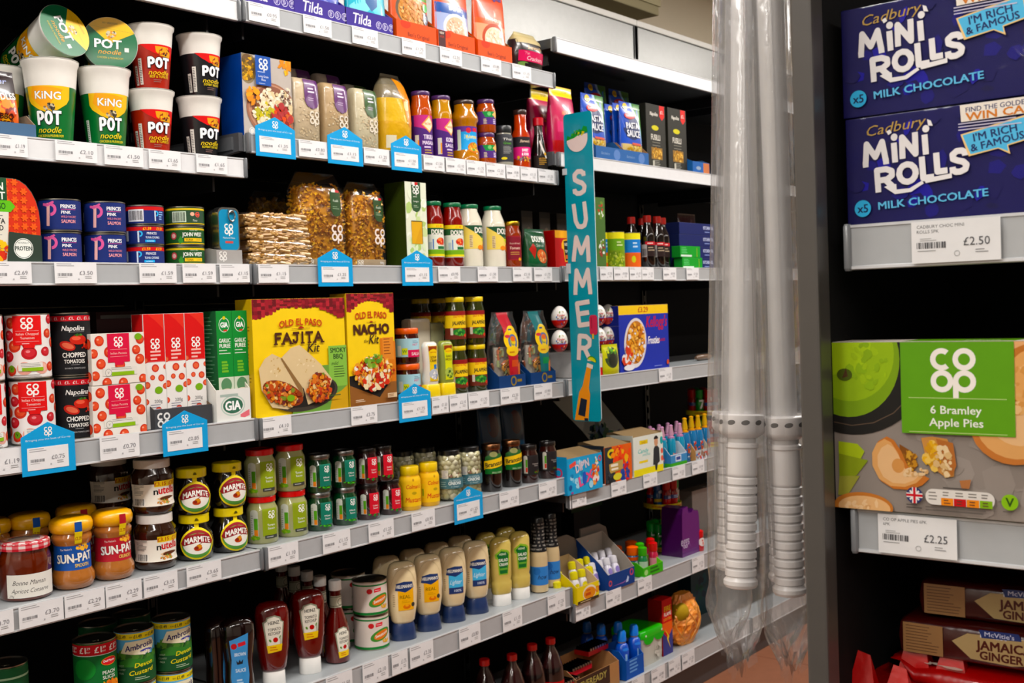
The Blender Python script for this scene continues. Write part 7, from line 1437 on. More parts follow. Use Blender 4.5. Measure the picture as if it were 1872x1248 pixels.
P(purple(), 'C6', 1280, 'purple chocolate egg carton with cut-out handle', 'purple carton', sb=.04)
K_WHC = carton('sweets_carton', 240, 190, 60, '#a89e98', '#8a827c', '#b8b0a8', None, None); P(K_WHC, 'C6', 1318, 'plain pale card box behind the purple carton', None, sb=.18)
K_REDC = sweetube('#b8202c', '#c81c28', 80, 18, Print().ell(0, 36, 16, 16, '#e6d8d4').blobs(0, 34, 10, 10, ['#c8402c'], 4, 5, 3)); P(K_REDC, 'C6', 1287, 'small red and white tub right of the purple carton', None, sb=.03)

# --- right bay, lowest level
def spray():
    B = '#0f4fb8'; pf = [(20, 0, B), (24, 4, B), (24, 92, B), (20, 108, B), (13, 116, B)]
    p = Print().rect(0, 60, 9, 40, '#9ac0ea').ell(0, 96, 14, 5, '#3a7ad8')
    return bottle('spray_bottle', 'bottle', 24, 158, pf, 'gloss', p, '#1c6ad0', [(13, 114, '#9a8a8a'), (13, 120, '#2a78d8'), (16, 122, '#2a78d8'), (15, 150, '#2a78d8'), (11, 158, '#3a88e0'), (.1, 158, '#3a88e0')])
K_SPR = spray()
K_SPT = tray('spray_tray', 112, 110, 70, 100, '#1c4fa0', '#2a5aa8', Print().rect(0, 35, 112, 70, '#1c50a8').lines(0, 44, 70, 4, 12, 6, '#6a9ad8', 4))
P(K_SPT, 'C7', 1177, 'blue card tray holding the front spray bottles', 'blue spray tray', sb=.01)
for (xr, sb, t) in ((1150, .025, 'left one in the front tray'), (1172, .028, 'right one in the front tray'), (1143, .10, 'shaded, left in the second row'), (1112, .14, 'shaded, by itself in the middle of the shelf'), (1086, .20, 'shaded, leftmost')):
    P(K_SPR, 'C7', xr, 'blue spray bottle with rounded cap, %s' % t, None, sb=sb, up=.004 if sb < .05 else 0, group='blue spray bottles')
def foodbox():
    w, h = 150, 126; k = Kind('food_tub_pack', 'box', w=w, d=140, h=h)
    k.part('carton', Geo().loft([(0, 72, 66, '#c9c6bc'), (98, 74, 69, '#c9c6bc'), (104, 75, 70, '#c9c6bc')], p=8).mesh('carton', 'paper', smooth=50))
    L = '#3fae2a'; k.part('lid', Geo().loft([(100, 76, 71, L), (122, 76, 71, L), (126, 73, 68, L)], p=8).mesh('lid', 'gloss', smooth=50), label='bright green lid with scalloped front')
    q = Print().ell(-32, 102, 36, 26, L, a0=180, a1=360).ell(38, 102, 34, 24, L, a0=180, a1=360).ell(-52, 110, 5, 4, '#d8e8d0').ell(56, 110, 5, 4, '#d8e8d0').rect(2, 50, 1.2, 90, '#a8a59a').blobs(30, 40, 20, 24, ['#bfbab0', '#b0aca0', '#d0ccc2'], 16, 10, 2)
    k.part('front_print', q.mesh('front_print', f_front(142))); return k
K_FBX = foodbox()
P(K_FBX, 'C7', 1215, 'white pack with bright green scalloped lid', 'green-lidded pack', sb=.035)
p = Print().rect(0, 100, 70, 220, '#c01c1c').text('FIRE', 4, 170, 18, '#e8c84a', w=46, bold=.06).text('FLAME', 4, 150, 13, '#efe6dc', w=50, bold=.05).text('LIGHTERS', 2, 132, 10, '#e8a04a', w=54, bold=.04).poly([(-35, 120), (35, 120), (35, 60), (-35, 96)], '#e0641c').poly([(-35, 90), (0, 60), (35, 90), (35, 0), (-35, 0)], '#3a3a7c').poly([(-20, 100), (0, 70), (-6, 60), (18, 20), (4, 56), (12, 66)], '#e8c41c')
K_FIRE = carton('firelighter_box', 70, 206, 60, '#c01c1c', '#8a1414', '#c01c1c', p, None)
P(K_FIRE, 'C7', 1229, 'tall red and orange firelighter box beside the net of wood', 'red firelighter box', sb=.045)
def netbag():
    k = Kind('kindling_net', 'bag', w=190, d=110, h=190); rr = random.Random(8); g = Geo(); n = 40; rs = []
    for j in range(22):
        t = j/21; z = 190*t; R = 84*math.sin(math.pi*(.12+.80*t))**.6
        rs.append([((R*(1+.10*math.sin(5*a+9*t)+.06*math.sin(11*a-7*t)+rr.uniform(-.13, .13)))*math.sin(a)*1.05, -(R*.62*(1+.10*math.sin(4*a-8*t)+rr.uniform(-.06, .06)))*math.cos(a), z+rr.uniform(-3, 3)*(0 < j < 21)) for a in [6.2832*i/n for i in range(n)]])
    g.rings(rs, [rr.choice(['#e8904a', '#f0a05a', '#dc8444', '#f4ac68', '#e89850']) for _ in range(21)])
    k.part('net_body', g.mesh('net_body', 'plastic', smooth=0))
    g = Geo()
    for i in range(12):
        a = rr.uniform(-1.4, 1.2); pts = []
        for j in range(8): t = j/7; zz = 14+160*t; R = 84*math.sin(math.pi*(.12+.80*t))**.6*1.06; aa = a+.5*math.sin(3*t+i); pts.append((R*math.sin(aa)*1.05, -R*.66*math.cos(aa), zz))
        g.tube(pts, 2.6, '#e0a05a', n=5)
    k.part('net_folds', g.mesh('net_folds', 'gloss', smooth=60)); k.part('cut_log', Geo().sphere((-46, -14, 128), 38, '#a88a34', n=16, m=10).mesh('cut_log', 'matte', smooth=60), label='yellowish lump showing at the top left'); return k
P(netbag(), 'C7', 1293, 'crinkled orange net bag beside the red firelighter box', 'orange net bag', sb=.02)
K_BAT = Kind('battery_pack', 'box', w=120, d=60, h=26)
K_BAT.part('pack_card', Geo().box(-60, 60, -30, 30, 0, 16, '#c8202a', front='#c8303a').box(-58, 58, -28, 28, 16, 18, '#26201c').mesh('pack_card', 'gloss', smooth=0, bevel=.8))
for i in range(8):
    K_BAT.part('battery', Geo().tube([(-50+14.3*i, -31, 22), (-50+14.3*i, 24, 22)], 6, '#181614', n=10).tube([(-50+14.3*i, -34, 22), (-50+14.3*i, -31, 22)], 4.6, '#c8c4bc', n=10).mesh('battery', 'metal', smooth=50))
K_BATT = tray('battery_tray', 250, 150, 80, 104, '#8a6444', '#a87e58', Print().rect(-30, 50, 250, 60, '#3a2418').text('EVEREADY', -26, 56, 22, '#a89a5a', w=150, bold=.05).rect(96, 40, 56, 80, '#a87c54'))
P(K_BATT, 'C7', 1132, 'brown card tray with lettering holding battery packs', 'battery tray', sb=.02)
for i, (xr, sb, up, t) in enumerate(((1060, .03, .06, 'lowest, frontmost'), (1082, .06, .075, 'in the middle'), (1112, .09, .10, 'topmost, at the back'))): P(K_BAT, 'C7', xr, 'red battery pack, %s' % t, None, sb=sb, up=up, group='battery packs')
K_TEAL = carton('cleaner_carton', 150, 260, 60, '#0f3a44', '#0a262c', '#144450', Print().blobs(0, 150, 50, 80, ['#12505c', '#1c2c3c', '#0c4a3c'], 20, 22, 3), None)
P(K_TEAL, 'C7', 1296, 'dim teal carton in the shade above the net bag', None, sb=.20)
K_DKG = carton('cleaner_carton', 200, 40, 60, '#0f4a14', '#0c300e', '#1c8a24', None, None)

# ------------------------------------------------------------------ the SUMMER fin sign, standing out from the shelf edge
sw, sh = 109, 970
o = empty('shelf_sign', (2.95, FY-.01, 1.088), (0, 0, -math.pi/2)); tag(o, 'tall teal hanging sign reading SUMMER with bowl, lolly and bottle', 'sign')
def rrect(cx, cy, w, h, r, n=5):
    return [(cx+sx*(w/2-r)+r*math.cos(math.radians(a0+90*i/n)), cy+sy*(h/2-r)+r*math.sin(math.radians(a0+90*i/n))) for sx, sy, a0 in ((1, 1, 0), (-1, 1, 90), (-1, -1, 180), (1, -1, 270)) for i in range(n+1)]
out = rrect(sw/2, sh/2, sw, sh, 12); n = len(out)
obj('sign_panel', Geo().add([(x, y, z) for y in (-1.5, 1.5) for x, z in out], [tuple(range(n)), tuple(range(2*n-1, n-1, -1))]+[(i, i+n, (i+1) % n+n, (i+1) % n) for i in range(n)], ['#2f8fa0', '#2f8fa0']+['#d8e4e6']*n).mesh('sign_panel', 'gloss', smooth=0), o)
p = Print(); c = sw/2; L = '#dccbc6'
for t, y, rot in (('S', 752, 4), ('U', 647, 6), ('M', 545, -4), ('M', 442, 0), ('E', 340, 6), ('R', 234, -5)): p.fat(t, c, y, 72 if t in 'M' else 56, 84, L, 15, rot)
p.ell(c-3, 890, 40, 42, L, a0=200, a1=372, rot=0).poly([(c-42, 894), (c+37, 902), (c+37, 892), (c-42, 876)], L).poly([(c-44, 886), (c-40, 902), (c-28, 896), (c-18, 908), (c-6, 904), (c+6, 918), (c+16, 914), (c+22, 926), (c+36, 922), (c+38, 906), (c+14, 906), (c-14, 892)], '#2c8a3c').blobs(c-4, 906, 32, 8, ['#c8c23a', '#1c6a2c', '#4aa03a'], 16, 6, 3)
p.poly(rrect(c+37, 304, 30, 62, 9), '#b8304c').rect(c+34, 268, 6, 16, '#d8b04a').rect(c+30, 310, 3, 34, '#8a1c34')
p.poly([(c-46, 3), (c-26, 92), (c-12, 112), (c+8, 180), (c+24, 175), (c+12, 106), (c+16, 84), (c+6, 3)], '#e09018').poly([(c+5, 172), (c+28, 165), (c+31, 178), (c+9, 185)], '#dcd2c6').ell(c+26, 192, 18, 14, '#4a8a2c', a0=0, a1=180, rot=-20).ell(c+26, 191, 15, 11, '#ccd03a', a0=0, a1=180, rot=-20).poly([(c-33, 20), (c-20, 74), (c+4, 68), (c-6, 14)], '#141c2c').rect(c-2, 6, 14, 8, '#141c2c')
obj('sign_print', p.mesh('sign_print', lambda u, v, oo: (u, -1.5-oo, v)), o)
obj('sign_print_back', Print().rect(c, sh/2, sw-30, sh-40, '#2f8fa0').mesh('sign_print_back', lambda u, v, oo: (u, 1.5+oo, v)), o)
g = Geo().box(-6, 10, -4, 4, 468, 500, '#c8ccd0').box(-8, 8, -5, 5, 780, 800, '#c8ccd0'); obj('sign_clip', g.mesh('sign_clip', 'glassy', smooth=0, bevel=1), o)

# ------------------------------------------------------------------ price labels on the shelf edges
_PL = {}
def labelmesh(w, h, price, d=0):
    key = (w, h, price)
    if key not in _PL:
        me = Geo().box(-w/2, w/2, -.5, 0, 0, h, '#e9e9ea').mesh('label_card', 'paper', smooth=0)
        p = Print().lines(-w*.2, h*.88, w*.5, 2, h*.09, h*.035, '#a8a8aa', 3).bars(-w*.26, h*.42, w*.34, h*.13, '#77777a').lines(-w*.26, h*.3, w*.34, 1, 2, .5, '#999').text(price, w*.24, h*.5, h*.18, '#85858a', w=w*.32).lines(w*.3, h*.28, w*.18, 2, h*.08, h*.03, '#aaa', 5).rect(w*.06, h*.2, h*.07, h*.07, '#b8b8ba')
        _PL[key] = (me, p.mesh('label_print', lambda u, v, o: (u, -.5-o, v)))
    return _PL[key]
PRICES = ['£1.25', '£0.95', '£1.50', '£2.10', '£1.75', '£2.35', '£0.80', '£1.15']
_BH = {}
def near(row, X):
    b = sorted((abs(x-X), s) for r, x, s in REG if r[1] == row[1] and abs(x-X) < .45 and (r[0] == row[0] or True))
    for d_, s in b:
        if (row, s) not in USED: USED.add((row, s)); return s
    return None
CNT = {}
def price_tag(row, x0, x1, price=None, blue=False):
    zb, zt = LIP[row]; z = (zb+zt)/2; X0, X1 = X_at(x0, FY-.004, z), X_at(x1, FY-.004, z); X = (X0+X1)/2
    w = min(92, max(60, round((X1-X0)*1000/4)*4)); h = round((zt-zb)*1000-5)
    CNT[0] = CNT.get(0, 0)+1; price = price or PRICES[CNT[0] % 8]
    s = near(row, X); what = 'under the '+s if s else 'in the bare run of the %s level strip, %s bay, %s' % (LEVEL[int(row[1])], BAYNAME[row[0]], 'no %d from its left' % 1)
    if not s:
        key = (row, 'bare'); k = CNT.get(key, 0); CNT[key] = k+1
        what = 'on the %s level of the %s bay, %s' % (LEVEL[int(row[1])], BAYNAME[row[0]], ['near its bare left part', 'farther along', 'near the middle', 'toward the right', 'beyond the middle', 'at the far right', 'past the others', 'last one'][k])
    if blue: z0 = -6; yy = -.008
    root = empty('price_label', (X, FY-.0045-(.002 if blue else 0), zb+.004)); tag(root, ('blue house-shaped promotion holder with price label ' if blue else 'white price label ')+what, 'price label', 'blue promotion price holders' if blue else 'white shelf edge price labels')
    if not blue:
        a, b = labelmesh(w, h, price); c_ = obj('label_card', a, root); obj('label_print', b, c_)
    else:
        W = (X1-X0)*1000-6; W = max(84, min(128, round(W/4)*4)); H = h+38
        if W not in _BH:
            q = [(-W/2, -10), (W/2, -10), (W/2, H-20), (0, H+6), (-W/2, H-20)]
            if W < 90: q = [(-W/2+4, -12), (W/2-6, -10), (W/2, H-20), (0, H+4), (-W/2, H-22)]
            n = 5; me = Geo().add([(x, y, z) for y in (-1.2, 0) for x, z in q], [tuple(range(n)), tuple(range(2*n-1, n-1, -1))]+[(i, i+n, (i+1) % n+n, (i+1) % n) for i in range(n)], '#1a9fd8').mesh('blue_holder', 'gloss', smooth=0)
            p = Print().coop(0, H-12, 18, W_).text('Bringing you the best of Co-op', 0, H-27, 3.6, '#d8eef8', w=W*.84)
            _BH[W] = (me, p.mesh('holder_print', lambda u, v, o: (u, -1.2-o, v)))
        me, pm = _BH[W]; hb = obj('blue_holder', me, root); obj('holder_print', pm, hb)
        a, b = labelmesh(W-26, h-4, price); c_ = obj('label_card', a, root); c_.location = (-.002, -.0013, .0); obj('label_print', b, c_)
T = {
 'B1': [(450, 515), (554, 606), (643, 691), (733, 779), (803, 845), (878, 917), (936, 971)],
 'A2': [(0, 46, '£1.19'), (98, 180, '£2.10'), (190, 262), (272, 330, '£1.65'), (359, 415, '£1.65')],
 'B2': [(464, 540, '£1.35', 1), (546, 598), (596, 663, '£1.15', 1), (663, 713), (713, 770, '£1.50', 1), (774, 812), (815, 851), (853, 887), (889, 923), (925, 950), (951, 982), (984, 1013)],
 'A3': [(-20, 58, '£2.69'), (100, 176, '£3.50'), (255, 322, '£1.59'), (334, 394, '£1.59'), (401, 459, '£1.15')],
 'B3': [(471, 529, '£1.15'), (578, 645, '£1.35', 1), (732, 791, '£1.15', 1), (800, 842), (872, 911), (936, 973), (975, 1010)],
 'C3': [(1097, 1120), (1122, 1149), (1151, 1172), (1173, 1195), (1212, 1236), (1254, 1278)],
 'A4': [(-42, 43, '£1.19'), (36, 138, '£0.75', 1), (183, 254, '£0.70'), (294, 380, '£0.85', 1)],
 'B4': [(474, 535, '£4.10'), (641, 690, '£3.75'), (727, 787, '£1.75', 1), (789, 820), (822, 854), (856, 894), (913, 952), (974, 1011)],
 'C4': [(1203, 1230)],
 'A5': [(-58, 24, '£3.70'), (35, 115, '£3.70'), (118, 191, '£2.29'), (193, 259, '£2.29'), (262, 325, '£3.15'), (340, 405, '£3.65')],
 'B5': [(490, 545, '£1.10'), (589, 641), (672, 721), (751, 796), (828, 882, '£1.25', 1), (911, 950), (984, 1018)],
 'C5': [(1040, 1073), (1116, 1146), (1174, 1203), (1227, 1254), (1263, 1289)],
 'B6': [(596, 644), (660, 712), (716, 745), (749, 792), (838, 879), (918, 955), (1000, 1034)],
 'C6': [(1050, 1079), (1106, 1137), (1164, 1193), (1265, 1287)],
 'C7': [(1155, 1178), (1190, 1216), (1222, 1244), (1246, 1270)]}
for row, L_ in T.items():
    for t in L_: price_tag(row, t[0], t[1], t[2] if len(t) > 2 else None, len(t) > 3)

# ------------------------------------------------------------------ goods on the end unit (faces towards -X)
def Y_at(px, X, z):
    Y = .4
    for _ in range(25):
        p_ = proj((X, Y, z))[0]; q_ = proj((X, Y+.001, z))[0]; Y -= (p_-px)/((q_-p_)/.001)
    return Y
def minirolls():
    w, h, d = 330, 122, 62; p = Print().rect(0, h/2, w, h, '#08044e').blobs(0, h/2, 160, 60, ['#0e0870', '#070442', '#140c94', '#0a0550'], 70, 14, 3); x0 = -w/2
    p.text('Cadbury', x0+58, 108, 11, '#b89a5c', w=66, shear=.35, bold=.0, rot=4)
    def sw(t, x, y, hh, ww, rot): p.fat(t, x0+x, y, ww, hh, '#e9e6e6', 6.6, rot)
    sw('M', 34, 81, 29, 30, 3); sw('i', 56, 79, 22, 7, 3); p.ell(x0+56, 96, 3.8, 4, '#e9e6e6'); sw('N', 72, 85, 27, 22, 3); sw('i', 90, 84, 22, 7, 3); p.ell(x0+91, 101, 3.8, 4, '#e9e6e6')
    sw('R', 45, 51, 28, 24, 3); sw('O', 70, 55, 26, 25, 3); sw('L', 91, 58, 27, 15, 3); sw('L', 106, 62, 24, 14, 3); sw('S', 126, 62, 29, 22, 5)
    p.poly([(x0+94, 104), (x0+99, 103), (x0+97, 109), (x0+93, 111)], '#e9e6e6').poly([(x0+50, 99), (x0+54, 101), (x0+52, 105), (x0+48, 103)], '#e9e6e6')
    p.poly([(x0+44, 42), (x0+56, 33), (x0+74, 34), (x0+88, 42), (x0+86, 45), (x0+72, 38), (x0+58, 38), (x0+50, 44)], '#e9e6e6').poly([(x0+88, 47), (x0+118, 50), (x0+118, 45), (x0+90, 42)], '#e9e6e6')
    p.ell(x0+19, 20, 9.5, 9.5, '#4cb0de').text('x5', x0+19, 20, 9, '#10204c', w=12, bold=.04).text('MILK CHOCOLATE', x0+96, 24, 8, '#6cb8de', w=118, bold=.06, rot=2.5)
    p.poly([(x0+128, 90), (x0+196, 103), (x0+200, 78), (x0+176, 73), (x0+178, 64), (x0+166, 71), (x0+136, 66)], '#e8c890').poly([(x0+130, 89), (x0+195, 101), (x0+198, 79), (x0+175, 74), (x0+176, 67), (x0+166, 72), (x0+138, 68)], '#62b6de')
    p.text("I'M RICH", x0+163, 88, 8, '#1c2a5c', w=44, bold=.05, rot=8).text('& FAMOUS', x0+165, 78.5, 7.5, '#1c2a5c', w=54, bold=.05, rot=9)
    p.poly([(x0+128, 121), (x0+240, 121.4), (x0+240, 105), (x0+129, 103)], '#e9e2d8').text('FIND THE GOLDEN TOKEN', x0+180, 116, 5, '#24285c', w=92, bold=.03, rot=1).text('WIN CASH', x0+172, 108.5, 8, '#c87a3a', w=76, bold=.07, rot=1).lines(x0+168, 98, 84, 3, 3.2, 1.1, '#c8c4d8', 4)
    p.ell(x0+222, 64, 26, 38, '#7a4a30').ell(x0+223, 64, 23, 34, '#94603f').blobs(x0+224, 64, 16, 26, ['#a8704a', '#7c4c30', '#b8845c'], 30, 6, 4)
    k = carton('chocolate_roll_carton', w, h, d, '#0a0658', '#070442', '#0e0870', p, None, m='gloss')
    k.part('film_wrap', Geo().box(-w/2-1.2, w/2+1.2, -d/2-1.6, d/2+1, -.2, h+.6, W_).mesh('film_wrap', 'wrap', smooth=0, bevel=2.5), label='clear film wrap'); return k
K_ROLL = minirolls(); K_ROLL.d = 62
z1 = RL[1][1]-.002; XF = 1.262
yl = Y_at(1549, XF, z1+.03)
put(K_ROLL, (XF+.031, yl-.165, z1), 'dark blue chocolate roll carton, lower one, on the price strip', rz=-math.pi/2, group='chocolate roll cartons')
put(K_ROLL, (XF+.031, yl-.163, z1+.1235), 'dark blue chocolate roll carton, upper one, cut by picture top', rz=-math.pi/2, group='chocolate roll cartons')
def pies():
    w, h, d = 330, 189, 60; x0 = -w/2; p = Print().rect(0, h/2, w, h, '#8a817a').blobs(40, 70, 120, 60, ['#8f867f', '#857c75', '#948b84'], 40, 26, 3)
    p.ell(x0+22, 176, 92, 92, '#191714', n=48).ring(x0+22, 176, 82, 81, '#5a4a3c').ell(x0+18, 170, 60, 66, '#7a9a12', n=40).ell(x0+20, 176, 52, 54, '#93b21a', n=36).ell(x0+6, 186, 40, 34, '#a6c42a', n=30).blobs(x0+40, 160, 24, 26, ['#88a81a', '#9cba24', '#8cae1c'], 30, 6, 6).ell(x0+15, 152, 9, 7, '#4a5a12').poly([(x0+12, 148), (x0+17, 160), (x0+19, 150)], '#4a3018')
    p.poly([(x0+6, 76), (x0+28, 74), (x0+36, 66), (x0+30, 54), (x0+6, 52)], '#a8bc2c').poly([(x0+6, 62), (x0+40, 56), (x0+26, 38), (x0+6, 34)], '#86961c').poly([(x0+6, 36), (x0+30, 38), (x0+16, 16), (x0+4, 14)], '#9a9a4a')
    cr, ce, cd = '#d3a06a', '#dcb488', '#b8703a'
    pie = [(x0+62, 84), (x0+52, 78), (x0+46, 66), (x0+46, 50), (x0+54, 34), (x0+68, 26), (x0+86, 26), (x0+100, 32), (x0+108, 40), (x0+100, 44), (x0+88, 46), (x0+82, 58), (x0+78, 68), (x0+70, 80)]
    p.poly([(x0+76, 76), (x0+90, 68), (x0+96, 54), (x0+88, 44), (x0+76, 48)], '#7a4a20').blobs(x0+86, 56, 8, 14, ['#b8843a', '#8a5a24', '#c89a4a'], 24, 4, 3).poly(pie, cd).poly([(x0+63+(a-x0-66)*.9, 55+(b-55)*.9) for a, b in pie], cr).poly([(x0+66+(a-x0-66)*.74, 54+(b-55)*.74) for a, b in pie], ce).ell(x0+74, 52, 7, 8, '#c89058').blobs(x0+92, 46, 14, 4, ['#dcc09a', '#c8a070'], 18, 4, 5)
    p.poly([(x0+100, 84), (x0+112, 86), (x0+128, 84), (x0+136, 60), (x0+134, 44), (x0+126, 42), (x0+112, 52), (x0+104, 66)], '#c08a50').blobs(x0+112, 64, 9, 16, ['#d8a83a', '#c8923a', '#e0bc6a'], 34, 5, 6).poly([(x0+116, 84), (x0+134, 80), (x0+137, 56), (x0+132, 44), (x0+124, 60)], '#a86838').blobs(x0+124, 60, 8, 18, ['#e0c8a0', '#d0b080'], 30, 4, 7).poly([(x0+140, 40), (x0+152, 42), (x0+150, 32), (x0+142, 32)], '#a87048')
    p.ell(x0+196, 100, 44, 40, '#b87440').ell(x0+198, 102, 40, 36, cr).ell(x0+202, 106, 30, 26, ce).ell(x0+198, 176, 42, 40, '#c07c48').ell(x0+201, 178, 37, 35, '#dca878').ell(x0+216, 150, 34, 36, '#b8743c').ell(x0+219, 150, 29, 31, '#d8a268').blobs(x0+206, 140, 24, 24, ['#e0b888', '#cc9458', '#d8a870'], 24, 7, 8)
    p.ell(x0+34, 4, 34, 16, '#b8743c').ell(x0+35, 3, 30, 13, '#dcb080').blobs(x0+36, 4, 22, 7, ['#e6c49a', '#d0a070'], 14, 5, 9)
    p.poly([(x0, 40), (x0+240, 34), (x0+240, 0), (x0, 0)], '#a39a92') if False else None
    p.rect(x0+139, 143, 118, 108, '#63992a').coop(x0+136, 158, 50, '#efeae4')
    for yy in (128, 91): p.rect(x0+139, yy, 102, .8, '#b8d08a')
    p.text('6 Bramley', x0+138, 115.5, 8.4, '#eef0e6', w=53, bold=.03).text('Apple Pies', x0+138, 102, 8.4, '#eef0e6', w=56, bold=.03)
    fx, fy = x0+92, 21; p.ell(fx, fy, 9, 9, '#2a3060').rect(fx, fy, 17.4, 5, '#e8e4e0').rect(fx, fy, 5, 17.4, '#e8e4e0').rect(fx, fy, 14, 2, '#e8e4e0', 45).rect(fx, fy, 14, 2, '#e8e4e0', -45).rect(fx, fy, 17.6, 2.6, '#c01c2c').rect(fx, fy, 2.6, 17.6, '#c01c2c').lines(fx, 9, 18, 2, 3, 1.2, '#4a4440')
    q = rrect(x0+140, 21, 72, 17, 8); p.poly(q, '#dcd8d2')
    for i, cc in enumerate(('#e08a1c', '#b81c24', '#e08a1c', '#86b02a')): p.rect(x0+127+i*13.4+ (0), 16.5, 12.8, 8, cc)
    p.lines(x0+113, 22, 11, 3, 3.6, 1.1, '#77726c', 3)
    for i in range(4): p.lines(x0+127+i*13.4, 25, 9, 2, 3, 1.1, '#77726c', i+4).lines(x0+127+i*13.4, 16.5, 7, 2, 3, 1.1, '#5a3a2a', i+8)
    p.lines(x0+140, 31.5, 34, 1, 3, 1.4, '#4a4440').lines(x0+144, 8, 80, 2, 3.2, 1.1, '#5a544e', 9).ell(x0+191, 21, 8.4, 8.4, '#8ab82c').text('V', x0+191, 21, 9, '#2c4a14', bold=.05).lines(x0+191, 11, 14, 1, 2, 1.1, '#5a544e')
    t = Print().rect(x0+139, 0, 118, 58, '#63992a').text('CO-OP', x0+160, -8, 8, '#e6e2da', bold=.05)
    return carton('apple_pie_carton', w, h, d, '#8a817a', '#4f6a20', '#d8cfc4', p, None, t)
K_PIE = pies(); z2 = RL[2][1]+.001; yl = Y_at(1528, 1.25, z2+.1)
put(K_PIE, (1.243+.03, yl-.165, z2), 'apple pie carton with green name panel, standing proud of its strip', rz=-math.pi/2)
for n, px0, px1, price, nm in ((1, 1667, 1830, '£2.50', ('CADBURY CHOC MINI', 'ROLLS 5PK')), (2, 1606, 1750, '£2.25', ('CO OP APPLE PIES 6PK', '6PK'))):
    zb, zt = RL[n]; ya, yb = Y_at(px0, XR-.004, (zb+zt)/2), Y_at(px1, XR-.004, (zb+zt)/2); W = (ya-yb)*1000; H = (zt-zb)*1000-6
    o = empty('price_label', (XR-.0045, (ya+yb)/2, zb+.0035), (0, 0, -math.pi/2)); tag(o, 'large white price label clipped under the %s' % ('chocolate roll cartons' if n == 1 else 'apple pie carton'), 'price label')
    cd_ = obj('label_card', Geo().box(-W/2, W/2, -.5, 0, 0, H, '#e4e4e4').mesh('label_card', 'paper', smooth=0), o)
    p = Print().text(nm[0], -W/2+6, H*.87, H*.075, '#5a5a5c', al='l').text(nm[1], -W/2+6, H*.75, H*.075, '#5a5a5c', al='l').bars(-W*.27, H*.42, W*.34, H*.15, '#3c3c3e').lines(-W*.27, H*.29, W*.32, 1, 2, .7, '#888').lines(-W*.3, H*.56, W*.2, 2, 2, .6, '#999').text(price, W*.24, H*.47, H*.19, '#4c4c50', w=W*.29).lines(W*.3, H*.24, W*.15, 2, 2.6, .8, '#8a8a8c')
    p.ring(W*.02, H*.2, 3, 2.5, '#888')
    obj('label_print', p.mesh('label_print', lambda u, v, oo: (u, -.5-oo, v)), cd_)
def ginger():
    w, h, d = 210, 45, 90; S = '#3a0a08'; se = []
    k = Kind('ginger_cake_packet', 'packet', w=w, d=d, h=h); rs = []
    for (x, f) in [(-105, .2), (-102, .9), (-96, 1), (0, 1.04), (96, 1), (102, .9), (105, .2)]:
        rs.append([(x, -(d/2)*(.9+.1*f)*math.copysign(abs(math.cos(a))**.35, math.cos(a)), h/2+h/2*f*math.copysign(abs(math.sin(a))**.35, math.sin(a))) for a in [6.2832*i/24 for i in range(24)]])
    k.part('wrapper', Geo().rings(rs, S).mesh('wrapper', 'foil', smooth=60))
    p = Print().rect(-94, 28, 58, 44, '#96724e').lines(-94, 28, 50, 9, 4.4, 1.1, '#5a3a28', 4).poly([(-52, 32), (-30, 46), (60, 48), (96, 34), (86, 18), (30, 8), (-26, 10)], '#b09a70').text("McVitie's", 6, 46, 6, '#d8dce8', w=36, bold=.04)
    p.items = [([(a, b*.8) for a, b in q], f_, c_) for q, f_, c_ in p.items[:-1]]; p.poly([(-14, 43), (40, 44), (44, 36), (-10, 34)], '#24346c').text("McVitie's", 14, 39, 5, '#c8cce0', w=40, bold=.04).text('JAMAICA', 20, 26, 10, '#4a140c', w=76, bold=.09, rot=1).text('GINGER', 16, 14, 9, '#4a140c', w=58, bold=.09)
    k.part('front_print', p.mesh('front_print', lambda u, v, o: (u*.8, -d/2-o-.8, v), m='gloss')); return k
K_GIN = ginger(); XG = 1.335
yl = Y_at(1641, XG, 1.06)
put(K_GIN, (XG+.045, yl-.105, 1.026), 'dark red ginger cake loaf packet, lower one, cream name panel', rz=-math.pi/2, group='ginger cake packets')
put(K_GIN, (XG+.060, yl-.125, 1.0725), 'dark red ginger cake loaf packet, upper one, in deeper shade', rz=-math.pi/2+.05, group='ginger cake packets')
def redbag():
    w, h, d = 300, 34, 150; k = Kind('biscuit_bag', 'packet', w=w, d=d, h=h); rs = []; R_ = '#a0101a'; rr = random.Random(3)
    for (x, f) in [(-158, .06), (-146, .2), (-128, .7), (-100, 1), (-40, .92), (30, 1.04), (100, .9), (130, .6), (150, .06)]:
        rs.append([(x, -(d/2)*(.8+.2*f)*math.copysign(abs(math.cos(a))**.7, math.cos(a))+rr.uniform(-2, 2), h/2+h*.5*f*math.copysign(abs(math.sin(a))**.7, math.sin(a))+(16 if x < -140 else 0)+rr.uniform(-1, 1)) for a in [6.2832*i/22 for i in range(22)]])
    k.part('bag_film', Geo().rings(rs, R_).mesh('bag_film', 'foil', smooth=60))
    g = Geo()
    for cx, r0 in ((-138, 22), (-96, 18)): g.add([(cx-10, -64, 22), (cx+26, -62, 24), (cx+16, -50, 22+r0*2.3), (cx+2, -52, 22+r0*2.5), (cx-10, -40, 20), (cx+26, -38, 20)], [(0, 1, 2, 3), (4, 3, 2, 5), (0, 3, 4), (1, 5, 2)], '#b8121a')
    k.part('bag_ears', g.mesh('bag_ears', 'foil', smooth=60), label='pinched red corners standing up')
    p = Print()
    for i, (u, v, ro) in enumerate(((-118, 6, -50), (-100, 2, -10), (-84, -4, -8))): p.ell(u, v, 12, 4.6, '#d8c8b8', rot=ro)
    k.part('top_print', p.mesh('top_print', lambda u, v, o: (u, v-60, 33.5+o), m='gloss')); return k
K_RBAG = redbag()
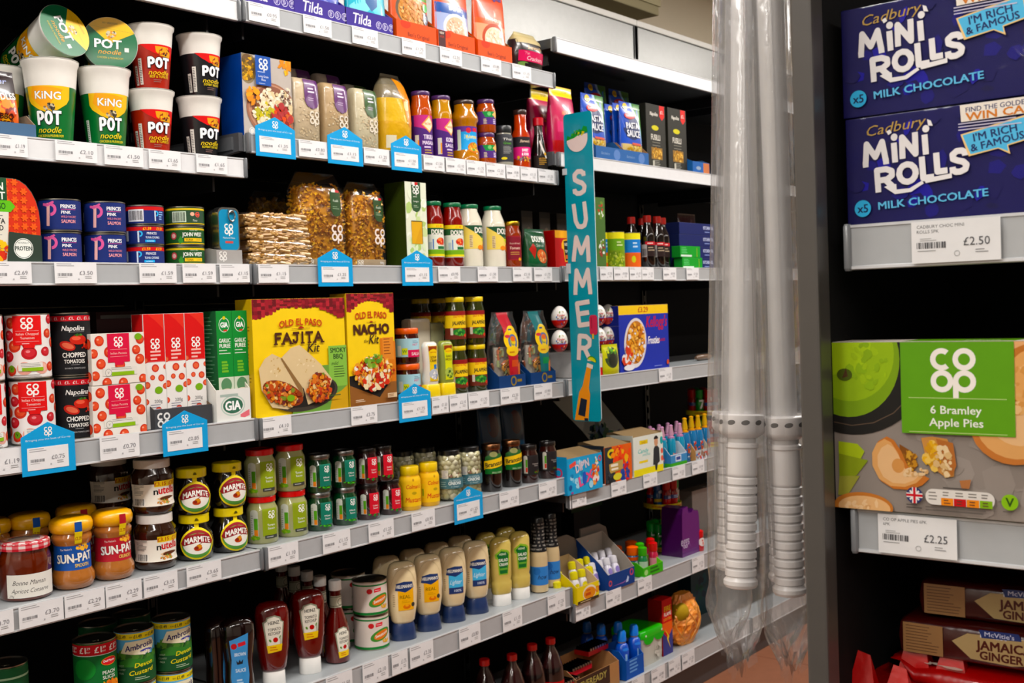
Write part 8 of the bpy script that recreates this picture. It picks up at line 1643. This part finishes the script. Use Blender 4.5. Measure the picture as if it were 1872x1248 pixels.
yb = Y_at(1562, 1.33, 1.0)
put(K_RBAG, (1.335, yb-.160, .962), 'bright red biscuit bag with pinched corners, lowest in view', rz=-math.pi/2, group='red biscuit bags')
put(K_RBAG, (1.40, yb-.200, .985), 'dark red biscuit bag lying under the ginger loaves', rz=-math.pi/2, group='red biscuit bags')

# ------------------------------------------------------------------ toy light swords in clear sleeves, hanging outside the grey post
def saber(name_lbl, top, bot, gz, hz0, group):
    """top, bot: axis points; gz: guard height, hz0: pommel height, all metres"""
    a = Vector(top); b = Vector(bot); ax = (b-a).normalized(); org = Vector((a.x+(b.x-a.x)*(a.z-hz0)/(a.z-b.z), a.y+(b.y-a.y)*(a.z-hz0)/(a.z-b.z), hz0))
    up = -ax; x = Vector((up.z, 0, -up.x)).normalized(); y = up.cross(x); M = Matrix((x, y, up)).transposed().to_4x4(); M.translation = org
    o = empty('toy_light_sword', (0, 0, 0)); o.matrix_world = M; tag(o, name_lbl, 'toy sword', group)
    H = (gz-hz0)*1000; Wt = '#f0ecea'; D = '#cfcbc9'
    pf = [(14, -2, Wt), (20, 0, Wt), (22.5, 4, Wt), (22.5, 9, Wt), (19, 13, Wt)]; z = 14
    for i in range(11): pf += [(18.6, z, D), (20.6, z+1.6, Wt), (20.6, z+9, Wt), (18.6, z+10.4, D)]; z += 12
    pf += [(20, z+1, Wt), (20.5, z+4, Wt), (20, H-30, Wt), (22, H-28, Wt), (22, H-24, Wt), (18.5, H-22, D), (19, H-14, Wt)]
    obj('handle', Geo().lathe(pf, n=36).mesh('handle', 'gloss', smooth=30), o, )['label'] = 'white ribbed handle'
    obj('guard_ring', Geo().lathe([(20, H-16, Wt), (27, H-11, Wt), (30, H-6, Wt), (30, H+14, Wt), (27, H+16, Wt), (20, H+16, Wt)], n=36).mesh('guard_ring', 'gloss', smooth=40), o)['label'] = 'white guard ring with dark oval holes'
    q = Print()
    for i in range(10): q.ell(-85+i*19, 5, 5.6, 3.2, '#56524f', rot=8)
    g_ = q.mesh('guard_holes', lambda u, v, oo: ((30.1+oo)*math.sin(u/30), -(30.1+oo)*math.cos(u/30), H+v), m='ink', su=4); obj('guard_holes', g_, o)
    T_ = (a-org).length*1000
    obj('blade_tube', Geo().lathe([(17, H+14, '#d0ccca'), (17.5, H+200, '#d0ccca'), (18.5, T_, '#d0ccca')], n=30).mesh('blade_tube', 'blade', smooth=60), o)['label'] = 'frosted clear blade tube'
    obj('inner_rod', Geo().lathe([(3, H+14, '#c8c4c0'), (3, T_, '#c8c4c0')], n=14).mesh('inner_rod', 'gloss', smooth=60), o)
    # sleeve: loose crumpled tube, knotted below the pommel and flared into a ragged tail
    rr = random.Random(int(top[0]*1000)); n = 44; rs = []; zs = [(-98, 30, 6), (-90, 22, 9), (-80, 24, 16), (-68, 30, 25), (-54, 33, 30), (-40, 33, 32), (-20, 31, 29), (0, 33, 31), (60, 34, 32), (150, 35, 33), (250, 36, 33), (400, 36, 32), (600, 37, 31), (T_*.8, 38, 30), (T_, 38, 30)]
    for j, (z_, rx, ry) in enumerate(zs):
        ring = []
        for i in range(n):
            t = 2*math.pi*i/n; f = 1+.05*math.sin(3*t+j*.8)+.035*math.sin(7*t-j*1.3)+rr.uniform(-.02, .02)*(2.2 if z_ < 0 else 1)
            ring.append((rx*f*math.sin(t)-4, -ry*f*math.cos(t), z_+(rr.uniform(-9, 9) if j < 3 else 0)+(18*math.sin(2.0*t) if j == 0 else 0)))
        rs.append(ring)
    g = Geo().rings(rs, W_, cap0=False, cap1=False)
    g.add([(-42-3, 0, 60), (-50, 2, 200), (-49, 2, T_), (-38, 0, T_), (-38, 0, 60)], [(0, 1, 2, 3, 4)], W_)
    obj('clear_sleeve', g.mesh('clear_sleeve', 'sleeve', smooth=60), o)['label'] = 'crumpled clear plastic sleeve with ragged tail'
    c = Geo()
    for (u0, v0, w_, h_) in ((-16, -88, 22, 50), (6, -82, 20, 56), (-4, -104, 26, 34)):   # creased film folds inside the tail
        c.add([(u0, -14, v0), (u0+w_*.6, -20, v0+h_*.2), (u0+w_, -8, v0+h_), (u0+w_*.3, 2, v0+h_*.8)], [(0, 1, 2, 3)], W_).add([(u0, 10, v0+6), (u0+w_, 6, v0), (u0+w_*.7, 16, v0+h_*.9)], [(0, 1, 2)], W_)
    obj('tail_creases', c.mesh('tail_creases', 'sleeve', smooth=0), o)
def onY(px, py, Y):
    d = FW + RT*(px-CX)/FPX - UP*(py-CY)/FPX; return EYE + d*Y/d[1]
G = 'toy light swords hanging in clear sleeves'
def sab(pxt, pxh, pyg, pyp, Y, lbl):
    t = onY(pxt, -260, Y); g_ = onY(pxh, pyg, Y); q_ = onY(pxh+3, pyp, Y); saber(lbl, tuple(t), tuple(q_), g_[2], q_[2], G)
sab(1363, 1351, 778, 1072, .70, 'white toy light sword, left one in front, ragged sleeve tail below')
sab(1399, 1441, 778, 1085, .655, 'white toy light sword, right one in front, beside the grey post')
sab(1352, 1334, 772, 1040, .765, 'toy light sword hanging directly behind the left front one')
sab(1396, 1431, 776, 1060, .715, 'toy light sword hanging directly behind the right front one')
o = empty('hanging_hook', (1.31, .64, 1.99)); tag(o, 'metal display hook holding the toy swords above the picture', 'hook')
g = Geo().tube([(-60, 0, 0), (0, 0, 0), (160, 150, 0), (170, 160, 14)], 3, '#b8b8b8'); obj('hook_rod', g.mesh('hook_rod', 'metal', smooth=60), o)
for o_ in list(bpy.data.objects):
    if o_.name.startswith('batteries'): pass
print('objects', len(bpy.data.objects), 'labels unused', len(REG))
